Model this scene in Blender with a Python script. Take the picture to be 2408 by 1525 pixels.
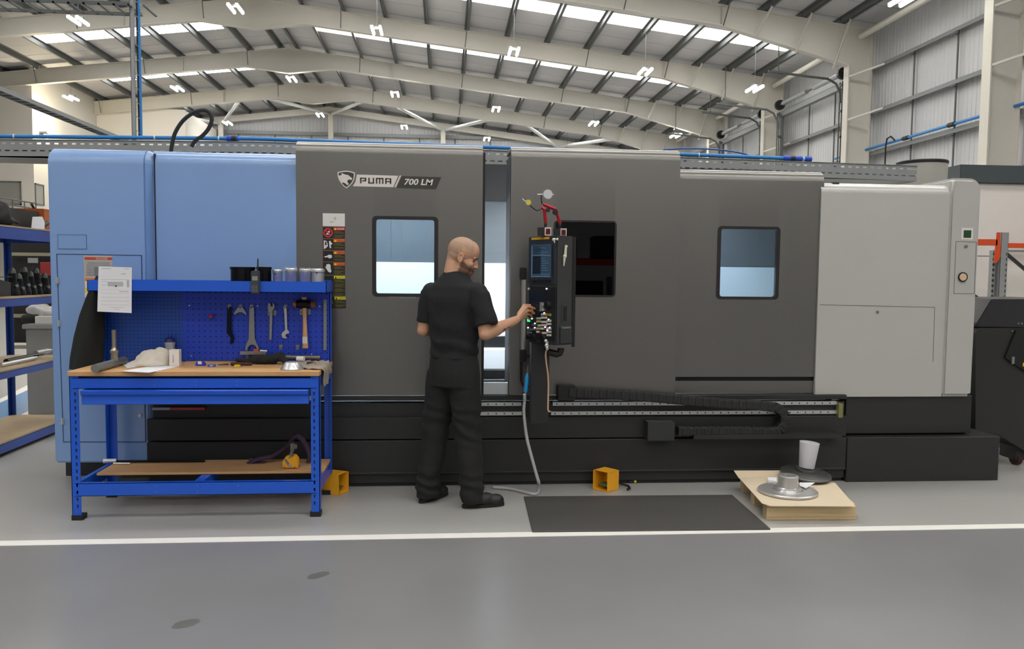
import bpy, bmesh, math, random
from mathutils import Vector, Matrix, Euler, noise
random.seed(7)
for _o in list(bpy.data.objects):
    bpy.data.objects.remove(_o)
scene = bpy.context.scene
COL = scene.collection
PI = math.pi
V = Vector

# ------------------------------------------------------------------ camera
F, CX, CY = 1882.0, 1204.0, 762.5          # focal length and centre in photo pixels
YAW, PIT, ROL, H = 0.0833328, 0.0637163, 0.0101975, 1.58
_fw = V((math.sin(YAW)*math.cos(PIT), math.cos(YAW)*math.cos(PIT), -math.sin(PIT)))
_r = V((math.cos(YAW), -math.sin(YAW), 0)); _u = _r.cross(_fw)
RR = _r*math.cos(ROL)+_u*math.sin(ROL); UU = -_r*math.sin(ROL)+_u*math.cos(ROL)
cam_data = bpy.data.cameras.new('camera'); cam = bpy.data.objects.new('camera', cam_data); COL.objects.link(cam)
cam_data.sensor_fit = 'HORIZONTAL'; cam_data.sensor_width = 36.0; cam_data.lens = 36.0*F/2408.0
cam_data.clip_end = 300
cam.matrix_world = Matrix((( RR.x, UU.x, -_fw.x, 0), (RR.y, UU.y, -_fw.y, 0), (RR.z, UU.z, -_fw.z, H), (0, 0, 0, 1)))
scene.camera = cam

# ------------------------------------------------------------------ world and exposure
world = bpy.data.worlds.new('world'); scene.world = world; world.use_nodes = True
world.node_tree.nodes['Background'].inputs[0].default_value = (0.80, 0.88, 1.0, 1)
world.node_tree.nodes['Background'].inputs[1].default_value = 1.0
vs = scene.view_settings
vs.view_transform = 'Standard'; vs.look = 'None'; vs.gamma = 1.0; vs.use_curve_mapping = False
vs.exposure = 0.0
SKY_EMIT = 11.0          # translucent roof lights
LAMP_EMIT = 40.0         # high bay tubes
WORK_LIGHT = 220.0        # lamps inside the machine

# ------------------------------------------------------------------ photo pixel -> place helpers
CAMP = V((0, 0, H))
def ray(x, y): return RR*((x-CX)/F) - UU*((y-CY)/F) + _fw
def atY(x, y, Y): d = ray(x, y); return CAMP + d*(Y/d.y)
def atZ(x, y, z=0.0): d = ray(x, y); return CAMP + d*((z-H)/d.z)
def atX(x, y, X): d = ray(x, y); return CAMP + d*(X/d.x)

# ------------------------------------------------------------------ materials
def lin(c):
    return tuple(((v/255.0)/12.92 if v/255.0 <= 0.04045 else ((v/255.0+0.055)/1.055)**2.4) for v in c)
_M = {}
def mat(name, rgb, rough=0.5, metal=0.0, var=0.06, scale=8.0, bump=0.0, bscale=200.0, coat=0.0, emit=0.0, stretch=None, spec=0.5, rgb2=None, detail=3.0):
    if name in _M: return _M[name]
    m = bpy.data.materials.new(name); m.use_nodes = True
    nt = m.node_tree; b = nt.nodes['Principled BSDF']
    c = lin(rgb)
    b.inputs['Roughness'].default_value = rough; b.inputs['Metallic'].default_value = metal
    b.inputs['Specular IOR Level'].default_value = spec
    if coat: b.inputs['Coat Weight'].default_value = coat; b.inputs['Coat Roughness'].default_value = 0.15
    tc = nt.nodes.new('ShaderNodeTexCoord'); mp = nt.nodes.new('ShaderNodeMapping')
    nt.links.new(tc.outputs['Object'], mp.inputs[0])
    if stretch: mp.inputs['Scale'].default_value = stretch
    n = nt.nodes.new('ShaderNodeTexNoise'); n.inputs['Scale'].default_value = scale; n.inputs['Detail'].default_value = detail
    nt.links.new(mp.outputs[0], n.inputs['Vector'])
    mx = nt.nodes.new('ShaderNodeMix'); mx.data_type = 'RGBA'
    if rgb2 is None:
        a = tuple(max(0, v*(1-var)) for v in c); d = tuple(min(1, v*(1+var)) for v in c)
    else:
        a, d = c, lin(rgb2)
    mx.inputs[6].default_value = (*a, 1); mx.inputs[7].default_value = (*d, 1)
    nt.links.new(n.outputs['Fac'], mx.inputs[0]); nt.links.new(mx.outputs[2], b.inputs['Base Color'])
    if bump:
        n2 = nt.nodes.new('ShaderNodeTexNoise'); n2.inputs['Scale'].default_value = bscale; n2.inputs['Detail'].default_value = 2
        nt.links.new(mp.outputs[0], n2.inputs['Vector'])
        bp = nt.nodes.new('ShaderNodeBump'); bp.inputs['Strength'].default_value = bump; bp.inputs['Distance'].default_value = 0.01
        nt.links.new(n2.outputs['Fac'], bp.inputs['Height']); nt.links.new(bp.outputs[0], b.inputs['Normal'])
    if emit:
        b.inputs['Emission Color'].default_value = (*c, 1); b.inputs['Emission Strength'].default_value = emit
    _M[name] = m
    return m
def glass(name, tint, ior=1.5, rough=0.0):
    if name in _M: return _M[name]
    m = bpy.data.materials.new(name); m.use_nodes = True; nt = m.node_tree
    for n in list(nt.nodes): nt.nodes.remove(n)
    out = nt.nodes.new('ShaderNodeOutputMaterial'); tr = nt.nodes.new('ShaderNodeBsdfTransparent'); gl = nt.nodes.new('ShaderNodeBsdfGlossy')
    fr = nt.nodes.new('ShaderNodeFresnel'); fr.inputs[0].default_value = ior
    mx = nt.nodes.new('ShaderNodeMixShader'); tr.inputs[0].default_value = (*lin(tint), 1)
    gl.inputs['Roughness'].default_value = rough
    nt.links.new(fr.outputs[0], mx.inputs[0]); nt.links.new(tr.outputs[0], mx.inputs[1]); nt.links.new(gl.outputs[0], mx.inputs[2])
    nt.links.new(mx.outputs[0], out.inputs[0]); _M[name] = m
    return m

# ------------------------------------------------------------------ mesh building
WM = {}
def wm(o): return WM.get(o.name, Matrix.Identity(4)) if o else Matrix.Identity(4)
class MB:
    def __init__(s): s.v = []; s.f = []; s.m = []
    def add(s, vs, fs, m=0):
        b = len(s.v); s.v += [V(p) for p in vs]
        for f in fs: s.f.append([b+i for i in f]); s.m.append(m)
        return s
    def box(s, a, b, m=0):
        x0, x1 = sorted((a[0], b[0])); y0, y1 = sorted((a[1], b[1])); z0, z1 = sorted((a[2], b[2]))
        return s.add([(x0,y0,z0),(x1,y0,z0),(x1,y1,z0),(x0,y1,z0),(x0,y0,z1),(x1,y0,z1),(x1,y1,z1),(x0,y1,z1)],
                     [(0,3,2,1),(4,5,6,7),(0,1,5,4),(1,2,6,5),(2,3,7,6),(3,0,4,7)], m)
    def obox(s, c, ax, ay, az, m=0):
        c, ax, ay, az = V(c), V(ax), V(ay), V(az)
        vs = [c+ax*i+ay*j+az*k for k in (-1,1) for (i,j) in ((-1,-1),(1,-1),(1,1),(-1,1))]
        return s.add(vs, [(0,3,2,1),(4,5,6,7),(0,1,5,4),(1,2,6,5),(2,3,7,6),(3,0,4,7)], m)
    def beam(s, p0, p1, w, h, m=0, up=(0,0,1)):
        p0, p1 = V(p0), V(p1); d = p1-p0; t = d.normalized(); up = V(up)
        if abs(t.dot(up)) > 0.99: up = V((0,1,0))
        sx = t.cross(up).normalized(); uz = sx.cross(t)
        return s.obox((p0+p1)/2, d/2, sx*w/2, uz*h/2, m)
    def cyl(s, p0, p1, r0, r1=None, n=16, m=0, caps=True):
        p0, p1 = V(p0), V(p1); r1 = r0 if r1 is None else r1
        t = (p1-p0).normalized(); a = t.orthogonal().normalized(); b = t.cross(a)
        vs = []
        for p, r in ((p0, r0), (p1, r1)):
            for i in range(n):
                q = 2*PI*i/n; vs.append(p+a*(math.cos(q)*r)+b*(math.sin(q)*r))
        fs = [(i, (i+1) % n, n+(i+1) % n, n+i) for i in range(n)]
        if caps: fs += [tuple(range(n-1, -1, -1)), tuple(range(n, 2*n))]
        return s.add(vs, fs, m)
    def tube(s, pts, r, n=8, m=0, caps=True):
        pts = [V(p) for p in pts]; rs = r if isinstance(r, (list, tuple)) else [r]*len(pts)
        vs = []; prev = None
        for i, p in enumerate(pts):
            t = (pts[min(i+1, len(pts)-1)]-pts[max(i-1, 0)]).normalized()
            if prev is None: a = t.orthogonal().normalized()
            else:
                a = prev-t*prev.dot(t)
                a = a.normalized() if a.length > 1e-6 else t.orthogonal().normalized()
            prev = a; b = t.cross(a)
            for k in range(n):
                q = 2*PI*k/n; vs.append(p+a*(math.cos(q)*rs[i])+b*(math.sin(q)*rs[i]))
        fs = []
        for i in range(len(pts)-1):
            for k in range(n): fs.append((i*n+k, i*n+(k+1) % n, (i+1)*n+(k+1) % n, (i+1)*n+k))
        if caps: fs += [tuple(range(n-1, -1, -1)), tuple(range((len(pts)-1)*n, len(pts)*n))]
        return s.add(vs, fs, m)
    def prism(s, poly, ext, m=0):
        poly = [V(p) for p in poly]; ext = V(ext); n = len(poly)
        nrm = V((0,0,0))
        for i in range(n): nrm += poly[i].cross(poly[(i+1) % n])
        if nrm.dot(ext) < 0: poly = poly[::-1]
        return s.add(poly+[p+ext for p in poly], [tuple(range(n-1,-1,-1)), tuple(range(n, 2*n))]+[(i,(i+1)%n,n+(i+1)%n,n+i) for i in range(n)], m)
    def lathe(s, o, prof, n=24, axis=(0,0,1), m=0, caps=True):
        o = V(o); t = V(axis).normalized(); a = t.orthogonal().normalized(); b = t.cross(a); vs = []
        for r, z in prof:
            for i in range(n):
                q = 2*PI*i/n; vs.append(o+t*z+a*(math.cos(q)*r)+b*(math.sin(q)*r))
        fs = []
        for j in range(len(prof)-1):
            for i in range(n): fs.append((j*n+i, j*n+(i+1)%n, (j+1)*n+(i+1)%n, (j+1)*n+i))
        if caps: fs += [tuple(range(n-1,-1,-1)), tuple(range((len(prof)-1)*n, len(prof)*n))]
        return s.add(vs, fs, m)
    def ell(s, c, r, rot=None, n=20, k=12, m=0):
        c = V(c); R_ = rot or Matrix.Identity(3); vs = [c+R_@V((0,0,r[2]))]
        for j in range(1, k):
            th = PI*j/k
            for i in range(n):
                q = 2*PI*i/n; vs.append(c+R_@V((r[0]*math.sin(th)*math.cos(q), r[1]*math.sin(th)*math.sin(q), r[2]*math.cos(th))))
        vs.append(c+R_@V((0,0,-r[2]))); L = len(vs)-1
        fs = [(0, 1+i, 1+(i+1)%n) for i in range(n)]
        for j in range(k-2):
            for i in range(n): fs.append((1+j*n+i, 1+(j+1)*n+i, 1+(j+1)*n+(i+1)%n, 1+j*n+(i+1)%n))
        fs += [(L, 1+(k-2)*n+(i+1)%n, 1+(k-2)*n+i) for i in range(n)]
        return s.add(vs, fs, m)
    def cap(s, p0, r0, p1, r1, n=16, m=0):                       # tapered capsule
        p0, p1 = V(p0), V(p1); L = (p1-p0).length; prof = []
        for i in range(6): q = PI/2*i/6; prof.append((max(1e-4, r0*math.sin(q)), -r0*math.cos(q)))
        for i in range(7): q = PI/2*i/6; prof.append((max(1e-4, r1*math.cos(q)), L+r1*math.sin(q)))
        return s.lathe(p0, prof, n, (p1-p0), m)
    def loft(s, rings, m=0, caps=True):
        n = len(rings[0]); vs = [p for r in rings for p in r]; fs = []
        for j in range(len(rings)-1):
            for i in range(n): fs.append((j*n+i, j*n+(i+1)%n, (j+1)*n+(i+1)%n, (j+1)*n+i))
        if caps: fs += [tuple(range(n-1,-1,-1)), tuple(range((len(rings)-1)*n, len(rings)*n))]
        return s.add(vs, fs, m)
    def plate(s, o, r, u, w, h, m=0, t=0.001):                    # flat piece, o = lower-left, r/u unit vectors, thickness along r x u
        o, r, u = V(o), V(r), V(u); nn = r.cross(u)
        return s.prism([o, o+r*w, o+r*w+u*h, o+u*h], nn*t, m)
    def build(s, name, mats, parent=None, smooth=0, bevel=0, seg=2, origin=None, weld=False):
        if not isinstance(mats, (list, tuple)): mats = [mats]
        if parent is not None: M = wm(parent)
        elif origin == 'base' or origin is None:
            xs = [p.x for p in s.v]; ys = [p.y for p in s.v]; zs = [p.z for p in s.v]
            M = Matrix.Translation(((min(xs)+max(xs))/2, (min(ys)+max(ys))/2, min(zs)))
        else: M = Matrix.Translation(origin)
        inv = M.inverted(); me = bpy.data.meshes.new(name)
        me.from_pydata([inv@p for p in s.v], [], s.f)
        for mt in mats: me.materials.append(mt)
        me.polygons.foreach_set('material_index', s.m)
        bm = bmesh.new(); bm.from_mesh(me)
        if weld: bmesh.ops.remove_doubles(bm, verts=bm.verts, dist=1e-5)
        bmesh.ops.recalc_face_normals(bm, faces=bm.faces)
        if bevel:
            es = [e for e in bm.edges if len(e.link_faces) == 2 and e.calc_face_angle(0) > 0.6]
            bmesh.ops.bevel(bm, geom=es, offset=bevel, segments=seg, affect='EDGES', clamp_overlap=True)
        bm.to_mesh(me); bm.free()
        if smooth or bevel:
            me.polygons.foreach_set('use_smooth', [True]*len(me.polygons))
            me.set_sharp_from_angle(angle=math.radians(smooth or 35))
        o = bpy.data.objects.new(name, me); COL.objects.link(o)
        if parent is not None: o.parent = parent; WM[o.name] = M
        else: o.location = M.translation; WM[o.name] = M
        return o
def tag(o, label=None, cat=None, group=None, kind=None):
    if label: o['label'] = label
    if cat: o['category'] = cat
    if group: o['group'] = group
    if kind: o['kind'] = kind
    return o
def thing(name, label, cat, loc=(0,0,0), rz=0.0, group=None, kind=None):
    o = bpy.data.objects.new(name, None); COL.objects.link(o); o.empty_display_size = 0.1
    o.location = loc; o.rotation_euler = (0, 0, rz)
    WM[o.name] = Matrix.Translation(loc)@Matrix.Rotation(rz, 4, 'Z')
    return tag(o, label, cat, group, kind)
def dup(root, loc, rz=None, label=None, group=None):
    r = root.copy(); COL.objects.link(r); r.location = loc
    if rz is not None: r.rotation_euler = (0, 0, rz)
    if label: r['label'] = label
    if group: r['group'] = group
    for ch in list(root.children):
        c = ch.copy(); COL.objects.link(c); c.parent = r
        for g in ch.children:
            d = g.copy(); COL.objects.link(d); d.parent = c
    return r
def shared(src, name, parent, delta):                              # another piece with the same mesh, moved by delta
    o = bpy.data.objects.new(name, src.data); COL.objects.link(o); o.parent = parent
    o.location = src.location+V(delta); return o
def text_poly(txt, height, bold=0.0):
    """verts (x,y) and faces of a word, left aligned, letters scaled to the wanted cap height"""
    cu = bpy.data.curves.new('txt', 'FONT'); cu.body = txt; cu.size = 1.0; cu.offset = bold; cu.resolution_u = 3
    o = bpy.data.objects.new('txt', cu); COL.objects.link(o)
    bpy.context.view_layer.update()
    me = o.evaluated_get(bpy.context.evaluated_depsgraph_get()).to_mesh()
    vs = [v.co.copy() for v in me.vertices]; fs = [tuple(p.vertices) for p in me.polygons]
    bpy.data.objects.remove(o); bpy.data.curves.remove(cu)
    x0 = min(v.x for v in vs); y0 = min(v.y for v in vs); k = height/(max(v.y for v in vs)-y0)
    return [((v.x-x0)*k, (v.y-y0)*k) for v in vs], fs, (max(v.x for v in vs)-x0)*k
def put_text(mb, txt, o, r, u, height, width=None, m=0, lift=0.0015, bold=0.0, shear=0.0):
    vs, fs, w = text_poly(txt, height, bold); o, r, u = V(o), V(r), V(u); nn = r.cross(u)
    kx = width/w if width else 1.0
    mb.add([o+r*(x*kx+shear*y)+u*y+nn*lift for x, y in vs], fs, m)
def rounded(w, h, r, n=5):
    """rounded rectangle outline, centred"""
    pts = []
    for cx, cy, a in ((w/2-r, h/2-r, 0), (-w/2+r, h/2-r, 90), (-w/2+r, -h/2+r, 180), (w/2-r, -h/2+r, 270)):
        for i in range(n+1):
            q = math.radians(a+90*i/n); pts.append((cx+r*math.cos(q), cy+r*math.sin(q)))
    return pts
def remeshed(name, mb, mats, voxel, parent=None, smooth_it=4, keep=None, disp=None):
    """union of overlapping closed shapes -> one continuous surface"""
    me = bpy.data.meshes.new(name); me.from_pydata(mb.v, [], mb.f)
    bm = bmesh.new(); bm.from_mesh(me); bmesh.ops.recalc_face_normals(bm, faces=bm.faces); bm.to_mesh(me); bm.free()
    o = bpy.data.objects.new(name, me); COL.objects.link(o)
    r = o.modifiers.new('r', 'REMESH'); r.mode = 'VOXEL'; r.voxel_size = voxel; r.use_smooth_shade = True
    if smooth_it:
        sm = o.modifiers.new('s', 'SMOOTH'); sm.factor = 0.5; sm.iterations = smooth_it
    bpy.context.view_layer.update()
    dg = bpy.context.evaluated_depsgraph_get()
    nm = bpy.data.meshes.new_from_object(o.evaluated_get(dg))
    bpy.data.objects.remove(o); nm.name = name
    if disp:
        nrm = [vn.vector.copy() for vn in nm.vertex_normals]; cos = [v.co.copy() for v in nm.vertices]; flatc = []
        for c_, n_ in zip(cos, nrm): flatc += list(disp(c_, n_))
        nm.vertices.foreach_set('co', flatc); nm.update()
    if keep:
        bm = bmesh.new(); bm.from_mesh(nm)
        bmesh.ops.delete(bm, geom=[v for v in bm.verts if not keep(v.co)], context='VERTS'); bm.to_mesh(nm); bm.free()
    M = wm(parent); inv = M.inverted()
    nm.transform(inv); nm.materials.clear()
    for mt in (mats if isinstance(mats, (list, tuple)) else [mats]): nm.materials.append(mt)
    nm.polygons.foreach_set('use_smooth', [True]*len(nm.polygons))
    o = bpy.data.objects.new(name, nm); COL.objects.link(o)
    if parent: o.parent = parent
    WM[o.name] = M
    return o

# common materials
M_CREAM = mat('cream_steel_paint', (206, 202, 192), 0.45, var=0.03)
M_GALV = mat('galvanised_steel', (128, 131, 132), 0.5, metal=0.35, var=0.08, scale=5)
M_GALVD = mat('dark_galvanised_steel', (96, 99, 99), 0.55, metal=0.3, var=0.08, scale=5)
M_ROOF = mat('roof_liner_sheet', (188, 187, 189), 0.6, var=0.03, scale=0.7)
M_CLAD = mat('wall_liner_sheet', (188, 189, 191), 0.5, var=0.03, scale=0.6)
M_WHITE = mat('white_plaster', (218, 214, 206), 0.7, var=0.02, scale=1.0)
M_SKY = mat('translucent_roof_light', (255, 253, 250), 0.4, var=0.0, emit=SKY_EMIT)
M_TUBE = mat('lit_lamp_tube', (255, 252, 240), 0.4, var=0.0, emit=LAMP_EMIT)
M_BLACK = mat('black_plastic', (22, 22, 23), 0.45, var=0.1, scale=20)
M_RUBBER = mat('black_rubber', (30, 30, 30), 0.7, var=0.1, scale=30)
M_STEEL = mat('bright_machined_steel', (206, 206, 206), 0.28, metal=0.7, var=0.05, scale=40, stretch=(1, 1, 30))
M_STEELD = mat('dull_tool_steel', (150, 152, 154), 0.4, metal=0.85, var=0.12, scale=30)
M_BLUE = mat('blue_bench_paint', (18, 86, 204), 0.38, var=0.05, scale=6, coat=0.2)
M_PIPE = mat('blue_air_pipe', (38, 122, 190), 0.4, var=0.04)
M_WOOD = mat('chipboard', (188, 142, 92), 0.6, var=0.0, rgb2=(206, 164, 114), scale=14, stretch=(0.5, 3, 3), detail=6)
M_ORANGE = mat('orange_rack_paint', (206, 74, 24), 0.45, var=0.05)
M_YELLOW = mat('yellow_paint', (240, 172, 34), 0.42, var=0.05, scale=15)
M_PAPER = mat('white_paper', (228, 228, 232), 0.8, var=0.01)
M_INK = mat('grey_print', (120, 120, 124), 0.8, var=0.05)
M_RED = mat('red_paint', (170, 30, 34), 0.4, var=0.05)
# ================================================================== the hall
RX, ZR, SL = -6.48, 10.72, 0.118          # ridge line, rafter top at ridge, slope
XR, XL = 12.2, -25.2                      # side walls
FY = [28.2+6*k for k in range(-7, 3)]     # portal frames
Y0, Y1 = FY[0], FY[-1]+6.0
def zt(x): return ZR-SL*abs(x-RX)
PUR_R = [-6.16, -4.93, -3.52, -2.11, -0.69, 0.69, 2.09, 3.49, 4.89, 6.29, 7.69, 8.83, 9.96, 11.07]
PUR_L = [-6.8, -8.03, -9.43, -10.81, -12.09, -13.47, -14.88, -16.3, -17.7, -19.1, -20.5, -21.9, -23.3, -24.6]

# ---- floor
M_FL = mat('pale_floor_paint', (156, 155, 151), 0.28, var=0.0, rgb2=(172, 171, 168), scale=0.7, detail=8, bump=0.02, bscale=60)
M_AISLE = mat('grey_floor_paint', (116, 116, 117), 0.27, var=0.0, rgb2=(134, 134, 134), scale=0.9, detail=8, bump=0.02, bscale=60)
M_LINE = mat('white_line_paint', (232, 230, 224), 0.4, var=0.03, scale=6)
M_FBLUE = mat('blue_floor_paint', (48, 128, 190), 0.3, var=0.05, scale=2)
YLINE = 4.70
mb = MB(); mb.box((XL, YLINE, -0.1), (XR, Y1, 0), 0); mb.box((XL, Y0, -0.1), (XR, YLINE, 0), 1)
floor = tag(mb.build('floor', [M_FL, M_AISLE], origin=(0, 0, 0)), 'pale grey painted factory floor with darker grey aisle', 'floor', kind='structure')
mb = MB(); mb.box((XL, YLINE, 0), (XR, YLINE+0.085, 0.002))
tag(mb.build('trim_1', M_LINE), 'white painted line along the grey aisle', 'floor line', kind='structure')
# walkway painted blue beyond the shelving
a, b, c, d = atZ(-60, 975), atZ(75, 912), atZ(75, 962), atZ(-60, 1030)
mb = MB(); mb.prism([(p.x, p.y, 0.0) for p in (a, b, c, d)], (0, 0, 0.002))
tag(mb.build('floor_marking', M_FBLUE), 'blue painted walkway on the floor beyond the blue shelving', 'floor paint', kind='structure')
mb = MB(); w1, w2 = atZ(-60, 968), atZ(75, 900); mb.prism([(a.x, a.y, 0), (b.x, b.y, 0), (w2.x, w2.y, 0), (w1.x, w1.y, 0)], (0, 0, 0.0025))
w3, w4 = atZ(75, 972), atZ(-60, 1046); mb.prism([(d.x, d.y, 0), (c.x, c.y, 0), (w3.x, w3.y, 0), (w4.x, w4.y, 0)], (0, 0, 0.0025))
tag(mb.build('trim_2', M_LINE), 'white painted edges of the blue walkway', 'floor line', kind='structure')
M_SMUDGE = mat('dark_scuff', (98, 97, 94), 0.6, var=0.1, scale=30)

# ---- roof: backing sheet, liner panels, purlins
mb = MB()
mb.prism([(RX, Y0-0.3, zt(RX)+0.30), (XR+0.3, Y0-0.3, zt(XR+0.3)+0.30), (XR+0.3, Y0-0.3, zt(XR+0.3)+0.40), (RX, Y0-0.3, zt(RX)+0.40)], (0, Y1-Y0+0.6, 0))
mb.prism([(RX, Y0-0.3, zt(RX)+0.30), (XL-0.3, Y0-0.3, zt(XL-0.3)+0.30), (XL-0.3, Y0-0.3, zt(XL-0.3)+0.40), (RX, Y0-0.3, zt(RX)+0.40)], (0, Y1-Y0+0.6, 0))
ceiling = tag(mb.build('ceiling', M_ROOF, origin=(RX, 0, 8)), 'pitched factory roof lined with pale grey sheets over steel purlins', 'roof', kind='structure')
def roofpiece(name, x0, x1, y0, y1, m, parent, off=0.20, th=0.06):
    q = MB(); q.prism([(x0, y0, zt(x0)+off), (x1, y0, zt(x1)+off), (x1, y0, zt(x1)+off+th), (x0, y0, zt(x0)+off+th)], (0, y1-y0, 0))
    return q.build(name, m, parent)
WL, WR = (-15.0, -8.36), (-4.98, 11.0)      # roof light runs on the two slopes
Ybay = FY[0]
srcs = {}
for i, y in enumerate(FY):
    for (xa, xb, key) in ((RX, XR, 'r'), (XL, RX, 'l')):
        for (o0, o1) in ((0, 1.25), (1.25, 2.5), (3.5, 4.75), (4.75, 6.0)):
            k = (key, o0)
            if k not in srcs: srcs[k] = roofpiece('roof_panel', xa, xb, y+o0+0.012, y+o1-0.012, M_ROOF, ceiling)
            else: shared(srcs[k], 'roof_panel', ceiling, (0, y-Ybay, 0))
        lo, hi = WR if key == 'r' else WL
        for (xs, xe, kk) in ((xa, lo, 'a'), (hi, xb, 'b')):
            k = (key, kk)
            if k not in srcs: srcs[k] = roofpiece('roof_panel', xs, xe, y+2.5, y+3.5, M_ROOF, ceiling)
            else: shared(srcs[k], 'roof_panel', ceiling, (0, y-Ybay, 0))
    for x in PUR_R+PUR_L:
        s_ = 1 if x > RX else -1
        k = ('p', x)
        if k not in srcs:
            q = MB(); z = zt(x); w = 0.035
            q.box((x-0.006, y+0.02, z+0.005), (x+0.006, y+5.98, z+0.195)); q.box((x-0.006, y+0.02, z+0.005), (x+s_*0.075, y+5.98, z+0.017)); q.box((x-s_*0.075, y+0.02, z+0.185), (x+0.006, y+5.98, z+0.199))
            q.box((x+s_*0.066, y+0.02, z+0.005), (x+s_*0.078, y+5.98, z+0.04))
            srcs[k] = q.build('purlin', M_GALVD, ceiling)
        else: shared(srcs[k], 'purlin', ceiling, (0, y-Ybay, 0))
# roof lights, one strip per slope and bay; every pane between two purlins its own piece
nw = 0
for i, y in enumerate(FY):
    for key, (lo, hi), purl in (('r', WR, PUR_R), ('l', WL, PUR_L)):
        nw += 1
        cuts = [lo]+sorted(x for x in purl if lo+0.2 < x < hi-0.2)+[hi]
        q = MB(); q.box((lo, y+2.47, zt(lo)+0.2), (lo+0.02, y+3.53, zt(lo)+0.26)); q.box((hi-0.02, y+2.47, zt(hi)+0.2), (hi, y+3.53, zt(hi)+0.26))
        w = q.build('window_%d' % nw, M_GALV, origin=((lo+hi)/2, y+3, 9))
        side = 'right' if key == 'r' else 'left'
        tag(w, 'translucent roof light strip on the %s slope, %s' % (side, 'far from the machine' if y > 39 else 'bay %d metres in' % int(round(y+3))), 'roof light', kind='structure')
        for a, b in zip(cuts[:-1], cuts[1:]):
            k = ('w', key, a)
            if k not in srcs: srcs[k] = (roofpiece('pane', a+0.01, b-0.01, y+2.5, y+3.5, M_SKY, w, 0.205, 0.03), w)
            else: shared(srcs[k][0], 'pane', w, (0, 0, 0))

# ---- portal frames
def frame_mesh():
    parts = {}
    for s_, key in ((1, 'rafter_right'), (-1, 'rafter_left')):
        xe = 11.95 if s_ > 0 else XL+0.25
        xh = 7.6 if s_ > 0 else RX-14.1
        zk = 7.53
        top = [(RX, zt(RX)), (xe, zt(xe))]
        bot = [(RX, 9.70), (RX+s_*1.75, zt(RX+s_*1.75)-0.6), (xh, zt(xh)-0.56), (11.28 if s_ > 0 else XL+0.92, zk)]
        q = MB(); poly = [(x, -0.012, z) for x, z in top[::-1]]+[(x, -0.012, z) for x, z in bot]
        if s_ > 0: poly = [(xe, -0.012, zk)]+poly
        else: poly = [(xe, -0.012, zk)]+poly
        q.prism(poly, (0, 0.024, 0))
        q.beam((RX, 0, zt(RX)-0.012), (xe, 0, zt(xe)-0.012), 0.24, 0.024, up=(0, 1, 0)) if False else None
        q.obox(((RX+xe)/2, 0, (zt(RX)+zt(xe))/2-0.012), ((xe-RX)/2, 0, (zt(xe)-zt(RX))/2), (0, 0.115, 0), (0, 0, 0.012))
        for (xa, za), (xb, zb) in zip(bot[:-1], bot[1:]):
            q.obox(((xa+xb)/2, 0, (za+zb)/2), ((xb-xa)/2, 0, (zb-za)/2), (0, 0.115, 0), (0, 0, 0.013))
        for xs in (RX+s_*4.2, xh):                                  # web stiffeners
            q.box((xs-0.008, -0.11, zt(xs)-0.56), (xs+0.008, 0.11, zt(xs)))
        parts[key] = q
        q = MB(); x0, x1 = (11.28, 11.95) if s_ > 0 else (XL+0.92, XL+0.25)
        q.box((x0, -0.012, 0.02), (x1, 0.012, zk)); xa, xb = min(x0, x1), max(x0, x1)
        q.box((xa-0.013, -0.14, 0.02), (xa+0.013, 0.14, zk+ (0 if s_ > 0 else 0.9))); q.box((xb-0.013, -0.14, 0.02), (xb+0.013, 0.14, zt(xb)-0.02))
        q.box((xa-0.05, -0.2, 0), (xb+0.05, 0.2, 0.03))
        parts['column_right' if s_ > 0 else 'column_left'] = q
    return parts
fm = frame_mesh()
pf0 = thing('portal_frame', '', 'steel frame', (0, 0, 0), kind='structure')
for key, q in fm.items(): q.build(key.split('_')[0], M_CREAM, pf0)
# fly braces from the purlins down to the lower flange
for x in (8.83, 9.96, 11.07):
    q = MB(); zb = zt(x)-0.56-(0.45 if x > 9 else 0.12)-(0.25 if x > 10.5 else 0)
    q.beam((x+0.02, -0.52, zt(x)+0.02), (x-0.25, -0.14, zb), 0.075, 0.02); q.build('fly_brace', M_CREAM, pf0)
for x in (-3.52, 0.69, 4.89, 7.69, -8.03, -12.09, -16.3):
    q = MB(); q.beam((x, -0.5, zt(x)+0.02), (x-0.06, -0.12, zt(x)-0.57), 0.03, 0.01); q.build('fly_brace', M_GALVD, pf0)
# column side ties to the wall rails
for z in (6.25, 7.45):
    q = MB(); q.beam((11.3, -0.14, z-0.25), (12.05, -0.75, z), 0.05, 0.05); q.build('rail_tie', M_CREAM, pf0)
names = {22.2: 'cream steel portal frame with column beside the blue wall pipe, nearest complete one in view', 28.2: 'cream steel portal frame, second one into the hall, behind the nearest roof light strips',
         34.2: 'cream steel portal frame, third one into the hall', 40.2: 'cream steel portal frame farthest in, carrying the pale diagonal tubes', 16.2: 'cream steel portal frame whose column stands at the right edge'}
first = True
for y in FY:
    y = round(y, 1)
    lab = names.get(y, 'cream steel portal frame overhead, out over the aisle side of the hall')
    if first: pf0.location = (0, y, 0); pf0['label'] = lab; pf0['group'] = 'portal frames over the aisle side'; first = False
    else: dup(pf0, (0, y, 0), label=lab, group='portal frames over the aisle side' if y not in names else 'portal frames into the hall')

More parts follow.
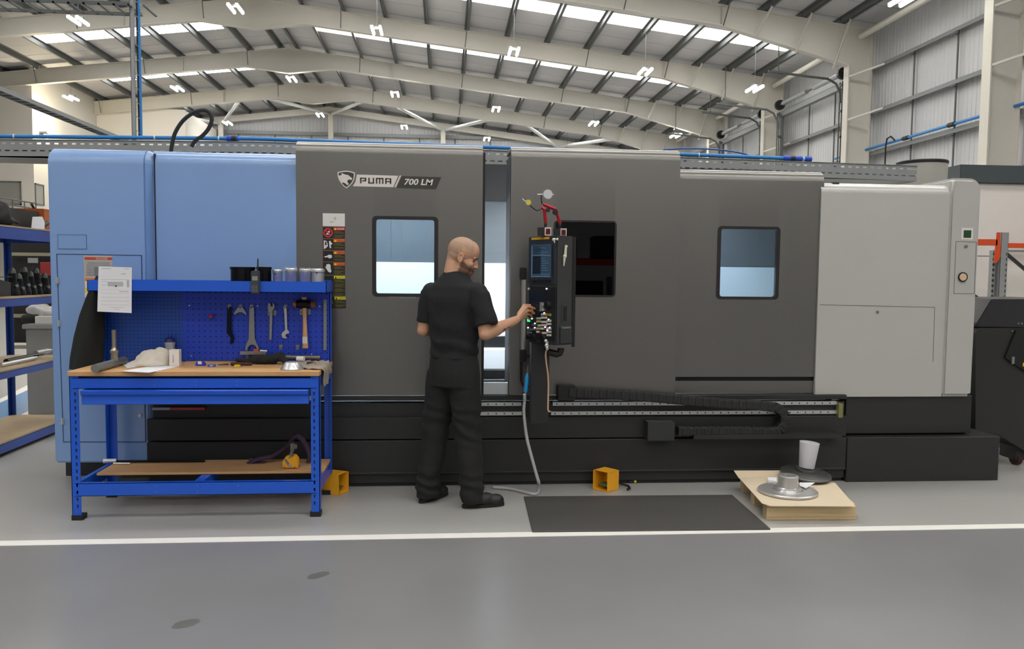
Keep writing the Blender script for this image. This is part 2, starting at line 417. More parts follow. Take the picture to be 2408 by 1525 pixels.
# ---- right wall: profiled sheet, rails, sag rods
def corrugated(axis, const, a0, a1, z0, ztop, depth, pitch=0.25):
    q = MB(); n = int((a1-a0)/pitch); pts = []
    for i in range(n):
        s0 = a0+i*pitch
        pts += [(s0, 0), (s0+pitch*0.62, 0), (s0+pitch*0.72, depth), (s0+pitch*0.9, depth)]
    pts.append((a0+n*pitch, 0))
    vs = []
    for s_, d in pts:
        zt_ = ztop(s_) if callable(ztop) else ztop
        if axis == 'y': vs += [(const-d, s_, z0), (const-d, s_, zt_)]
        else: vs += [(s_, const-d, z0), (s_, const-d, zt_)]
    q.add(vs, [(2*i, 2*i+2, 2*i+3, 2*i+1) for i in range(len(pts)-1)])
    return q
q = corrugated('y', XR, Y0, Y1, 0, zt(XR)+0.25, 0.014, 0.16); q.box((XR+0.01, Y0, 0), (XR+0.1, Y1, zt(XR)+0.3))
wall_right = tag(q.build('wall_right', M_CLAD, origin=(XR, 15, 0)), 'pale grey ribbed sheet side wall with horizontal steel rails', 'wall', kind='structure')
gsrc = {}
for y in FY:
    for z in (1.3, 2.6, 3.9, 5.1, 6.25, 7.48):
        if z not in gsrc:
            g = MB(); g.box((11.99, y+0.05, z-0.008), (12.16, y+5.95, z+0.008)); g.box((11.985, y+0.05, z-0.09), (11.997, y+5.95, z+0.008)); g.box((12.15, y+0.05, z-0.008), (12.165, y+5.95, z+0.08))
            gsrc[z] = g.build('rail', M_GALV, wall_right)
        else: shared(gsrc[z], 'rail', wall_right, (0, y-FY[0], 0))
    for dy in (2.22, 4.0):
        if dy not in gsrc:
            g = MB(); g.cyl((12.08, y+dy, 1.3), (12.08, y+dy, 7.48), 0.022, n=8)
            for z in (3.9, 5.1, 6.25, 7.48): g.box((11.99, y+dy-0.11, z-0.13), (12.02, y+dy+0.11, z-0.1)); g.cyl((12.05, y+dy, z-0.14), (12.05, y+dy, z-0.02), 0.05, n=8)
            gsrc[dy] = g.build('sag_rod', M_GALVD, wall_right)
        else: shared(gsrc[dy], 'sag_rod', wall_right, (0, y-FY[0], 0))
    if 'e' not in gsrc:
        g = MB(); g.cyl((11.62, y+0.1, 8.33), (11.62, y+5.9, 8.33), 0.085, n=12); gsrc['e'] = g.build('eaves_tube', M_CREAM, wall_right)
    else: shared(gsrc['e'], 'eaves_tube', wall_right, (0, y-FY[0], 0))
mb = MB(); mb.cyl((11.93, Y0+1, 5.2), (11.93, 24.0, 5.2), 0.035, n=10)
for y in (14.4, 18.3, 20.2): mb.cyl((11.93, y-0.12, 5.2), (11.93, y+0.12, 5.2), 0.055, n=10, m=1)
tag(mb.build('air_pipe', [M_PIPE, M_BLACK]), 'blue compressed air pipe running along the right side wall rail', 'pipe')
mb = MB(); p = atX(2088, 335, 11.9); pts = [(11.9, p.y-0.35, 5.2), (11.86, p.y-0.2, 5.34), (11.84, p.y-0.05, 5.3), (11.84, p.y, 5.1), (11.84, p.y, 4.4), (11.84, p.y, 2.0)]
mb.tube(pts, 0.022, 8); tag(mb.build('air_hose', M_RUBBER), 'black hose dropping from the blue pipe on the right wall', 'hose')

# ---- end wall with rails, gable rafter and posts
q = corrugated('x', Y1, XL, XR, 0, lambda x: zt(x)+0.25, 0.016, 0.2); q.box((XL, Y1+0.02, 0), (XR, Y1+0.1, 8.8))
wall_back = tag(q.build('wall_back', M_CLAD, origin=(0, Y1, 0)), 'pale ribbed sheet gable wall at the far end of the hall', 'wall', kind='structure')
for z in (2, 4, 6, 8, 9.25):
    g = MB(); xa = max(XL, RX-(ZR-z)/SL+0.2); xb = min(XR, RX+(ZR-z)/SL-0.2); g.box((xa, Y1-0.2, z-0.1), (xb, Y1-0.05, z+0.08)); g.build('rail', M_GALV, wall_back)
for x in range(-24, 12, 2):
    g = MB(); g.cyl((x+0.5, Y1-0.12, 2), (x+0.5, Y1-0.12, 9.2 if zt(x+0.5) > 9.5 else 8.0), 0.03, n=6); g.build('sag_rod', M_GALVD, wall_back)
for s_, xe in ((1, XR), (-1, XL)):
    g = MB(); g.obox(((RX+xe)/2, Y1-0.35, (zt(RX)+zt(xe))/2-0.18), ((xe-RX)/2, 0, (zt(xe)-zt(RX))/2), (0, 0.09, 0), (0, 0, 0.17)); g.build('gable_rafter', M_CREAM, wall_back)
M_TUBESTEEL = mat('pale_tube_paint', (214, 216, 214), 0.3, metal=0.2, var=0.03)
for px in (778, 1042, 1312, 520):
    ztop_ = 0.5
    p = atY(px, 305, Y1-0.5); z = zt(p.x)-0.42
    g = MB(); g.box((p.x-0.13, Y1-0.62, 0), (p.x+0.13, Y1-0.36, z+0.1)); g.build('gable_post', M_CREAM, wall_back)
    for s_ in (-1, 1):
        xe = p.x+s_*2.35
        g = MB(); g.cyl((p.x+s_*0.1, Y1-0.6, z), (xe, FY[-1]+0.12, zt(xe)-0.5), 0.085, n=12); g.build('brace_tube', M_TUBESTEEL, wall_back)

# ---- other walls
mb = MB(); mb.box((XL-0.1, Y0, 0), (XL, Y1, zt(XL)+0.3)); tag(mb.build('wall_left', M_CLAD), 'pale sheet wall on the far left side of the hall', 'wall', kind='structure')
mb = MB(); mb.prism([(XL, Y0-0.1, 0), (XR, Y0-0.1, 0), (XR, Y0-0.1, zt(XR)+0.25), (RX, Y0-0.1, zt(RX)+0.25), (XL, Y0-0.1, zt(XL)+0.25)], (0, 0.1, 0))
tag(mb.build('wall_front', M_CLAD), 'pale sheet gable wall on the aisle side of the hall', 'wall', kind='structure')

# ---- white office block at the left
XO = -16.68
def roofwall(q, axis, c0, c1, a0, a1, dz):
    if axis == 'x':   # wall facing the camera between x=a0..a1, y=c0..c1
        xs = [a0, a1]; poly = [(a0, c0, 0), (a1, c0, 0), (a1, c0, zt(a1)+dz), (a0, c0, zt(a0)+dz)]
        q.prism(poly, (0, c1-c0, 0))
    else:
        q.box((c0, a0, 0), (c1, a1, zt(c1)+dz))
q = MB(); roofwall(q, 'x', 34.32, 34.5, XL+0.3, XO, -0.02)
ofc = thing('wall_office', 'tall white plastered office wall with two framed windows at the far left', 'wall', (XO, 34.4, 0), kind='structure')
q.build('front_face', M_WHITE, ofc)
q = MB(); roofwall(q, 'y', XO-0.18, XO, 34.5, 40.32, 0.18); q.build('side_face', M_WHITE, ofc)
q = MB(); q.prism([(XO, 40.34, 0), (-12.55, 40.34, 0), (-12.55, 40.34, 9.28), (XO, 40.34, 9.42)], (0, 0.18, 0)); q.box((-12.73, 40.5, 0), (-12.55, Y1-0.1, 9.25)); q.build('rear_face', M_WHITE, ofc)
M_WFR = mat('grey_window_frame', (104, 106, 106), 0.5); M_WGL = mat('pale_office_glass', (150, 150, 144), 0.12, var=0.05, scale=0.6)
a, b = atY(-8, 425, 34.3), atY(51, 482, 34.3)
w = thing('window_40', 'square grey framed office window on the white wall facing the aisle', 'window', ((a.x+b.x)/2, 34.3, b.z), kind='structure')
g = MB(); t = 0.05
g.box((a.x, 34.27, a.z), (b.x, 34.34, a.z-t)); g.box((a.x, 34.27, b.z), (b.x, 34.34, b.z+t)); g.box((a.x, 34.27, a.z), (a.x+t, 34.34, b.z)); g.box((b.x-t, 34.27, a.z), (b.x, 34.34, b.z)); g.build('window_frame', M_WFR, w)
g = MB(); g.box((a.x+t, 34.29, b.z+t), (b.x-t, 34.31, a.z-t)); g.build('pane', M_WGL, w)
a, b = atX(81, 430, XO), atX(103, 484, XO)
w = thing('window_41', 'narrow grey framed office window on the warm lit side of the white wall', 'window', (XO, (a.y+b.y)/2, b.z), kind='structure')
g = MB(); x0, x1 = XO-0.02, XO+0.04
g.box((x0, a.y, a.z), (x1, b.y, a.z-t)); g.box((x0, a.y, b.z), (x1, b.y, b.z+t)); g.box((x0, a.y, a.z), (x1, a.y+t, b.z)); g.box((x0, b.y-t, a.z), (x1, b.y, b.z)); g.build('window_frame', M_WFR, w)
g = MB(); g.box((XO, a.y+t, b.z+t), (XO+0.015, b.y-t, a.z-t)); g.build('pane', M_WGL, w)
# mezzanine edge with railing
p0, p1 = atX(0, 463, -16.4), atX(108, 480, -16.4)
mb = MB(); mb.box((XL+0.5, 26, 3.2), (-16.45, 34.25, 3.72)); tag(mb.build('mezzanine', M_WHITE), 'white mezzanine floor edge below the office windows', 'mezzanine', kind='structure')
r = thing('handrail', 'dark steel handrail on the mezzanine below the office windows', 'railing', (-16.5, 30, 3.72))
for z in (4.2, 3.98):
    g = MB(); g.cyl((-16.5, 27, z), (-16.5, 34.1, z), 0.028, n=8); g.build('rail', M_GALVD, r)
for i in range(9):
    g = MB(); y = 27+i*0.88; g.cyl((-16.5, y, 3.72), (-16.5, y, 4.2), 0.024, n=8); g.build('post', M_GALVD, r)
# warm wall lamp that washes the office side wall
lt = thing('wall_lamp', 'warm white wall lamp beside the white office wall', 'lamp', (XO+0.35, 35.0, 7.2))
g = MB(); g.box((XO+0.0, 34.85, 7.15), (XO+0.3, 35.15, 7.22)); g.build('housing', M_GALV, lt)
ld = bpy.data.lights.new('warm_wash', 'POINT'); ld.energy = 260; ld.color = (1.0, 0.85, 0.55); ld.shadow_soft_size = 0.12
lo_ = bpy.data.objects.new('bulb', ld); COL.objects.link(lo_); lo_.parent = lt; lo_.location = (0.1, 0, 0.15)

# ---- overhead doors between the right columns
zD = atY(1965, 172, 22.95).z
def overhead_door(y, label, n):
    d = thing('door_%d' % n, label, 'door', (11.6, y, 0), kind='structure')
    for yy in (y+0.75, y+5.2):
        g = MB(); g.box((11.62, yy-0.07, 0), (11.70, yy+0.07, zD-0.25)); g.box((11.5, yy-0.09, 0), (11.53, yy-0.06, zD-0.25)); g.box((11.5, yy+0.06, 0), (11.53, yy+0.09, zD-0.25))
        for k in range(10): g.box((11.5, yy-0.09, 0.4+k*0.75), (11.62, yy+0.09, 0.45+k*0.75))
        g.build('guide_rail', M_GALVD, d)
        g = MB(); g.cyl((11.55, yy-0.06, zD), (11.55, yy+0.06, zD), 0.17, n=16); g.cyl((11.55, yy-0.1, zD), (11.55, yy+0.1, zD), 0.05, n=10); g.build('cable_drum', M_BLACK, d)
        g = MB(); pts = [(11.5, yy, zD-0.85), (11.48, yy, zD-0.55), (11.35, yy, zD-0.3), (11.1, yy, zD-0.17), (10.6, yy, zD-0.13), (9.3, yy, zD)]; g.tube(pts, 0.035, 6); g.cyl((9.6, yy, zD), (9.6, yy, zt(9.6)), 0.015, n=6); g.build('track', M_GALVD, d)
    g = MB(); g.cyl((11.55, y+0.6, zD), (11.55, y+5.3, zD), 0.03, n=10); g.build('shaft', M_GALVD, d)
    for ya, yb in ((y+0.9, y+2.6), (y+3.1, y+4.9)):
        g = MB(); g.cyl((11.55, ya, zD), (11.55, yb, zD), 0.075, n=12); g.build('spring', mat('silver_spring', (190, 194, 196), 0.3, metal=0.8), d)
    g = MB(); g.box((11.6, y+0.4, zD-0.4), (11.75, y+5.5, zD-0.23)); g.build('lintel', M_GALV, d)
    return d
overhead_door(22.2, 'overhead sectional door gear with tracks and springs, nearer bay', 1)
overhead_door(28.2, 'overhead sectional door gear with tracks and springs, farther bay', 2)

# ---- twin tube pendant lights
def make_light():
    t_ = thing('pendant_light', '', 'ceiling light', (0, 0, 0), group='twin tube pendant lights under the roof')
    for sx in (-0.125, 0.125):
        g = MB(); g.cap((sx, -0.38, 0), 0.043, (sx, 0.38, 0), 0.043, 10); g.build('tube', M_TUBE, t_, smooth=60)
        g = MB(); g.box((sx-0.04, -0.43, 0.045), (sx+0.04, 0.43, 0.06)); g.build('reflector', M_GALV, t_)
    g = MB(); g.box((-0.16, -0.04, 0.06), (0.16, 0.04, 0.13)); g.build('crossbar', M_GALV, t_)
    g = MB(); g.cyl((0, 0, 0.13), (0, 0, 1.35), 0.006, n=6); g.build('hanger', M_GALV, t_)
    return t_
light0 = make_light(); used = False
LXS = [-15.2, -11.0, -6.4, -2.15, 2.1, 6.3, 9.9]
rows = {17.0: 'nearest row', 25.5: 'second row', 34.4: 'third row', 42.0: 'farthest row', 8.0: 'row over the machine', -1.0: 'row above the aisle', -9.5: 'row behind the aisle'}
ordn = ['leftmost', 'second from left', 'third from left', 'fourth from left', 'fifth from left', 'sixth from left', 'rightmost']
for yy, rn in rows.items():
    for i, x in enumerate(LXS):
        if yy > 34 and x < -15 and yy > 40: continue
        lab = 'twin tube pendant light, %s in the %s' % (ordn[i], rn)
        loc = (x, yy, zt(x)-1.2)
        if not used: light0.location = loc; light0['label'] = lab; used = True
        else: dup(light0, loc, label=lab)
# ================================================================== the turning machine
M_DK = mat('charcoal_machine_paint', (118, 116, 112), 0.3, metal=0.7, coat=0.3, var=0.05, scale=60, bump=0.06, bscale=500)
M_LB = mat('light_blue_machine_paint', (122, 157, 207), 0.34, coat=0.6, spec=0.8, var=0.03, scale=3, bump=0.04, bscale=400)
M_LG = mat('pale_grey_machine_paint', (178, 177, 172), 0.34, coat=0.6, spec=0.8, var=0.03, scale=3, bump=0.04, bscale=400)
M_BASE = mat('black_machine_paint', (37, 37, 37), 0.5, var=0.08, scale=30, bump=0.05, bscale=400)
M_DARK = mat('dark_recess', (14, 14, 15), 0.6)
M_INOX = mat('brushed_stainless', (86, 92, 96), 0.45, metal=0.2, var=0.06, scale=4, stretch=(1, 1, 12))
M_INOXW = mat('white_guard_sheet', (226, 232, 236), 0.35, var=0.04, scale=2)
M_GLASS = glass('door_glass', (214, 224, 230))
M_GLASSD = glass('dark_door_glass', (40, 42, 44), 1.36)
YD, YP, YB_ = 5.865, 5.925, 5.85
mach = thing('cnc_lathe', 'long turning machine, charcoal sliding doors with light blue left end and pale grey right end', 'machine', (0.8, 6.4, 0))
def X_(px, py, Y): return atY(px, py, Y).x
def arcprofile(yf, zb, ztop, r, back, th):
    pts = [(yf, zb), (yf, ztop-r)]
    for i in range(1, 9):
        q = PI/2*i/8; pts.append((yf+r-r*math.cos(q), ztop-r+r*math.sin(q)))
    pts += [(yf+back, ztop+0.01), (yf+back, ztop-0.02)]
    ri = r-th*0.6
    for i in range(8, -1, -1):
        q = PI/2*i/8; pts.append((yf+r-ri*math.cos(q), ztop-r+ri*math.sin(q)))
    pts += [(yf+r-ri, zb)]
    return pts
def panel(name, x0, x1, zb, ztop, yf, m, hole=None, r=0.085, back=0.45, th=0.04, parent=mach):
    q = MB()
    def seg(a, b, z0): q.prism([(a, y, z) for y, z in arcprofile(yf, z0, ztop, r, back, th)], (b-a, 0, 0))
    if not hole: seg(x0, x1, zb)
    else:
        hx0, hx1, hz0, hz1 = hole
        seg(x0, hx0, zb); seg(hx1, x1, zb); seg(hx0, hx1, hz1); q.box((hx0, yf, zb), (hx1, yf+th*0.6, hz0))
    return q.build(name, m, parent, smooth=30)
def ring(q, c, w, h, r, w2, h2, r2, yf, t, m=0):
    a = rounded(w, h, r); b = rounded(w2, h2, r2); n = len(a)
    for (ya, yb) in ((yf, yf+t),):
        vs = [(c[0]+x, ya, c[1]+z) for x, z in a]+[(c[0]+x, ya, c[1]+z) for x, z in b]+[(c[0]+x, yb, c[1]+z) for x, z in a]+[(c[0]+x, yb, c[1]+z) for x, z in b]
        fs = []
        for i in range(n):
            j = (i+1) % n
            fs += [(i, j, n+j, n+i), (2*n+i, 3*n+i, 3*n+j, 2*n+j), (i, 2*n+i, 2*n+j, j), (n+i, n+j, 3*n+j, 3*n+i)]
        q.add(vs, fs, m)
def window(door, o, i, yf, gl, rad=0.03):
    (ox0, oy0, ox1, oy1), (ix0, iy0, ix1, iy1) = o, i
    a, b = atY(ox0, oy0, yf), atY(ox1, oy1, yf); c, d = atY(ix0, iy0, yf), atY(ix1, iy1, yf)
    cen = ((a.x+b.x)/2, (a.z+b.z)/2); q = MB()
    ring(q, cen, b.x-a.x, a.z-b.z, rad, d.x-c.x, c.z-d.z, rad*0.6, yf-0.004, 0.03)
    q.build('window_frame', mat('black_window_edge', (42, 40, 40), 0.15, var=0.04), door)
    q = MB(); q.prism([(cen[0]+x, yf+0.012, cen[1]+z) for x, z in rounded(d.x-c.x+0.004, c.z-d.z+0.004, rad*0.6)], (0, 0.008, 0)); q.build('pane', gl, door)
    return (min(a.x, c.x)+0.012, b.x-0.012, b.z+0.012, a.z-0.012)
def hole_of(o, yf):
    a, b = atY(o[0], o[1], yf), atY(o[2], o[3], yf); return (a.x+0.012, b.x-0.012, b.z+0.012, a.z-0.012)
ZD = 2.512; ZDB = 0.682
# --- doors
o3, i3 = (875, 507, 1030, 698), (884, 515, 1020, 690)
d3 = panel('sliding_door', X_(697, 600, YD), X_(1134, 600, YD), ZDB, ZD, YD, M_DK, hole_of(o3, YD)); window(d3, o3, i3, YD, M_GLASS)
q = MB(); x = X_(1134, 600, YD); q.box((x, YD+0.004, ZDB), (x+0.018, YD+0.05, ZD-0.06)); q.build('edge_seal', M_RUBBER, d3)
q = MB(); x = X_(1139, 600, YD+0.05); q.box((x-0.03, YD+0.05, ZDB), (x, YD+0.12, ZD-0.09)); q.build('closing_edge', M_DARK, d3)
o4, i4 = (1303, 517, 1447, 698), (1308, 521, 1443, 695)
d4 = panel('sliding_door', X_(1200, 600, YD), X_(1595, 600, YD), ZDB, ZD-0.004, YD, M_DK, hole_of(o4, YD)); window(d4, o4, i4, YD, M_GLASSD)
q = MB(); x = X_(1200, 600, YD); q.box((x-0.002, YD+0.03, ZDB), (x+0.03, YD+0.42, ZD-0.06)); q.build('closing_edge', M_DARK, d4)
q = MB(); q.box((X_(1303, 600, YD), YD+0.05, 1.2), (X_(1447, 600, YD)+0.05, YD+0.07, 2.1)); q.build('dark_backing', M_DARK, d4)  # dark sheet added behind the pane so the window reads dark
o5, i5 = (1688, 531, 1830, 704), (1696, 538, 1822, 698)
z5 = atY(1770, 398, YP).z
d5 = panel('rear_cover', X_(1590, 640, YP), X_(1931, 640, YP), 0.808, z5, YP, M_DK, hole_of(o5, YP)); window(d5, o5, i5, YP, M_GLASS)
q = MB(); q.box((X_(1580, 900, YP), YP+0.012, ZDB), (X_(1920, 910, YP)+0.02, YP+0.05, 0.775)); q.build('lower_skirt', M_DK, mach)
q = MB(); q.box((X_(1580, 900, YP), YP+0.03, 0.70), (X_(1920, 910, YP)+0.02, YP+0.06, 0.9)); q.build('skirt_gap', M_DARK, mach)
# --- blue left end
YB1, YB2 = 5.872, 5.935
x0, x1, x2 = X_(119, 700, YB1), X_(360, 700, YB1), X_(700, 600, YB2)
zb1 = atY(130, 1088, YB1).z; zt1 = atY(240, 347, YB1).z; zt2 = atY(530, 355, YB2).z
q = MB(); r = 0.11; CH = 0.038; q.prism([(x0, y, z) for y, z in [(YB1, zb1), (YB1, zt1-r)]+[(YB1+r-r*math.cos(PI/2*i/8), zt1-r+r*math.sin(PI/2*i/8)) for i in range(1, 9)]+[(YB1+1.3, zt1), (YB1+1.3, zb1)]], (x1-x0-CH, 0, 0))
b1 = q.build('cabinet', M_LB, mach, bevel=0.012, seg=3)
q = MB(); r = 0.10; q.prism([(x1-0.03, y, z) for y, z in [(YB2, ZDB), (YB2, zt2-r)]+[(YB2+r-r*math.cos(PI/2*i/8), zt2-r+r*math.sin(PI/2*i/8)) for i in range(1, 9)]+[(YB2+1.2, zt2), (YB2+1.2, ZDB)]], (x2-x1+0.06, 0, 0))
q.build('cabinet', M_LB, mach, smooth=30)
q = MB(); q.prism([(x1-CH-0.003, YB1+0.004, zb1), (x1-CH, YB1+0.003, zb1), (x1, YB1+0.07, zb1), (x1, YB1+1.3, zb1), (x1-CH-0.003, YB1+1.3, zb1)], (0, 0, zt1-zb1-0.10))
rings = []
for i in range(7):
    a_ = PI/2*i/6; yo, zo = 0.10*(1-math.cos(a_)), zt1-0.10+0.10*math.sin(a_)
    rings.append([V((x1-CH-0.003, YB1+0.003+yo, zo-0.002)), V((x1, YB1+0.07+yo*0.6, zo-0.02*i/6)), V((x1, YB1+1.3, zo-0.02*i/6)), V((x1-CH-0.003, YB1+1.3, zo-0.002))])
q.loft(rings); q.build('cabinet_edge', M_LB, mach, smooth=30)
q = MB(); q.box((x1, YB2-0.004, zb1+0.5), (x1+0.008, YB2+0.3, zt2-0.03)); q.build('cabinet_gap', M_DARK, mach)
# cabinet door with groove outline, hinges, latch and cover plate
def groove(q, pts, w, yf, m=0):
    for (xa, za), (xb, zb) in zip(pts[:-1], pts[1:]): q.beam((xa, yf, za), (xb, yf, zb), 0.004, w, m, up=(0, 0, 1) if abs(za-zb) < abs(xa-xb) else (1, 0, 0))
cx = lambda px, py: (atY(px, py, YB1).x, atY(px, py, YB1).z)
a, b, c, d = cx(134, 597), cx(333, 600), cx(343, 1038), cx(150, 1038)
q = MB(); q.prism([(a[0], YB1-0.003, a[1]), (b[0], YB1-0.003, b[1]), (c[0], YB1-0.003, c[1]), (d[0], YB1-0.003, d[1])], (0, 0.004, 0))
cdoor = q.build('cabinet_door', M_LB, mach)
q = MB(); groove(q, [a, b, c, d, a], 0.005, YB1-0.003); q.build('door_gap', mat('blue_shadow_gap', (48, 66, 104), 0.6), cdoor)
for py in (659, 760, 990):
    p = atY(134+(py-597)*0.036+1, py, YB1); q = MB(); q.box((p.x-0.012, YB1-0.012, p.z-0.022), (p.x+0.008, YB1, p.z+0.022)); q.cyl((p.x-0.002, YB1-0.014, p.z-0.02), (p.x-0.002, YB1-0.014, p.z+0.02), 0.006, n=8); q.build('hinge', M_STEEL, cdoor)
p = atY(330, 976, YB1); q = MB(); q.cyl((p.x, YB1, p.z), (p.x, YB1-0.014, p.z), 0.013, n=14); q.build('latch', M_STEEL, cdoor)
a, b = cx(136, 551), cx(204, 585); q = MB(); q.box((a[0], YB1-0.002, a[1]), (b[0], YB1+0.001, b[1])); cp = q.build('cover_plate', M_LB, mach)
q = MB(); groove(q, [a, (b[0], a[1]), b, (a[0], b[1]), a], 0.0025, YB1-0.002); q.build('plate_gap', mat('blue_plate_gap', (78, 108, 154), 0.6), cp)
a, b = atY(167, 1043, YB1), atY(176, 1072, YB1); q = MB(); q.box((a.x, YB1-0.006, a.z), (b.x+0.006, YB1+0.01, b.z)); q.build('vent_handle', M_DARK, mach)
# danger notice on the blue door (red header, orange and yellow headers below)
M_NBG = mat('grey_notice', (172, 170, 168), 0.6); M_NRED = mat('notice_red', (186, 66, 60), 0.5); M_NOR = mat('notice_orange', (226, 128, 42), 0.5); M_NYE = mat('notice_yellow', (222, 204, 30), 0.5); M_NW = mat('notice_white', (216, 214, 208), 0.6); M_NBR = mat('notice_border', (206, 180, 150), 0.6)
q = MB(); fn = YB1-0.004
def rect_px(q, x0, y0, x1, y1, Y, m, t=0.001, lift=0.0):
    a, b = atY(x0, y0, Y), atY(x1, y1, Y); q.box((a.x, Y-lift-t, a.z), (b.x, Y-lift, b.z), m)
rect_px(q, 197, 601, 266, 700, fn, 5); rect_px(q, 199, 604, 264, 611, fn, 1, lift=0.001); rect_px(q, 199, 612, 264, 651, fn, 0, lift=0.001)
rect_px(q, 200, 653, 264, 660, fn, 2, lift=0.001); rect_px(q, 200, 661, 264, 677, fn, 4, lift=0.001); rect_px(q, 200, 678, 264, 685, fn, 3, lift=0.001); rect_px(q, 200, 686, 264, 698, fn, 4, lift=0.001)
put_text(q, 'DANGER', atY(226, 610, fn-0.002), (1, 0, 0), (0, 0, 1), 0.014, m=4)
for k in range(7): rect_px(q, 204 if k else 206, 617+k*4.6, 222 if k > 2 else 258, 619+k*4.6, fn, 6, lift=0.002)
rect_px(q, 222, 628, 240, 649, fn, 6, lift=0.002)
q.build('danger_notice', [M_NBG, M_NRED, M_NOR, M_NYE, M_NW, M_NBR, M_INK], cdoor)
# --- grey right end
YG = 5.91
xg0, xg1 = X_(1931, 650, YG), X_(2226, 650, YG); zg = atY(2080, 430, YG).z; zgb = atY(2100, 932, YG).z
panel('end_cover', xg0-0.02, xg1, zgb, zg, YG, M_LG, r=0.085, back=1.0)
q = MB(); a, b = atY(1917, 898, YG), atY(1935, 933, YG); q.box((a.x, YG-0.004, a.z), (b.x, YG+0.03, zgb)); q.build('corner_tab', M_LG, mach)
xe = atY(2301, 650, YG-0.02).x; zc = atY(2265, 418, YG-0.02).z
q = MB(); ye = YG-0.02; r = 0.09
prof = [(xg1-0.012, zgb), (xe-0.004, zgb), (xe, zc-r)]+[(xe-r+r*math.cos(PI/2*i/6), zc-r+r*math.sin(PI/2*i/6)) for i in range(1, 7)]+[(xg1+0.0, zc)]+[(xg1-0.012, zg-0.08)]
q.prism([(x, ye, z) for x, z in prof], (0, 1.15, 0)); cap_ = q.build('end_cap', M_LG, mach, bevel=0.025, seg=3)
q = MB(); q.prism([(xg1+0.04, ye+0.09, zc-0.02), (xg1+0.04, ye+1.0, zc-0.02), (xg1-0.45, ye+1.0, zg), (xg1-0.25, ye+0.3, zg-0.005)], (0, 0, -0.06)); q.build('sloped_cover', M_LG, mach)
gx = lambda px, py: (atY(px, py, ye-0.0005).x, atY(px, py, ye-0.0005).z)
M_GAP = mat('grey_shadow_gap', (96, 95, 92), 0.6)
q = MB(); groove(q, [gx(2248, 567), gx(2296, 569), gx(2291, 690), gx(2243, 690), gx(2248, 567)], 0.003, ye); hat = q.build('hatch_gap', M_GAP, cap_)
p = atY(2271, 579, ye); q = MB(); q.cyl((p.x, ye, p.z), (p.x, ye-0.01, p.z), 0.012, n=12); q.build('hatch_lock', M_STEELD, cap_)
p = atY(2263, 651, ye); q = MB(); q.cyl((p.x, ye-0.001, p.z), (p.x, ye-0.012, p.z), 0.037, n=24, m=0); q.cyl((p.x-0.004, ye-0.012, p.z), (p.x-0.004, ye-0.018, p.z), 0.028, n=24, m=1); q.build('round_knob', [M_DARK, M_NBR], cap_, smooth=30)
q = MB(); a, b = atY(2261, 535, ye), atY(2287, 563, ye); q.box((a.x, ye-0.002, a.z), (b.x, ye, b.z), 0); a, b = atY(2266, 541, ye), atY(2283, 559, ye); q.box((a.x, ye-0.003, a.z), (b.x, ye-0.001, b.z), 1); q.build('sticker', [M_NW, mat('dark_green_sticker', (20, 64, 26), 0.5)], cap_)
q = MB(); fx = lambda px, py: (atY(px, py, YG-0.0005).x, atY(px, py, YG-0.0005).z)
groove(q, [fx(1928, 716), fx(2198, 722), fx(2194, 850)], 0.003, YG); q.build('access_panel_gap', M_GAP, mach)
p = atY(2063, 733, YG); q = MB(); q.cyl((p.x, YG, p.z), (p.x, YG-0.01, p.z), 0.011, n=12); q.build('panel_lock', M_STEELD, mach)
# --- black base
xb0, xb1 = X_(345, 1040, YB_), X_(1992, 1000, YB_)
q = MB()
q.box((xb0, YB_+0.02, 0.642), (xb1, YB_+0.1, 0.675)); q.box((xb0, YB_+0.055, 0.50), (xb1, YB_+0.12, 0.62))
q.box((xb0, YB_+0.01, 0.357), (xb1, YB_+0.1, 0.515)); q.box((xb0, YB_, 0.112), (xb1, YB_+0.1, 0.349)); q.box((xb0, YB_+0.02, 0.03), (xb1, YB_+0.1, 0.108)); q.box((xb0, YB_+0.05, 0.0), (xb1, YB_+1.3, 0.62)); q.box((xb0, YB_-0.006, 0.1), (xb1, YB_+0.05, 0.114))
base = q.build('base', M_BASE, mach, bevel=0.003, seg=1)
q = MB(); a = X_(985, 1100, YB_); xx = X_(1992, 960, YG)
q.box((xx, YG+0.02, 0.36), (X_(2288, 980, YG), YG+1.1, zgb+0.005)); q.build('end_plinth', M_BASE, mach, bevel=0.004, seg=1)
q = MB(); q.box((xx-0.02, YB_, 0), (X_(2349, 1080, YB_), YB_+1.1, 0.347)); q.build('end_plinth', M_BASE, mach, bevel=0.004, seg=1)
q = MB(); q.box((X_(155, 1110, 6.3), 6.3, 0), (xb0+0.1, 7.1, 0.3)); q.build('plinth', M_BASE, mach)
q = MB(); a, b = atY(358, 958, YB_-0.002), atY(481, 963, YB_-0.002); q.box((a.x, YB_-0.006, a.z), ((a.x+b.x)/2-0.06, YB_+0.03, b.z), 0); q.box(((a.x+b.x)/2-0.06, YB_-0.006, a.z), (b.x, YB_+0.03, b.z), 1); q.build('marking_strip', [M_NBG, M_NRED], base)
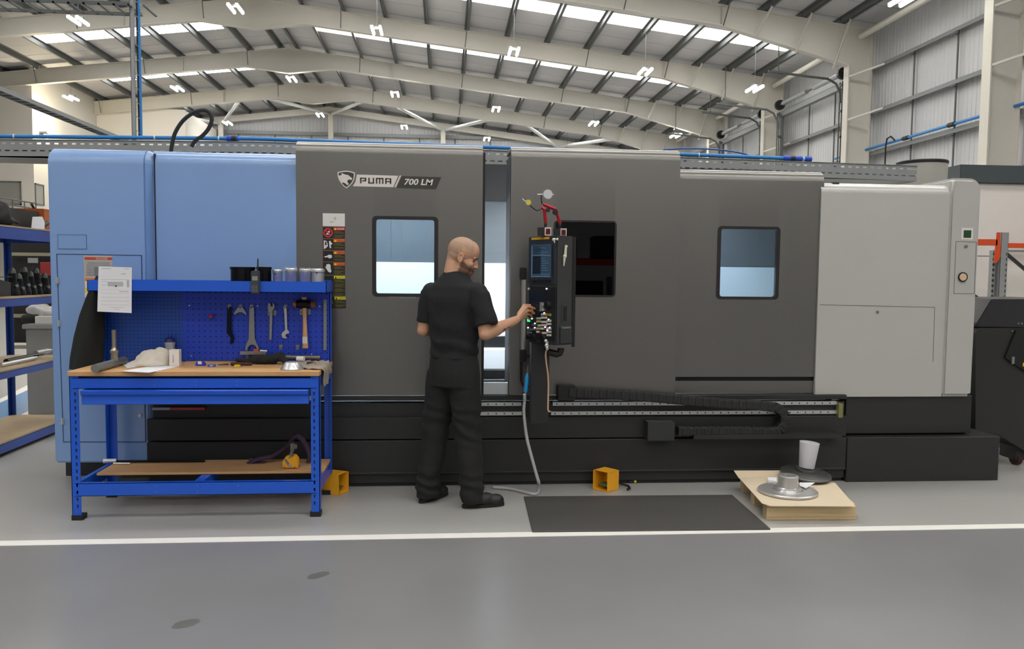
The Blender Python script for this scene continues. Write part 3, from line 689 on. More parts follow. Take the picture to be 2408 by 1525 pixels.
# guide rails with bolt holes
for (py, xs) in ((949, ((1100, 1226), (1300, 1968))), (971, ((1100, 1227), (1296, 1968)))):
    for (xa, xb) in xs:
        z = atY(1400, py, YB_+0.03).z; a = X_(xa, py, YB_+0.03); b = X_(xb, py, YB_+0.03)
        q = MB(); q.box((a, YB_+0.03, z-0.013), (b, YB_+0.06, z+0.013), 0)
        n = int((b-a)/0.0605); 
        for k in range(n): xk = a+0.03+k*0.0605; q.cyl((xk, YB_+0.031, z), (xk, YB_+0.0285, z), 0.0055, n=10, m=1)
        q.build('guide_rail', [M_STEEL, M_DARK], mach)
q = MB(); p = atY(1977, 965, YB_); q.box((p.x-0.015, YB_, p.z-0.055), (p.x+0.018, YB_+0.06, p.z+0.055)); q.build('rail_stop', mat('olive_stop', (120, 118, 70), 0.6), mach)
# cable chain
chain = MB(); ych = YB_-0.05
a, b = atY(1318, 905, ych), atY(1370, 950, ych)
chain.box((a.x-0.02, ych-0.03, b.z+0.03), (b.x-0.06, YB_+0.03, a.z))
chain = chain.build('cable_chain', M_BLACK, mach, bevel=0.004)
path = [atY(1340, 922, ych), atY(1430, 926, ych), atY(1520, 932, ych), atY(1610, 940, ych), atY(1700, 948, ych), atY(1780, 952, ych), atY(1815, 956, ych)]
cc = atY(1815, 985, ych); rr = cc-path[-1]; R0 = abs(rr.z)
for i in range(1, 9): q_ = PI*i/9; path.append(V((cc.x+R0*math.sin(q_), ych, cc.z+R0*math.cos(q_))))
path += [atY(1815, 1014, ych), atY(1740, 1012, ych), atY(1660, 1012, ych), atY(1592, 1012, ych)]
dist = [0]
for p, q_ in zip(path[:-1], path[1:]): dist.append(dist[-1]+(q_-p).length)
def along(s):
    for i in range(len(path)-1):
        if s <= dist[i+1]:
            f = (s-dist[i])/(dist[i+1]-dist[i]); return path[i].lerp(path[i+1], f), (path[i+1]-path[i]).normalized()
    return path[-1], (path[-1]-path[-2]).normalized()
lk = MB(); lk.box((-0.027, -0.035, -0.034), (0.027, 0.035, 0.034)); lk.box((-0.034, -0.039, -0.026), (0.0, 0.039, 0.026))
link0 = None; s = 0.02
while s < dist[-1]-0.02:
    p, t_ = along(s); ang = math.atan2(t_.z, t_.x)
    if link0 is None: link0 = lk.build('link', mat('chain_plastic', (34, 34, 35), 0.5), None, bevel=0.003, seg=1, origin=(0, 0, 0)); o = link0
    else: o = bpy.data.objects.new('link', link0.data); COL.objects.link(o)
    o.parent = chain; o.location = p-mach.location; o.rotation_euler = (0, -ang, 0); s += 0.056
q = MB(); a, b = atY(1524, 992, YB_-0.1), atY(1586, 1036, YB_-0.1); q.box((a.x, YB_-0.1, a.z), (b.x, YB_+0.03, b.z)); jb = q.build('junction_box', mat('dark_grey_box', (50, 51, 52), 0.4), mach, bevel=0.003)
q = MB(); a, b = atY(1632, 1022, YB_-0.1), atY(1980, 1030, YB_-0.1); q.box((a.x, YB_-0.1, a.z), (b.x, YB_+0.02, b.z)); q.build('chain_tray', M_BASE, mach)
# --- interior seen through opening and windows
YI = 6.85
q = MB(); q.box((-1.3, YI, 1.66), (3.0, YI+0.05, 2.2)); q.build('splash_guard', M_INOX, mach)
for px in (918, 943, 1008, 1778):
    x = X_(px, 560, YI); q = MB(); q.box((x-0.004, YI-0.006, 1.66), (x+0.004, YI, 2.2)); q.build('guard_seam', M_GALVD, mach)
q = MB(); q.prism([(-1.3, YI-0.02, 1.665), (-1.3, YI, 1.665), (-1.3, YI-0.1, 0.80), (-1.3, YI-0.12, 0.80)], (2.85, 0, 0)); q.build('splash_guard', M_INOXW, mach)
q = MB(); q.prism([(1.56, YI-0.02, 1.655), (1.56, YI, 1.655), (1.56, YI-0.1, 0.80), (1.56, YI-0.12, 0.80)], (1.4, 0, 0)); q.build('splash_guard', mat('pale_guard_sheet', (186, 194, 200), 0.35, var=0.12, scale=2), mach)
q = MB(); q.box((-1.3, YI-0.01, 2.19), (2.8, YI+0.1, 2.5)); q.box((-1.3, YI+0.06, 0.3), (3.0, YI+0.14, 2.45)); q.box((-1.35, 6.02, 0.7), (-1.3, YI, 2.2)); q.box((2.95, YP+0.03, 0.6), (3.0, YI, 2.3)); q.build('rear_frame', M_BASE, mach)
q = MB(); q.box((X_(1140, 800, 6.5)-0.3, 6.55, 0.97), (X_(1200, 800, 6.5)+0.3, 6.65, 1.06)); q.build('way_cover', M_DARK, mach)
for (za, zb, y) in ((0.80, 0.955, 6.5), (0.70, 0.735, 6.3)):
    q = MB(); q.box((-0.6, y, za), (1.5, y+0.06, zb)); q.build('way_cover', M_INOXW if za > 0.75 else M_INOX, mach)
q = MB(); q.box((-0.6, 6.4, 0.735), (1.5, 6.46, 0.80)); q.build('way_cover', M_DARK, mach)
q = MB(); q.prism([(X_(1140, 900, 5.95)-0.2, 5.95, 0.66), (X_(1140, 900, 5.95)-0.2, 5.96, 0.76), (X_(1140, 900, 5.95)-0.2, 5.99, 0.76), (X_(1140, 900, 5.95)-0.2, 5.99, 0.66)], (0.7, 0, 0)); q.build('way_cover', M_INOXW, mach)
for (xa, xb) in ((-1.0, 0.12), (0.62, 1.2), (1.9, 2.5)):
    wl = MB(); wl.box((xa, 6.02, 2.2), (xb, 6.1, 2.24)); wlo = wl.build('work_light', M_BASE, mach)
    wl = MB(); wl.box((xa, 6.025, 2.192), (xb, 6.095, 2.2)); wl.build('diffuser', mat('work_light_diffuser', (238, 247, 255), 0.4, emit=WORK_LIGHT, var=0), wlo)
# --- nameplate and emblem
M_SIGN = mat('sign_white', (222, 214, 208), 0.5, var=0.02); M_SIGNK = mat('sign_charcoal', (58, 56, 52), 0.5, var=0.03)
def zp(pts, k=8.92, x0=780, y0=390, Y=YD): return [atY(x0+x/k, y0+y/k, Y) for x, y in pts]
def flat(q, pts, lift, m, t=0.0015): q.prism([(p.x, YD-lift, p.z) for p in pts], (0, -t, 0), m)
q = MB(); out = [(122, 132), (200, 110), (300, 100), (400, 112), (488, 140), (486, 210), (468, 285), (438, 350), (380, 415), (310, 470), (250, 425), (190, 355), (145, 280), (125, 205)]
flat(q, zp(out), 0.0, 0)
cxx, cyy = 305, 270; inn = [(cxx+(x-cxx)*0.87, cyy+(y-cyy)*0.87) for x, y in out]; flat(q, zp(inn), 0.0016, 1)
head = [(148, 205), (212, 190), (204, 150), (285, 180), (348, 192), (385, 222), (432, 262), (415, 300), (372, 282), (334, 302), (330, 340), (358, 372), (345, 402), (316, 396), (286, 364), (238, 345), (215, 362), (165, 290)]
flat(q, zp(head), 0.0032, 0); flat(q, zp([(352, 216), (370, 224), (366, 232)]), 0.0048, 1)
q.build('emblem', [M_SIGN, M_SIGNK], d3)
q = MB(); flat(q, zp([(530, 180), (1395, 205), (1290, 445), (445, 425), (500, 330)]), 0, 0); flat(q, zp([(1428, 200), (1456, 200), (1345, 446), (1312, 446)]), 0, 0)
flat(q, zp([(1470, 212), (2300, 236), (2188, 490), (1362, 458)]), 0, 1)
def stroke(x0, y0, x1, y1): sl = 0.028; flat(q, zp([(x0, y0+sl*(x0-600)), (x1, y0+sl*(x1-600)), (x1, y1+sl*(x1-600)), (x0, y1+sl*(x0-600))]), 0.0016, 1)
w = 30
stroke(595, 245, 595+w, 365); stroke(595, 245, 725, 267); stroke(697, 245, 725, 318); stroke(640, 298, 725, 320)
stroke(768, 242, 768+w, 362); stroke(768, 340, 890, 362); stroke(862, 242, 890, 362)
stroke(928, 240, 928+w, 362); stroke(928, 240, 1086, 262); stroke(993, 240, 1021, 362); stroke(1056, 240, 1086, 362)
stroke(1122, 242, 1122+w, 362); stroke(1122, 242, 1250, 264); stroke(1220, 242, 1250, 362); stroke(1122, 300, 1250, 320)
p = atY(780+1512/8.92, 390+396/8.92, YD-0.002); p2 = atY(780+2100/8.92, 390+408/8.92, YD-0.002)
r_ = (p2-p).normalized(); put_text(q, '700 LM', p, r_, V((0, 0, 1)), 0.0445, width=(p2-p).length, m=0, bold=0.025, shear=0.24)
q.build('nameplate', [M_SIGN, M_SIGNK], d3)
q = MB(); p = atY(914, 699, YD); put_text(q, 'www.millscnc.co.uk', p, (1, 0, -0.004), (0, 0, 1), 0.017, width=0.195, lift=0.001); q.build('web_address', M_NW, d3)
# --- warning labels down the left edge of the door
M_LBK = mat('label_black', (22, 21, 22), 0.5); M_LOL = mat('label_print', (92, 86, 40), 0.6); M_LBR = mat('label_dark_red', (110, 34, 26), 0.5); M_LHR = mat('label_red', (214, 52, 44), 0.5); M_LHO = mat('label_orange', (236, 112, 40), 0.5); M_LHY = mat('label_yellow', (226, 216, 34), 0.5); M_LW = mat('label_white', (220, 218, 214), 0.5)
LM = [M_LBK, M_LOL, M_LBR, M_LHR, M_LHO, M_LHY, M_LW]
q = MB(); rect_px(q, 759, 501, 811, 532, YD, 6); rect_px(q, 784, 513, 792.5, 513.7, YD, 1, lift=0.001); rect_px(q, 787.6, 509, 788.4, 518, YD, 1, lift=0.001); rect_px(q, 776, 521, 784, 522, YD, 1, lift=0.001); q.build('blank_label', LM, d3)
labs = [(533, 560.5, 3, 'DANGER', 'hand'), (561, 588, 4, 'WARNING', 'door'), (589, 615.5, 4, 'WARNING', 'chuck'), (616, 646, 4, 'WARNING', 'glove'), (647, 695, 5, 'CAUTION', 'oil'), (696, 725, 5, 'CAUTION', 'oil')]
for k, (ya, yb, hm, word, pic) in enumerate(labs):
    dx = 0 if k < 4 else (1 if k == 4 else 2.5)
    q = MB(); rect_px(q, 759+dx, ya, 811.5+dx, yb, YD, 2 if hm != 5 else 1); rect_px(q, 760+dx, ya+0.8, 783.5+dx, yb-0.8, YD, 0, lift=0.001); rect_px(q, 784+dx, ya+0.8, 810.7+dx, yb-0.8, YD, 0, lift=0.001)
    rect_px(q, 784.5+dx, ya+1.2, 810.5+dx, ya+8.2, YD, hm, lift=0.002)
    tri = [(786, 7.2), (791.5, 7.2), (788.7, 2.2)]
    flat(q, [atY(x+dx, ya+y, YD) for x, y in tri], 0.003, 5 if hm != 5 else 0)
    p = atY(793+dx, ya+6.9, YD-0.004); put_text(q, word, p, (1, 0, 0), (0, 0, 1), 0.013, width=0.05, m=6 if hm == 3 else 0)
    n = int((yb-ya-11)/2.3)
    for j in range(n):
        if j in (3, 8, 13): continue
        rect_px(q, 786+dx, ya+10.2+j*2.3, (809 if (j*7) % 3 else 803)+dx, ya+11.9+j*2.3, YD, 1, lift=0.002)
    c = atY(771.5+dx, (ya+yb)/2, YD)
    if pic == 'hand':
        ringm = MB(); q.cyl((c.x, YD-0.001, c.z), (c.x, YD-0.003, c.z), 0.033, n=24, m=3); q.cyl((c.x, YD-0.003, c.z), (c.x, YD-0.004, c.z), 0.024, n=24, m=0)
        flat(q, [atY(771.5+x, (ya+yb)/2+y, YD) for x, y in ((-5, 4), (-1, -1), (2, -5), (5, -3), (3, 1), (5, 4), (0, 5))], 0.0042, 6); q.obox((c.x, YD-0.006, c.z), (0.02, 0, -0.02), (0, 0.0006, 0), (0.003, 0, 0.003), 3)
    elif pic == 'glove':
        flat(q, [atY(771.5+x, (ya+yb)/2+y, YD) for x, y in ((-8, -6), (-4, -3), (-4, -10), (-1, -10), (1, -11), (4, -10), (6, -8), (6, -1), (8, 7), (5, 10), (0, 7), (-3, 2))], 0.002, 6)
    elif pic == 'door':
        flat(q, [atY(771.5+x, (ya+yb)/2+y, YD) for x, y in ((-10, -10), (-3, -8), (0, 3), (-4, 8), (-10, 11))], 0.002, 6); flat(q, [atY(771.5+x, (ya+yb)/2+y, YD) for x, y in ((2, -7), (5, -9), (9, -3), (11, -2), (6, 2), (8, 8), (4, 9), (3, 2))], 0.002, 6); flat(q, [atY(771.5+x, (ya+yb)/2+y, YD) for x, y in ((-7, -7), (-4, -6), (-3, 1), (-7, 2))], 0.0036, 0)
    else:
        flat(q, [atY(772+dx+x, (ya+yb)/2+y, YD) for x, y in ((-9, 0), (-3, -1), (2, -4), (8, -3), (9, 3), (3, 5), (-2, 2), (-8, 3))], 0.002, 6 if pic == 'chuck' else 1)
        if pic == 'oil': flat(q, [atY(772+dx+x, (ya+yb)/2+y, YD) for x, y in ((-3, 9), (6, 7), (8, 10), (2, 13))], 0.002, 6) if yb-ya > 40 else None
    q.build('warning_label', LM, d3)
# --- door handle bar, loop handle
q = MB(); a, b = atY(1231.5, 656, YD-0.06), atY(1231.5, 822, YD-0.06); q.cyl((a.x, YD-0.06, b.z), (a.x+0.0, YD-0.06, a.z), 0.017, n=14); hb = q.build('handle_bar', mat('satin_aluminium', (190, 188, 184), 0.35, metal=0.6), d4, smooth=30)
for (pya, pyb) in ((629, 657), (821, 850)):
    q = MB(); a, b = atY(1231, pya, YD-0.06), atY(1231, pyb, YD-0.06); q.box((a.x-0.022, YD-0.085, b.z), (a.x+0.022, YD, a.z)); q.build('handle_end', M_BLACK, d4, bevel=0.006)
q = MB(); yh = YD-0.06; q.tube([atY(1246, 837, YD), atY(1246, 837, yh), atY(1236, 836, yh), atY(1228, 840, yh), atY(1226, 850, yh), atY(1226, 895, yh), atY(1230, 905, yh), atY(1246, 908, yh), atY(1246, 908, YD)], 0.009, 8); q.build('loop_handle', M_BLACK, d4, smooth=40)

# ================================================================== control pendant (part of the machine)
A_, B_ = atY(1308, 680, 5.27), atY(1243, 680, 5.53)
fr = V((A_.x-B_.x, A_.y-B_.y, 0)); FW = fr.length; fr.normalize(); fnn = fr.cross(V((0, 0, 1)))     # outward normal
O_ = V((B_.x, B_.y, 0))
def FP(px, py, lift=0.0):
    d = ray(px, py); t = (O_+fnn*lift-CAMP).dot(fnn)/d.dot(fnn); return CAMP+d*t
zt_ = FP(1308, 553).z; zb_ = FP(1308, 812).z
M_CP = mat('navy_black_pendant', (40, 46, 56), 0.4, var=0.05); M_CPS = mat('charcoal_pendant', (52, 53, 54), 0.45, var=0.05)
q = MB(); D = 0.15
q.prism([O_+V((0, 0, zb_)), O_+fr*FW+V((0, 0, zb_)), O_+fr*FW+V((0, 0, zt_)), O_+V((0, 0, zt_))], -fnn*D)
cp = q.build('control_panel', M_CPS, mach, bevel=0.008)
def fbox(q, x0, y0, x1, y1, t, m=0, back=0.002, lift=0.0):
    a, b = FP(x0, y0), FP(x1, y1); s0 = (a-O_).dot(fr); s1 = (b-O_).dot(fr)
    q.prism([O_+fr*s0+V((0, 0, b.z)), O_+fr*s1+V((0, 0, b.z)), O_+fr*s1+V((0, 0, a.z)), O_+fr*s0+V((0, 0, a.z))], fnn*t, m)
    if lift: 
        for v in q.v[-8:]: v += fnn*lift
q = MB(); fbox(q, 1245, 557, 1306, 668, 0.006); q.build('display_bezel', M_CP, cp, bevel=0.002, seg=1)
q = MB(); fbox(q, 1245, 672, 1307, 803, 0.006); q.build('key_bezel', mat('black_pendant_face', (27, 29, 33), 0.4), cp, bevel=0.002, seg=1)
q = MB(); fbox(q, 1251.6, 558.5, 1293.5, 562, 0.008); q.build('yellow_strip', mat('pendant_yellow', (214, 160, 30), 0.4), cp)
M_SC = mat('lit_screen', (52, 76, 98), 0.2, emit=0.12, var=0.1, scale=60); M_SCD = mat('lit_screen_dark', (30, 40, 52), 0.2, emit=0.08); M_SCL = mat('lit_screen_line', (100, 128, 150), 0.2, emit=0.15)
q = MB(); fbox(q, 1252, 575, 1297.5, 652, 0.007, 0)
fbox(q, 1255, 601.5, 1273, 643, 0.008, 1); fbox(q, 1252, 578, 1253, 652, 0.008, 2); fbox(q, 1274, 643.5, 1294, 645, 0.008, 2); fbox(q, 1253, 600, 1297, 600.7, 0.008, 2)
for k in range(9): fbox(q, 1254+k*4.6, 648, 1257+k*4.6, 651, 0.008, 2)
for k in range(8): fbox(q, 1256+(k % 2)*19, 580+k*2.4, 1268+(k % 3)*6+(k % 2)*10, 581+k*2.4, 0.008, 2 if k % 2 else 1)
for k in range(6): fbox(q, 1276, 607+k*5.5, 1284+(k % 3)*4, 608+k*5.5, 0.008, 2)
q.build('screen', [M_SC, M_SCD, M_SCL], cp)
M_KEY = mat('ivory_key', (206, 204, 196), 0.5); M_KEYY = mat('yellow_key', (196, 190, 110), 0.5); M_KEYD = mat('navy_key', (28, 38, 58), 0.45); M_KEYG = mat('grey_key', (110, 112, 116), 0.5)
q = MB()
for k in range(11): fbox(q, 1254+k*4, 657.5, 1256.4+k*4, 663.5, 0.009)
for k in range(11): fbox(q, 1299, 577+k*6.7, 1302, 581+k*6.7, 0.009)
tag(q.build('soft_keys', M_BLACK, cp), kind='stuff')
q = MB()
for j in range(8):
    for i in range(9): fbox(q, 1246.5+i*4.1, 685+j*5.2, 1249+i*4.1, 688.5+j*5.2, 0.010)
tag(q.build('keyboard_keys', M_KEYD, cp), kind='stuff')
def krow(x0, y, n, m, w=2.9, h=5):
    q = MB()
    for i in range(n): fbox(q, x0+i*(w+0.55), y, x0+i*(w+0.55)+w, y+h, 0.012)
    q.build('key_row', m, cp)
Z6 = lambda x, y: (1230+x/8.47, 670+y/8.47)
for (x, y, n, m) in ((290, 640, 3, M_KEY), (290, 700, 3, M_KEYY), (315, 780, 2, M_KEY), (290, 840, 3, M_KEYY), (290, 905, 2, M_KEY), (383, 560, 3, M_KEY), (383, 625, 4, M_KEY), (383, 710, 4, M_KEY), (383, 775, 4, M_KEY), (383, 842, 3, M_KEY), (405, 930, 3, M_KEY),
                     (495, 690, 3, M_KEY), (495, 752, 3, M_KEY), (495, 842, 3, M_KEY), (495, 908, 3, M_KEY), (495, 972, 3, M_KEY), (200, 768, 3, M_KEYG), (200, 855, 3, M_KEYG), (110, 860, 3, M_KEYG), (110, 920, 3, M_KEYG), (205, 535, 1, M_KEY), (248, 535, 1, M_KEY), (120, 50, 1, M_KEY)):
    a = Z6(x, y); krow(a[0], a[1], n, m)
for (x0, y0, x1, y1, rgb, em, nm) in ((112, 665, 152, 728, (40, 255, 120), 2.5, 'green_button'), (545, 565, 578, 618, (60, 150, 80), 0.2, 'small_green_button'), (495, 565, 530, 612, (180, 70, 20), 0.2, 'orange_button'), (365, 920, 398, 962, (150, 50, 44), 0, 'red_button'), (450, 848, 482, 900, (200, 40, 60), 0, 'red_button'), (115, 770, 140, 795, (150, 30, 30), 0, 'red_button'), (462, 560, 484, 602, (214, 190, 60), 0.1, 'amber_button')):
    a, b = Z6(x0, y0), Z6(x1, y1); q = MB(); fbox(q, a[0], a[1], b[0], b[1], 0.013); q.build(nm, mat(nm, rgb, 0.4, emit=em), cp)
q = MB()
for (x, y) in ((443, 555), (530, 683), (258, 762), (255, 848), (120, 845), (552, 842), (198, 665), (462, 835), (490, 72), (505, 900)):
    a = Z6(x, y); p = FP(*a); q.cyl(p, p+fnn*0.013, 0.005, n=8)
q.build('indicator_lamps', mat('indicator_white', (215, 220, 255), 0.4, emit=2.0), cp)
for (x, y, r) in ((520, 400, 0.03), (430, 1060, 0.03), (240, 1045, 0.024), (150, 1030, 0.018), (330, 545, 0.02)):
    a = Z6(x, y); p = FP(*a); q = MB(); q.cyl(p, p+fnn*0.03, r, r*0.85, n=18); q.obox(p+fnn*0.033, fr*0.004, V((0, 0, r*0.8)), fnn*0.003, 0); q.build('dial', M_BLACK, cp, bevel=0.002)
for (x, y) in ((460, 385), (455, 470)):
    a = Z6(x, y); p = FP(*a); q = MB(); q.cyl(p, p+fnn*0.03, 0.012, n=12); q.obox(p+fnn*0.04, fr*0.003, V((0, 0, 0.016)), fnn*0.012); q.build('key_switch', M_STEEL, cp)
a = Z6(165, 520); p = FP(*a); q = MB(); q.cyl(p, p+fnn*0.012, 0.034, n=24, m=0); q.cyl(p+fnn*0.012, p+fnn*0.03, 0.02, 0.026, n=24, m=1); q.build('emergency_stop', [mat('pendant_yellow', (214, 160, 30), 0.4), M_RED], cp, smooth=30)
# side face details: slot, pocket, edge line
def SP(px, py):
    o = O_+fr*FW; nn = fr; d = ray(px, py); t = (o-CAMP).dot(nn)/d.dot(nn); return CAMP+d*t
def sbox(q, x0, y0, x1, y1, t, m=0, base=0.0):
    a, b = SP(x0, y0), SP(x1, y1); o = O_+fr*(FW+base); s0 = (a-o).dot(-fnn); s1 = (b-o).dot(-fnn)
    q.prism([o-fnn*s0+V((0, 0, b.z)), o-fnn*s1+V((0, 0, b.z)), o-fnn*s1+V((0, 0, a.z)), o-fnn*s0+V((0, 0, a.z))], fr*t, m)
q = MB(); sbox(q, 1320, 716, 1338, 758, 0.003, 0); sbox(q, 1324, 720, 1332, 754, 0.004, 1); q.build('card_slot', [M_CPS, M_DARK], cp)
q = MB(); sbox(q, 1316, 768, 1342, 806, 0.012, 0); sbox(q, 1319, 769, 1339, 772, 0.014, 1); q.build('socket_cover', [mat('pendant_pocket', (46, 50, 52), 0.45), M_KEYG], cp, bevel=0.002, seg=1)
q = MB(); sbox(q, 1347.5, 556, 1350.5, 815, 0.004, 0); q.build('edge_gasket', M_DARK, cp)
# post, bracket
yp = 5.5; a, b = atY(1250, 800, yp), atY(1290, 996, yp); q = MB(); q.box((a.x, yp, b.z), (b.x, yp+0.12, a.z+0.06)); post = q.build('pendant_post', mat('black_post', (33, 33, 34), 0.5), mach, bevel=0.004)
q = MB(); q.box((b.x-0.08, yp+0.1, 0.62), (b.x, YD, 0.74)); q.box((b.x-0.08, yp+0.1, 1.0), (b.x, YD, 1.1)); q.build('slide_bracket', M_BASE, mach)
q = MB(); c_ = atY(1285, 812, 5.4); q.tube([atY(1288, 827, 5.42), atY(1310, 832, 5.42), atY(1316, 830, 5.42), atY(1319, 822, 5.42), atY(1319, 818, 5.42)], 0.024, 10); q.build('grab_arm', M_BLACK, cp, smooth=40)
# ================================================================== blue workbench
BX0, BX1, BY0, BY1, ZT = -2.335, -0.80, 5.165, 5.74, 0.945
bench = thing('workbench', 'blue steel workbench with chipboard top, pegboard back and lower shelf', 'workbench', ((BX0+BX1)/2, 5.45, 0))
def zpx(py, Y, px=450): return atY(px, py, Y).z
LW = 0.055
M_SLOTD = mat('slot_shadow', (10, 16, 40), 0.7); M_SLOTW = mat('slot_bright', (176, 186, 200), 0.6)
def leg(x, y, sx, sy, ztop):
    q = MB(); q.box((x, y, 0.03), (x+sx*LW, y+sy*0.004, ztop)); q.box((x, y, 0.03), (x+sx*0.004, y+sy*LW, ztop))
    l = q.build('leg', M_BLUE, bench)
    q = MB(); z = 0.07; k = 0
    while z < ztop-0.06:
        xc = x+sx*LW*0.62; q.prism([(xc-0.006, y-0.001, z+0.03), (xc+0.006, y-0.001, z+0.03), (xc+0.003, y-0.001, z+0.008), (xc-0.003, y-0.001, z+0.008)], (0, 0.002, 0), 0)
        z += 0.0445; k += 1
    tag(q.build('slots', [M_SLOTD], l), kind='stuff')
    q = MB(); q.box((x-sx*0.004, y-sy*0.004, 0), (x+sx*(LW+0.008), y+sy*(LW+0.008), 0.032)); q.build('foot', M_BLACK, l)
    return l
leg(BX0, BY0, 1, 1, 0.912); leg(BX1, BY0, -1, 1, 0.912)
leg(BX0, BY1, 1, -1, 1.52); leg(BX1, BY1, -1, -1, 1.52)
M_RIV = mat('rivet', (120, 140, 180), 0.4, metal=0.5)
def beamx(z0, z1, y, name='beam', x0=BX0+LW*0.4, x1=BX1-LW*0.4, dep=0.035):
    q = MB(); q.box((x0, y, z0), (x1, y+0.003, z1)); q.box((x0, y, z1-0.003), (x1, y+dep, z1)); q.box((x0, y, z0), (x1, y+dep*0.5, z0+0.003))
    b_ = q.build(name, M_BLUE, bench)
    q = MB()
    for t in (0.33, 0.5, 0.67):
        for zz in (0.3, 0.7):
            p = (x0+(x1-x0)*t, y, z0+(z1-z0)*zz); q.cyl(p, (p[0], y-0.0015, p[2]), 0.0035, n=8)
    q.build('rivets', M_RIV, b_)
    return b_
zb1_, zb0_ = zpx(888, BY0), zpx(913, BY0)
beamx(zb0_, min(zb1_, 0.913), BY0-0.002); beamx(zb0_, 0.912, BY1-0.04)
zl1, zl0 = zpx(1133, BY0), zpx(1163, BY0)
beamx(zl0, zl1, BY0-0.001); beamx(zl0, zl1, BY1-0.04)
for x in (BX0+0.004, BX1-0.034):
    for (z0, z1) in ((zb0_, 0.912), (zl0, zl1)):
        q = MB(); q.box((x, BY0+0.02, z0), (x+0.03, BY1-0.02, z1)); q.build('beam', M_BLUE, bench)
xm = (BX0+BX1)/2; q = MB(); q.box((xm-0.03, BY0+0.02, zl1-0.06), (xm+0.03, BY1-0.02, zl1-0.002)); q.build('beam', M_BLUE, bench)
q = MB(); q.box((BX0-0.005, BY0-0.012, ZT-0.031), (BX1+0.002, BY1+0.01, ZT)); q.build('worktop', M_WOOD, bench, bevel=0.003, seg=1)
ys = 5.36; q = MB(); q.box((BX0+0.07, ys, zl1), (BX1-0.008, BY1-0.03, zl1+0.016)); q.build('lower_shelf', M_WOOD, bench, bevel=0.002, seg=1)
# drawer
yd = BY0-0.035; a, b = atY(190, 917, yd), atY(725, 950, yd); z1, z0 = a.z, b.z
q = MB(); q.prism([(a.x, y, z) for y, z in ((yd+0.012, z0), (yd+0.006, z0+0.004), (yd+0.012, z0+0.05), (yd-0.006, z0+0.066), (yd-0.010, z1-0.004), (yd-0.004, z1), (yd+0.45, z1), (yd+0.45, z0))], (b.x-a.x, 0, 0)); dr = q.build('drawer', M_BLUE, bench, smooth=25)
for x in (a.x-0.012, b.x+0.002):
    q = MB(); q.box((x, yd+0.03, z0+0.02), (x+0.012, yd+0.42, z0+0.05)); q.build('runner', M_STEELD, dr)
# upper shelf tray
ysf = 5.45; a, b = atY(212, 672, ysf), atY(770, 672, ysf); zs0, zs1 = zpx(686, ysf), zpx(659.5, ysf)
q = MB(); q.box((BX0, ysf, zs0), (BX1+0.006, ysf+0.004, zs1)); q.box((BX0, ysf, zs0), (BX1+0.006, BY1, zs0+0.004)); q.box((BX0, ysf, zs0), (BX0+0.004, BY1, zs1)); q.box((BX1+0.002, ysf, zs0), (BX1+0.006, BY1, zs1)); q.box((BX0, BY1-0.004, zs0), (BX1+0.006, BY1, zs1)); q.build('upper_shelf', M_BLUE, bench)
# pegboards: dot pattern is fine perforation in the sheet
def pegmat(name, rgb, pitch, rad, hole):
    m = mat(name, rgb, 0.45, var=0.03); nt = m.node_tree; b_ = nt.nodes['Principled BSDF']
    tc = nt.nodes.new('ShaderNodeTexCoord'); sc = nt.nodes.new('ShaderNodeVectorMath'); sc.operation = 'SCALE'; sc.inputs['Scale'].default_value = 1/pitch
    fr_ = nt.nodes.new('ShaderNodeVectorMath'); fr_.operation = 'FRACTION'; sub = nt.nodes.new('ShaderNodeVectorMath'); sub.operation = 'SUBTRACT'; sub.inputs[1].default_value = (0.5, 0.5, 0.5)
    mul = nt.nodes.new('ShaderNodeVectorMath'); mul.operation = 'MULTIPLY'; mul.inputs[1].default_value = (1, 0, 1); ln = nt.nodes.new('ShaderNodeVectorMath'); ln.operation = 'LENGTH'
    lt_ = nt.nodes.new('ShaderNodeMath'); lt_.operation = 'LESS_THAN'; lt_.inputs[1].default_value = rad
    nt.links.new(tc.outputs['Object'], sc.inputs[0]); nt.links.new(sc.outputs[0], fr_.inputs[0]); nt.links.new(fr_.outputs[0], sub.inputs[0]); nt.links.new(sub.outputs[0], mul.inputs[0]); nt.links.new(mul.outputs[0], ln.inputs[0]); nt.links.new(ln.outputs['Value'], lt_.inputs[0])
    mx = nt.nodes.new('ShaderNodeMix'); mx.data_type = 'RGBA'; old = b_.inputs['Base Color'].links[0].from_socket
    nt.links.new(lt_.outputs[0], mx.inputs[0]); nt.links.new(old, mx.inputs[6]); mx.inputs[7].default_value = (*lin(hole), 1); nt.links.new(mx.outputs[2], b_.inputs['Base Color'])
    return m
M_PEG1 = pegmat('fine_pegboard', (22, 72, 164), 0.0255, 0.15, (8, 18, 44)); M_PEG2 = pegmat('coarse_pegboard', (24, 62, 190), 0.038, 0.13, (6, 10, 30))
YPB = 5.70; xs_ = atY(430, 770, YPB).x
q = MB(); q.box((BX0+0.01, YPB+0.006, ZT+0.001), (xs_+0.01, YPB+0.012, zs0)); q.build('pegboard', M_PEG1, bench)
q = MB(); q.box((xs_, YPB-0.004, ZT+0.012), (BX1-0.012, YPB+0.004, zs0)); pb = q.build('pegboard', M_PEG2, bench)
q = MB()
for px, py in ((446, 718), (450, 836), (606, 719), (608, 837), (752, 720), (730, 845), (733, 832)):
    p = atY(px, py, YPB); q.cyl((p.x, YPB-0.004, p.z), (p.x, YPB-0.008, p.z), 0.005, n=8)
q.build('screws', M_STEEL, pb)

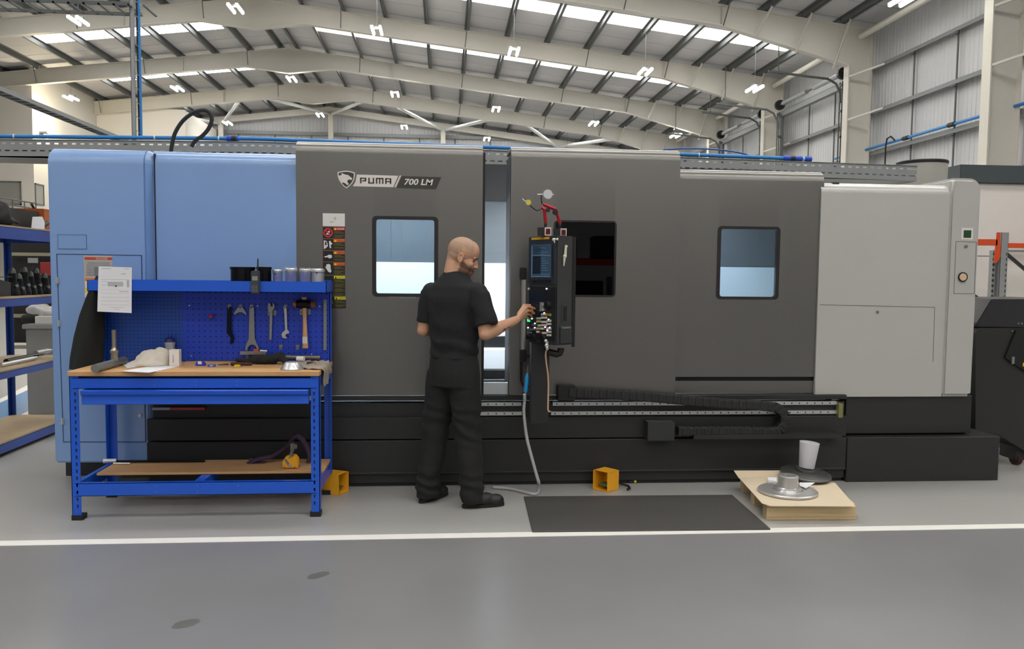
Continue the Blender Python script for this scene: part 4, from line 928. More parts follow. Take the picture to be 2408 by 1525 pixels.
# ---------------------------------------------------------------- things on the shelf
def Bt(px, py, Y=YPB-0.012): return atY(px, py, Y)
def flatpoly(pts, Y, t, name, m, label, cat, bevel=0.002, extra=None, group=None):
    q = MB(); q.prism([(Bt(x, y, Y).x, Y, Bt(x, y, Y).z) for x, y in pts], (0, -t, 0), 0)
    if extra: extra(q)
    return tag(q.build(name, m, bevel=bevel, seg=1), label, cat, group)
zsh = zs0+0.005
def can(px0, px1, pytop, name, m, label, cat, prof, Y=5.60, group=None, n=28):
    a, b = atY(px0, 645, Y), atY(px1, 645, Y); r = (b.x-a.x)/2; h = atY(px0, pytop, Y).z-zsh
    q = MB(); q.lathe(((a.x+b.x)/2, Y, zsh), [(r*u, h*v) for u, v in prof], n)
    return q.build(name, m, smooth=35), ((a.x+b.x)/2, Y, zsh, r, h)
M_BLKSTEEL = mat('blackened_steel', (34, 35, 38), 0.25, metal=0.8, var=0.08)
ringp = [(0.80, 0), (0.94, 0), (0.94, 0.9), (1.0, 0.9), (1.0, 1.0), (0.78, 1.0), (0.78, 0.1), (0.0, 0.1)]
c1, _ = can(541, 601, 627, 'black_ring', M_BLKSTEEL, '', '', ringp, 5.60); tag(c1, 'large blackened steel ring with flanged rim on the bench shelf, left of the phone', 'machine part', 'rings and collets on the bench shelf')
c1, _ = can(603, 639, 627, 'black_ring', M_BLKSTEEL, '', '', ringp, 5.60); tag(c1, 'blackened steel ring half hidden behind the cordless phone', 'machine part', 'rings and collets on the bench shelf')
colp = [(0.70, 0), (0.86, 0), (0.90, 0.82), (1.0, 0.86), (1.0, 0.96), (0.93, 1.0), (0.55, 1.0), (0.50, 0.2), (0.0, 0.2)]
for (x0, x1, yt, lab) in ((641, 665, 633, 'small steel collet with two cross holes, next to the black rings'), (669, 700, 630, 'steel collet with a stepped top, second from the black rings'), (704, 733, 632, 'plain bright steel collet, third from the black rings'), (731, 764, 631, 'steel collet with two dark holes at the right end of the shelf')):
    c1, (cx_, cy_, cz_, r_, h_) = can(x0, x1, yt, 'steel_collet', M_STEEL, '', '', colp, 5.58); tag(c1, lab, 'collet', 'rings and collets on the bench shelf')
    q = MB()
    if x0 in (641, 731):
        for zz in (0.35, 0.8):
            xo = cx_-r_*0.35 if x0 == 641 else cx_; yo = cy_-r_*(0.86 if x0 == 641 else 0.93); q.cyl((xo, yo+0.004, cz_+h_*zz), (xo, yo-0.003, cz_+h_*zz), 0.005, n=10)
        q.build('cross_holes', M_DARK, c1)
    else:
        for k in range(6):
            t_ = 2*PI*k/6+0.4; q.box((cx_+r_*0.8*math.cos(t_)-0.004, cy_+r_*0.8*math.sin(t_)-0.004, cz_+h_), (cx_+r_*0.8*math.cos(t_)+0.004, cy_+r_*0.8*math.sin(t_)+0.004, cz_+h_+0.008))
        q.build('top_lugs', M_STEEL, c1)
# cordless phone clipped to the shelf lip
Yf = ysf-0.018; ph = thing('cordless_phone', 'dark grey cordless phone with stub aerial clipped on the shelf lip', 'phone', (Bt(600, 690, Yf).x, Yf, Bt(600, 690, Yf).z))
q = MB(); a, b = Bt(590.5, 636, Yf), Bt(611, 690, Yf); cx_, cz_ = (a.x+b.x)/2, (a.z+b.z)/2
q.prism([(cx_+x, Yf+0.017, cz_+z) for x, z in rounded(b.x-a.x, a.z-b.z, 0.011)], (0, -0.03, 0)); q.build('body', mat('phone_grey', (58, 60, 62), 0.4), ph, bevel=0.004)
q = MB(); c0, c1_ = Bt(594, 649, Yf), Bt(607, 659, Yf); q.box((c0.x, Yf-0.0145, c0.z), (c1_.x, Yf-0.012, c1_.z)); q.build('display', mat('phone_lcd', (138, 142, 138), 0.3), ph)
q = MB()
for j in range(4):
    for i in range(3): p = Bt(595+i*4.7, 672+j*4, Yf); q.box((p.x-0.004, Yf-0.0148, p.z-0.003), (p.x+0.004, Yf-0.012, p.z+0.003))
q.build('keypad', M_KEYG, ph)
q = MB(); q.cyl(Bt(606, 637, Yf+0.004), Bt(606.5, 608, Yf+0.004), 0.0055, 0.004, n=10); q.build('aerial', M_BLACK, ph)
# paper sheet on the shelf lip
q = MB(); Yq = ysf-0.006
q.prism([Bt(232, 626, Yq), Bt(310, 628.5, Yq), Bt(309.5, 735.5, Yq), Bt(229, 732, Yq)], (0, -0.001, 0), 0)
def pr(x0, y0, x1, y1): a, b = Bt(x0, y0, Yq-0.0012), Bt(x1, y1, Yq-0.0012); q.box((a.x, Yq-0.0018, a.z), (b.x, Yq-0.0010, b.z), 1)
for (x0, y0, x1, y1) in ((239, 630, 261, 632), (292, 631, 304, 632.6), (238, 640, 303, 640.6), (238, 649, 303, 649.5), (285, 643, 296, 645), (238, 656, 303, 657.5), (238, 661, 252, 662), (253, 662, 290, 673), (238, 669, 250, 670), (298, 658, 304, 675), (238, 680, 303, 680.8), (238, 689, 304, 690), (238, 698, 304, 699.2), (238, 707, 304, 708.2), (238, 716, 304, 717), (258, 722, 292, 723), (268, 726, 280, 727), (280, 684, 302, 686)): pr(x0, y0, x1, y1)
p = Bt(273, 672, Yq); q.cyl((p.x, Yq-0.001, p.z), (p.x, Yq-0.007, p.z), 0.0045, n=10, m=2)
tag(q.build('paper_sheet', [M_PAPER, mat('faint_print', (182, 182, 186), 0.8), M_BLACK], origin=(Bt(270, 735, Yq).x, Yq, Bt(270, 735, Yq).z)), 'printed white form held by a magnet on the blue shelf lip', 'paper')

# ---------------------------------------------------------------- tools on the pegboard
YT = YPB-0.016
def hook(px, py):
    p = Bt(px, py, YPB); q = MB(); q.box((p.x-0.011, YPB-0.006, p.z-0.018), (p.x+0.011, YPB-0.0035, p.z+0.018)); q.tube([(p.x, YPB-0.005, p.z-0.004), (p.x, YPB-0.03, p.z-0.006), (p.x, YPB-0.036, p.z+0.006)], 0.003, 6)
    q.build('tool_hook', M_STEELD, pb)
for h in ((540, 722), (566, 722), (592, 722), (634, 735), (646, 735), (672, 722), (709, 733), (727, 733), (765, 710), (661, 816), (700, 816), (582, 836), (622, 836)): hook(*h)
flatpoly([(535.5, 721), (544, 721), (544, 778), (551, 793), (547, 806), (541, 808), (542, 800), (544, 794), (534, 782)], YT, 0.012, 'pry_bar', M_BLKSTEEL, 'black pry bar with bent tip hanging on the pegboard', 'tool')
flatpoly([(560, 721), (571, 721), (581, 737), (578, 740), (571, 734), (562, 734), (552, 740), (549, 737)], YT, 0.006, 'hook_spanner', M_STEELD, 'small forked steel pin spanner hanging on the pegboard', 'spanner')
q = MB(); Y_ = YT
outer = [(587, 722), (598, 722), (600, 796), (607, 812), (610, 819), (608, 824), (604, 824)]
inner = [(603, 816), (598, 810.5), (590, 810), (584, 816)]
outl = [(583, 824), (578, 824), (576.5, 819), (579, 810), (585, 796)]
q.prism([(Bt(x, y, Y_).x, Y_, Bt(x, y, Y_).z) for x, y in outer+inner+outl], (0, -0.008, 0))
tag(q.build('ring_spanner', M_STEELD, bevel=0.0015, seg=1), 'long flat steel hook spanner with round open end on the pegboard', 'spanner')
flatpoly([(631, 713), (634, 710.5), (637.5, 714), (637.5, 719), (641, 719.5), (641.5, 714), (640, 711), (644, 711.5), (647, 716), (647, 723), (642, 730), (640, 797), (637, 800), (633.5, 797), (634.5, 735), (630, 725)], YT, 0.012, 'adjustable_spanner', M_STEELD, 'large adjustable spanner hanging jaw up on the pegboard', 'spanner')
flatpoly([(667, 720), (674, 720), (675, 728), (676, 774), (681, 779), (680, 784), (675, 784), (671, 789), (675.5, 795), (670, 795.5), (664, 793), (662, 785), (666, 779), (671, 775), (669, 740)], YT, 0.010, 'adjustable_spanner', M_STEEL, 'small adjustable spanner hanging jaw down on the pegboard', 'spanner')
hm = thing('mallet', 'copper and rawhide mallet with wooden handle hanging on the pegboard', 'hammer', (Bt(718, 818, YT).x, YT-0.02, Bt(718, 818, YT).z))
M_HW = mat('ash_handle', (206, 160, 112), 0.5, var=0.06, scale=20); M_COP = mat('copper_face', (186, 104, 64), 0.45, metal=0.4); M_HIDE = mat('rawhide_face', (120, 78, 56), 0.7)
yh = YT-0.022
q = MB(); q.cyl(Bt(697.5, 714, yh), Bt(731, 715, yh), 0.027, n=18); q.cyl(Bt(706, 714, yh)-V((0, 0, 0.0)), Bt(706, 714, yh)+V((0.05, 0, 0)), 0.031, n=18); q.build('head', M_BLKSTEEL, hm, smooth=35)
q = MB(); q.cyl(Bt(690.5, 714, yh), Bt(698, 714, yh), 0.021, 0.023, n=16); q.build('copper_face', M_COP, hm)
q = MB(); q.cyl(Bt(731, 715, yh), Bt(742, 715, yh), 0.024, 0.024, n=16); q.build('hide_face', M_HIDE, hm)
q = MB(); q.loft([[V((Bt(px, py, yh).x+rx*math.cos(t), yh+0.010*math.sin(t), Bt(px, py, yh).z)) for t in [2*PI*k/12 for k in range(12)]] for px, py, rx in ((715.5, 698, 0.018), (715.5, 706, 0.018), (716, 724, 0.016), (716.5, 750, 0.013), (717.5, 790, 0.017), (718, 806, 0.019), (718, 818, 0.020))], 0); q.build('handle', M_HW, hm, smooth=40)
q = MB(); q.box((Bt(712, 791, yh).x, yh-0.012, Bt(712, 791, yh).z), (Bt(723, 807, yh).x, yh-0.009, Bt(723, 807, yh).z)); q.build('tape_label', M_NW, hm)
flatpoly([(760.5, 706), (768.5, 706), (768.5, 823), (760.5, 823)], YT, 0.003, 'steel_rule', mat('grey_rule', (136, 140, 140), 0.4, metal=0.5), 'long steel rule hanging at the right end of the pegboard', 'ruler')
q = MB(); q.cyl(Bt(498, 744, YPB-0.005), Bt(496, 743, YPB-0.06), 0.012, 0.013, n=14); q.ell(Bt(496, 743, YPB-0.065), (0.013, 0.012, 0.013)); tag(q.build('red_torch', M_RED, smooth=40), 'red stub tool plugged into the pegboard', 'tool')
fh = thing('tool_rack', 'short steel rack with brush and copper block on the pegboard', 'rack', Bt(598, 835, YT))
q = MB(); a, b = Bt(568, 822, YT), Bt(628, 832, YT); q.box((a.x, YT-0.04, b.z), (b.x, YT, b.z+0.006)); q.box((a.x, YT-0.042, b.z), (b.x, YT-0.036, a.z-0.006)); q.build('tray', M_STEELD, fh)
q = MB(); a, b = Bt(600, 820, YT), Bt(611, 829, YT); q.box((a.x, YT-0.046, b.z), (b.x, YT-0.01, a.z+0.003)); q.build('copper_block', M_COP, fh)
q = MB(); q.cyl(Bt(612, 825, YT-0.025), Bt(628, 826, YT-0.025), 0.012, n=12); q.build('steel_roll', M_STEEL, fh)
q = MB(); a, b = Bt(624, 837.5, YT-0.015), Bt(753, 840, YT-0.015); q.cyl((a.x, YT-0.015, a.z), (b.x, YT-0.015, b.z+0.0), 0.0125, n=12); q.cyl((b.x-0.012, YT-0.015, b.z), (b.x, YT-0.015, b.z), 0.015, n=12); q.cyl((a.x, YT-0.015, a.z), (a.x+0.03, YT-0.015, a.z), 0.014, n=12)
q.box((a.x+0.05, YT-0.015, a.z-0.012), (a.x+0.06, YT+0.006, a.z-0.004)); tag(q.build('boring_bar', mat('worn_bar', (132, 126, 112), 0.45, metal=0.6, var=0.25, scale=40), smooth=35), 'long round worn steel bar along the foot of the pegboard', 'bar')

# ---------------------------------------------------------------- things on the worktop
def on(px, py): return atZ(px, py, ZT)
q = MB(); a = on(222, 876); b = on(258, 862); a.z = b.z = ZT+0.026; q.cyl(a+V((0.0, 0.01, 0)), V((b.x+0.03, b.y+0.16, b.z)), 0.026, n=20); tag(q.build('steel_bar', mat('grey_bar_stock', (128, 130, 128), 0.45, metal=0.5, var=0.1), smooth=35), 'short grey round bar lying on the left end of the worktop', 'bar')
p = on(270, 862); p.y = max(p.y, BY0+0.03)
q = MB(); q.lathe((p.x, p.y, ZT), [(0.022, 0), (0.023, 0.055), (0.021, 0.09), (0.027, 0.092), (0.027, 0.108), (0.019, 0.118), (0.016, 0.13), (0.0145, 0.18), (0.0145, 0.242), (0.0, 0.242)], 20); tag(q.build('drill_sleeve', mat('tarnished_steel', (166, 156, 140), 0.28, metal=0.9, var=0.12, scale=30), smooth=30), 'upright tarnished steel taper sleeve on the worktop', 'tool holder')
# crumpled cap
random.seed(3)
M_CLOTH = mat('cream_cloth', (206, 198, 184), 0.85, var=0.06, scale=12, bump=0.15, bscale=90)
p = on(345, 862); q = MB()
for (dx, dy, rx, ry, rz, zc) in ((0.0, 0.10, 0.105, 0.085, 0.085, 0.02), (0.05, 0.11, 0.075, 0.07, 0.105, 0.01), (-0.085, 0.06, 0.075, 0.05, 0.035, 0.0), (0.0, 0.05, 0.11, 0.06, 0.03, 0.01)):
    q.ell((p.x+dx, p.y+dy, ZT+zc), (rx, ry, rz))
def dcap(co, no):
    n = noise.noise(co*16)*0.012+noise.noise(co*40)*0.005
    co = co+no*n
    if co.z < ZT+0.001: co.z = ZT+0.001
    return co
tag(remeshed('cloth_cap', q, M_CLOTH, 0.008, None, 2, disp=dcap), 'crumpled cream cloth cap lying on the worktop', 'cap')
q = MB(); pts = [on(285, 873), on(350, 876), on(421, 862), on(370, 858)]; q.prism([(p.x, p.y, ZT+0.0005) for p in pts], (0, 0, 0.0015)); pts = [on(300, 866), on(330, 862), on(310, 853), on(282, 853)]; q.prism([(p.x, p.y, ZT+0.0022) for p in pts], (0, 0, 0.001)); tag(q.build('loose_papers', M_PAPER), 'loose white papers lying in front of the cloth cap', 'paper')
p = on(398, 852); bt = thing('water_bottle', 'silver sports bottle with blue cap and lettering on the worktop', 'bottle', (p.x, p.y+0.02, ZT))
q = MB(); q.lathe((p.x, p.y+0.02, ZT), [(0.033, 0), (0.036, 0.006), (0.036, 0.08), (0.031, 0.105), (0.034, 0.12), (0.036, 0.132), (0.034, 0.14)], 22); q.build('body', mat('silver_bottle', (186, 184, 186), 0.3, metal=0.3), bt, smooth=40)
q = MB(); q.lathe((p.x, p.y+0.02, ZT), [(0.034, 0.139), (0.034, 0.15), (0.026, 0.165), (0.014, 0.172), (0.012, 0.185), (0.0, 0.187)], 20); q.build('cap', mat('navy_cap', (34, 40, 110), 0.4), bt, smooth=40)
q = MB(); put_text(q, 'YTO', (p.x-0.004, p.y-0.0175, ZT+0.02), (0, 0, 1), (-1, 0, 0), 0.02, width=0.06, m=0, lift=-0.001); q.build('lettering', mat('navy_print', (50, 50, 130), 0.5), bt)
p = on(411, 860); q = MB(); q.box((p.x-0.035, p.y, ZT), (p.x+0.028, p.y+0.05, ZT+0.108), 0); q.box((p.x-0.012, p.y-0.0008, ZT+0.02), (p.x-0.007, p.y+0.001, ZT+0.075), 1); tag(q.build('white_carton', [mat('carton_white', (222, 214, 206), 0.6), mat('navy_print', (50, 50, 130), 0.5)], bevel=0.004), 'small white carton standing beside the sports bottle', 'box')
p = on(470, 860); tp = thing('tape_measure', 'small blue tape measure lying on the worktop', 'tape measure', (p.x, p.y, ZT))
q = MB(); q.prism([(p.x+x, p.y, ZT+0.0+z) for x, z in ((-0.03, 0), (0.035, 0), (0.035, 0.012), (0.02, 0.03), (-0.018, 0.03), (-0.03, 0.018))], (0, 0.03, 0)); q.build('case', mat('bright_blue_plastic', (30, 52, 186), 0.35), tp, bevel=0.003)
q = MB(); q.box((p.x-0.013, p.y-0.001, ZT+0.012), (p.x+0.012, p.y+0.002, ZT+0.032)); q.build('label', M_NW, tp)
p = on(497, 862); q = MB(); q.box((p.x-0.025, p.y, ZT), (p.x+0.022, p.y+0.025, ZT+0.014), 0); q.box((p.x-0.012, p.y-0.001, ZT+0.004), (p.x+0.012, p.y+0.001, ZT+0.011), 1); tag(q.build('utility_blade_pack', [mat('pack_blue', (52, 84, 190), 0.4), M_NW], bevel=0.002, seg=1), 'small blue and white plastic pack on the worktop', 'pack')
p = on(523, 869); q = MB(); q.box((p.x-0.02, p.y, ZT), (p.x+0.018, p.y+0.012, ZT+0.004)); tag(q.build('green_tag', mat('pale_green_plastic', (150, 206, 130), 0.5)), 'small pale green tag near the front edge of the worktop', 'tag')
p = on(557, 863); q = MB(); q.box((p.x-0.018, p.y, ZT), (p.x+0.018, p.y+0.03, ZT+0.015)); tag(q.build('yellow_box', mat('lemon_plastic', (214, 190, 20), 0.4), bevel=0.002, seg=1), 'tiny yellow plastic case on the worktop beside the black gloves', 'case')
# black gloves
q = MB(); p = on(600, 860); G = lambda px, py, dz: V((atY(px, py, 5.55).x, 5.55, ZT+dz))
for (a, ra, b, rb) in ((G(588, 0, 0.03), 0.03, G(630, 0, 0.035), 0.034), (G(630, 0, 0.04), 0.034, G(655, 0, 0.055), 0.03), (G(585, 0, 0.022), 0.02, G(548, 0, 0.03), 0.014), (G(585, 0, 0.02), 0.018, G(560, 0, 0.012), 0.012), (G(600, 0, 0.012), 0.016, G(640, 0, 0.012), 0.014)): q.cap(a, ra, b, rb)
q.cap(G(655, 0, 0.05), 0.028, G(668, 0, 0.03)+V((0, -0.05, 0)), 0.022)
def dgl(co, no):
    co = co+no*(noise.noise(co*22)*0.008)
    if co.z < ZT+0.001: co.z = ZT+0.001
    return co
tag(remeshed('work_gloves', q, mat('black_knit', (26, 27, 26), 0.9, var=0.2, scale=30), 0.006, None, 2, disp=dgl), 'crumpled black work gloves lying against the pegboard', 'gloves')
q = MB(); q.cap(G(545, 0, 0.014)+V((0, -0.1, 0)), 0.012, G(590, 0, 0.014)+V((0, -0.1, 0)), 0.01); q.cap(G(535, 0, 0.012)+V((0, -0.1, 0)), 0.006, G(512, 0, 0.008)+V((0, -0.1, 0)), 0.003); tag(q.build('screwdriver', mat('dark_handle', (60, 26, 24), 0.5), smooth=40), 'dark handled screwdriver lying in front of the gloves', 'screwdriver')
# turned cone
p = on(682, 872); p.y += 0.03; q = MB(); q.lathe((p.x, p.y+0.04, ZT), [(0.0, 0.0), (0.072, 0), (0.073, 0.006), (0.072, 0.01), (0.046, 0.05), (0.042, 0.051), (0.0, 0.051)], 32); tag(q.build('turned_cone', M_STEEL, smooth=30), 'bright turned steel cone near the front right of the worktop', 'machine part')
p = on(700, 858); q = MB(); q.cyl((p.x-0.02, p.y+0.09, ZT+0.034), (p.x+0.03, p.y+0.08, ZT+0.034), 0.018, n=18); tag(q.build('tape_roll', M_NW, smooth=35), 'white tape roll behind the turned cone', 'tape')
p = on(728, 861); q = MB(); q.cyl((p.x-0.02, p.y+0.02, ZT+0.016), (p.x+0.02, p.y+0.02, ZT+0.016), 0.014, n=14, m=0); q.cyl((p.x+0.02, p.y+0.02, ZT+0.016), (p.x+0.036, p.y+0.02, ZT+0.016), 0.011, n=14, m=1); tag(q.build('plug_connector', [M_BLACK, mat('brick_red_plastic', (150, 64, 52), 0.5)], smooth=35), 'small black and red connector on the grey rag', 'connector')
# grey rag hanging over the end
def sheet(fn, nu, nv, th):
    q = MB(); g = [[fn(i/(nu-1), j/(nv-1)) for j in range(nv)] for i in range(nu)]; vs = [p for r in g for p in r]; N = len(vs)
    vs2 = [p-V((0, 0, th)) for p in vs]; fs = []
    for i in range(nu-1):
        for j in range(nv-1):
            a = i*nv+j; fs.append((a, a+1, a+nv+1, a+nv)); fs.append((N+a, N+a+nv, N+a+nv+1, N+a+1))
    bd = [i*nv for i in range(nu)]+[(nu-1)*nv+j for j in range(1, nv)]+[i*nv+nv-1 for i in range(nu-2, -1, -1)]+[j for j in range(nv-2, 0, -1)]
    for a, b in zip(bd, bd[1:]+bd[:1]): fs.append((a, b, N+b, N+a))
    return q.add(vs+vs2, fs)
def ragf(u, v):
    s = u*0.34; y = 5.24+v*0.36+0.02*math.sin(u*7)
    top = 0.235
    if s < top: x, z = -1.03+s, ZT+0.012+0.012*noise.noise(V((s*30, v*9, 0)))+0.02*max(0, v-0.2)*u
    else: x, z = -1.03+top+0.012+0.006*math.sin(v*19), ZT+0.01-(s-top)*(1.1 if v < 0.45 else 0.6)
    return V((x+0.012*noise.noise(V((u*5, v*7, 3))), y, z))
q = sheet(ragf, 26, 22, 0.006); tag(q.build('rag', mat('grey_rag_cloth', (150, 140, 126), 0.9, var=0.12, scale=40, bump=0.2, bscale=120), smooth=60), 'grey rag draped over the right end of the worktop', 'rag')
# black jacket hanging at the left end
def jr(zc, xc, yc, rx, ry, k):
    return [V((xc+rx*math.cos(t)*(1+0.06*math.sin(5*t+k)), yc+ry*math.sin(t)*(1+0.10*math.sin(4*t+k*1.7)), zc)) for t in [2*PI*i/28 for i in range(28)]]
YJ = 5.60; q = MB(); rings = []
for (py, xa, xb, ry) in ((648, 228, 234, 0.02), (660, 222, 238, 0.04), (680, 213, 242, 0.06), (700, 205, 244, 0.07), (740, 190, 244, 0.08), (790, 177, 245, 0.085), (840, 168, 243, 0.085), (866, 166, 240, 0.085)):
    a, b = atY(xa, py, YJ), atY(xb, py, YJ); rings.append(jr(a.z, (a.x+b.x)/2, YJ, (b.x-a.x)/2, ry, py*0.01))
q.loft(rings[::-1]); tag(q.build('black_jacket', mat('black_jacket_cloth', (24, 26, 24), 0.9, var=0.2, scale=10, bump=0.2, bscale=60), smooth=60), 'black jacket hanging from the left end of the bench shelf', 'jacket')

# ---------------------------------------------------------------- things on the lower shelf
zls = zl1+0.016; OL = lambda px, py: atZ(px, py, zls)
p, p2 = OL(255, 1083), OL(483, 1086); tw = thing('torque_wrench', 'long dark torque bar with silver head on the lower shelf', 'wrench', (p.x, 5.66, zls))
q = MB(); q.cyl((p.x+0.07, 5.63, zls+0.014), (p2.x, 5.63, zls+0.012), 0.009, n=12); q.build('shaft', M_BLKSTEEL, tw)
q = MB(); q.cyl((p.x, 5.63, zls+0.017), (p.x+0.085, 5.63, zls+0.017), 0.017, n=16); q.build('head', M_STEEL, tw, smooth=35)
q = MB(); q.cyl((p.x+0.08, 5.59, zls+0.008), (p.x+0.19, 5.585, zls+0.008), 0.008, n=12); tag(q.build('steel_bit', M_STEEL), 'short bright steel bit lying beside the torque bar', 'tool')
pc = thing('lifting_clamp', 'yellow plate lifting clamp with grey shackle on the lower shelf', 'clamp', OL(683, 1102))
Yc = max(OL(683, 1102).y, ys+0.02); W_ = lambda px, py: atY(px, py, Yc)
q = MB(); q.prism([W_(x, y) for x, y in ((664, 1100), (664, 1084), (672, 1073), (680, 1070), (694, 1070), (701, 1079), (701, 1100))], (0, 0.05, 0)); q.build('body', M_YELLOW, pc, bevel=0.004)
q = MB(); q.prism([W_(x, y)-V((0, 0.003, 0)) for x, y in ((668, 1080), (672, 1077), (684, 1094), (679, 1096))], (0, 0.004, 0)); p = W_(682, 1093.5); q.cyl((p.x, Yc+0.01, p.z), (p.x, Yc-0.012, p.z), 0.010, n=14, m=1)
for x, y in ((669, 1098), (693, 1098), (681, 1075)): p = W_(x, y); q.cyl((p.x, Yc+0.01, p.z), (p.x, Yc-0.004, p.z), 0.006, n=10)
q.build('lever', [M_STEELD, M_STEEL], pc)
q = MB(); q.beam(W_(686, 1072), W_(686, 1060), 0.02, 0.03); q.beam(W_(688, 1060), W_(688, 1041), 0.026, 0.03); q.beam(W_(694, 1054), W_(694, 1044), 0.026, 0.02); q.build('shackle', mat('shackle_grey', (118, 112, 106), 0.5, metal=0.5), pc, bevel=0.003)
q = MB(); q.cyl(W_(702, 1093), W_(738, 1092), 0.003, n=6); q.build('pin_rod', M_STEELD, pc)
M_STRAP = mat('dark_purple_webbing', (62, 44, 66), 0.85, var=0.15, scale=30)
def strapf(pts, w):
    q = MB(); ps = [V(p) for p in pts]
    for a, b in zip(ps[:-1], ps[1:]): q.beam(a, b+(b-a).normalized()*0.006, w, 0.012)
    return q
Ys = 5.60; S_ = lambda px, py: atY(px, py, Ys)
q = MB(); cl = [S_(590, 1086), S_(610, 1078), S_(640, 1072), S_(660, 1060), S_(680, 1044), S_(690, 1028), S_(700, 1024), S_(712, 1034), S_(722, 1052), S_(728, 1070), S_(726, 1086)]
rings = []
for i, c_ in enumerate(cl):
    t_ = (cl[min(i+1, len(cl)-1)]-cl[max(i-1, 0)]).normalized(); up = V((0, 1, 0)).cross(t_).normalized()
    rings.append([c_+up*(0.016*math.cos(a))+V((0, 0.035*math.sin(a), 0)) for a in [2*PI*k/10 for k in range(10)]])
q.loft(rings)
for a, b, r_ in ((S_(586, 1090), S_(620, 1090), 0.02), (S_(590, 1080), S_(600, 1088), 0.014)): q.cap(a, r_, b, r_*0.9)
for v in q.v: v.z = max(v.z, zls+0.001)
tag(q.build('lifting_sling', M_STRAP, smooth=60), 'dark purple lifting sling heaped on the lower shelf', 'sling')
# ================================================================== the person at the control panel
per = thing('person', 'person in black t-shirt and trousers with shaved head, reaching to the control panel', 'person', (0.06, 5.40, 0))
M_SKIN = mat('skin', (196, 150, 122), 0.5, var=0.05, scale=20, spec=0.35); M_SKIN2 = mat('shaved_scalp', (178, 144, 120), 0.6, var=0.06, scale=60); M_STUB = mat('stubble_skin', (150, 112, 92), 0.65, var=0.15, scale=160)
M_TEE = mat('black_cotton', (20, 20, 23), 0.85, var=0.12, scale=14, bump=0.12, bscale=120); M_TRO = mat('black_work_cloth', (26, 26, 26), 0.9, var=0.15, scale=14, bump=0.15, bscale=120); M_SHOE = mat('black_leather', (24, 23, 23), 0.55, var=0.15, scale=40)
ax = V((0.77, -0.64, 0)); fw_ = V((0.64, 0.77, 0))             # shoulder line (towards the right hand) and facing
SHR, ELR, WRR = V((0.222, 5.265, 1.448)), V((0.262, 5.215, 1.185)), V((0.474, 5.365, 1.266))
SHL, ELL, WRL = V((-0.105, 5.50, 1.445)), V((-0.15, 5.50, 1.185)), V((-0.03, 5.72, 1.20))
NB = V((0.052, 5.385, 1.555))
# head frame
HC = V((0.114, 5.39, 1.690)); yawh, pith = math.radians(-1), math.radians(18)
hf = V((math.cos(yawh)*math.cos(pith), math.sin(yawh)*math.cos(pith), -math.sin(pith))); hl = V((-math.sin(yawh), math.cos(yawh), 0)); hu = hf.cross(hl)
HR = Matrix((hf, hl, hu)).transposed()
def hp(x, y, z): return HC+HR@V((x, y, z))
b = MB()
def he(c, r): b.ell(hp(*c), r, HR)
he((-0.012, 0, 0.038), (0.102, 0.079, 0.090)); he((0.028, 0, 0.045), (0.072, 0.066, 0.075)); he((-0.038, 0, 0.005), (0.066, 0.068, 0.07))
he((0.032, 0, -0.04), (0.066, 0.062, 0.078)); he((0.060, 0, -0.095), (0.038, 0.036, 0.032)); he((0.080, 0, -0.116), (0.020, 0.022, 0.018)); he((0.02, 0.036, -0.088), (0.05, 0.022, 0.03)); he((0.02, -0.036, -0.088), (0.05, 0.022, 0.03)); he((0.03, 0, -0.09), (0.052, 0.054, 0.034))
he((0.080, 0, 0.012), (0.018, 0.050, 0.012)); he((0.058, 0.044, -0.034), (0.028, 0.015, 0.016)); he((0.058, -0.044, -0.034), (0.028, 0.015, 0.016))
b.cap(hp(0.092, 0, 0.0), 0.009, hp(0.112, 0, -0.040), 0.0115); he((0.102, 0, -0.044), (0.014, 0.017, 0.009))
he((0.095, 0, -0.071), (0.012, 0.025, 0.0065)); he((0.093, 0, -0.085), (0.012, 0.023, 0.0075)); he((0.086, 0, -0.06), (0.014, 0.03, 0.012)); he((0.082, 0, -0.1), (0.014, 0.026, 0.012))
for s_ in (-1, 1):
    er = HR@Euler((0, math.radians(-12), math.radians(18*s_))).to_matrix()
    b.ell(hp(-0.008, s_*0.077, -0.018), (0.017, 0.008, 0.030), er)
    pts = [hp(-0.008+0.019*math.cos(t)-0.004*math.sin(t), s_*(0.083+0.004*abs(math.cos(t))), -0.016+0.028*math.sin(t)) for t in [math.radians(k) for k in range(20, 300, 20)]]
    b.tube(pts, 0.0042, 8)
b.cap(hp(-0.048, 0, -0.045), 0.050, NB+V((-0.004, 0, 0.03)), 0.059); b.cap(hp(-0.015, 0, -0.075), 0.042, NB+V((0.02, 0.01, -0.03)), 0.056); b.cap(hp(-0.05, 0, 0.0), 0.056, hp(-0.045, 0, -0.07), 0.050); b.cap(NB, 0.066, NB-V((0, 0, 0.15)), 0.09)
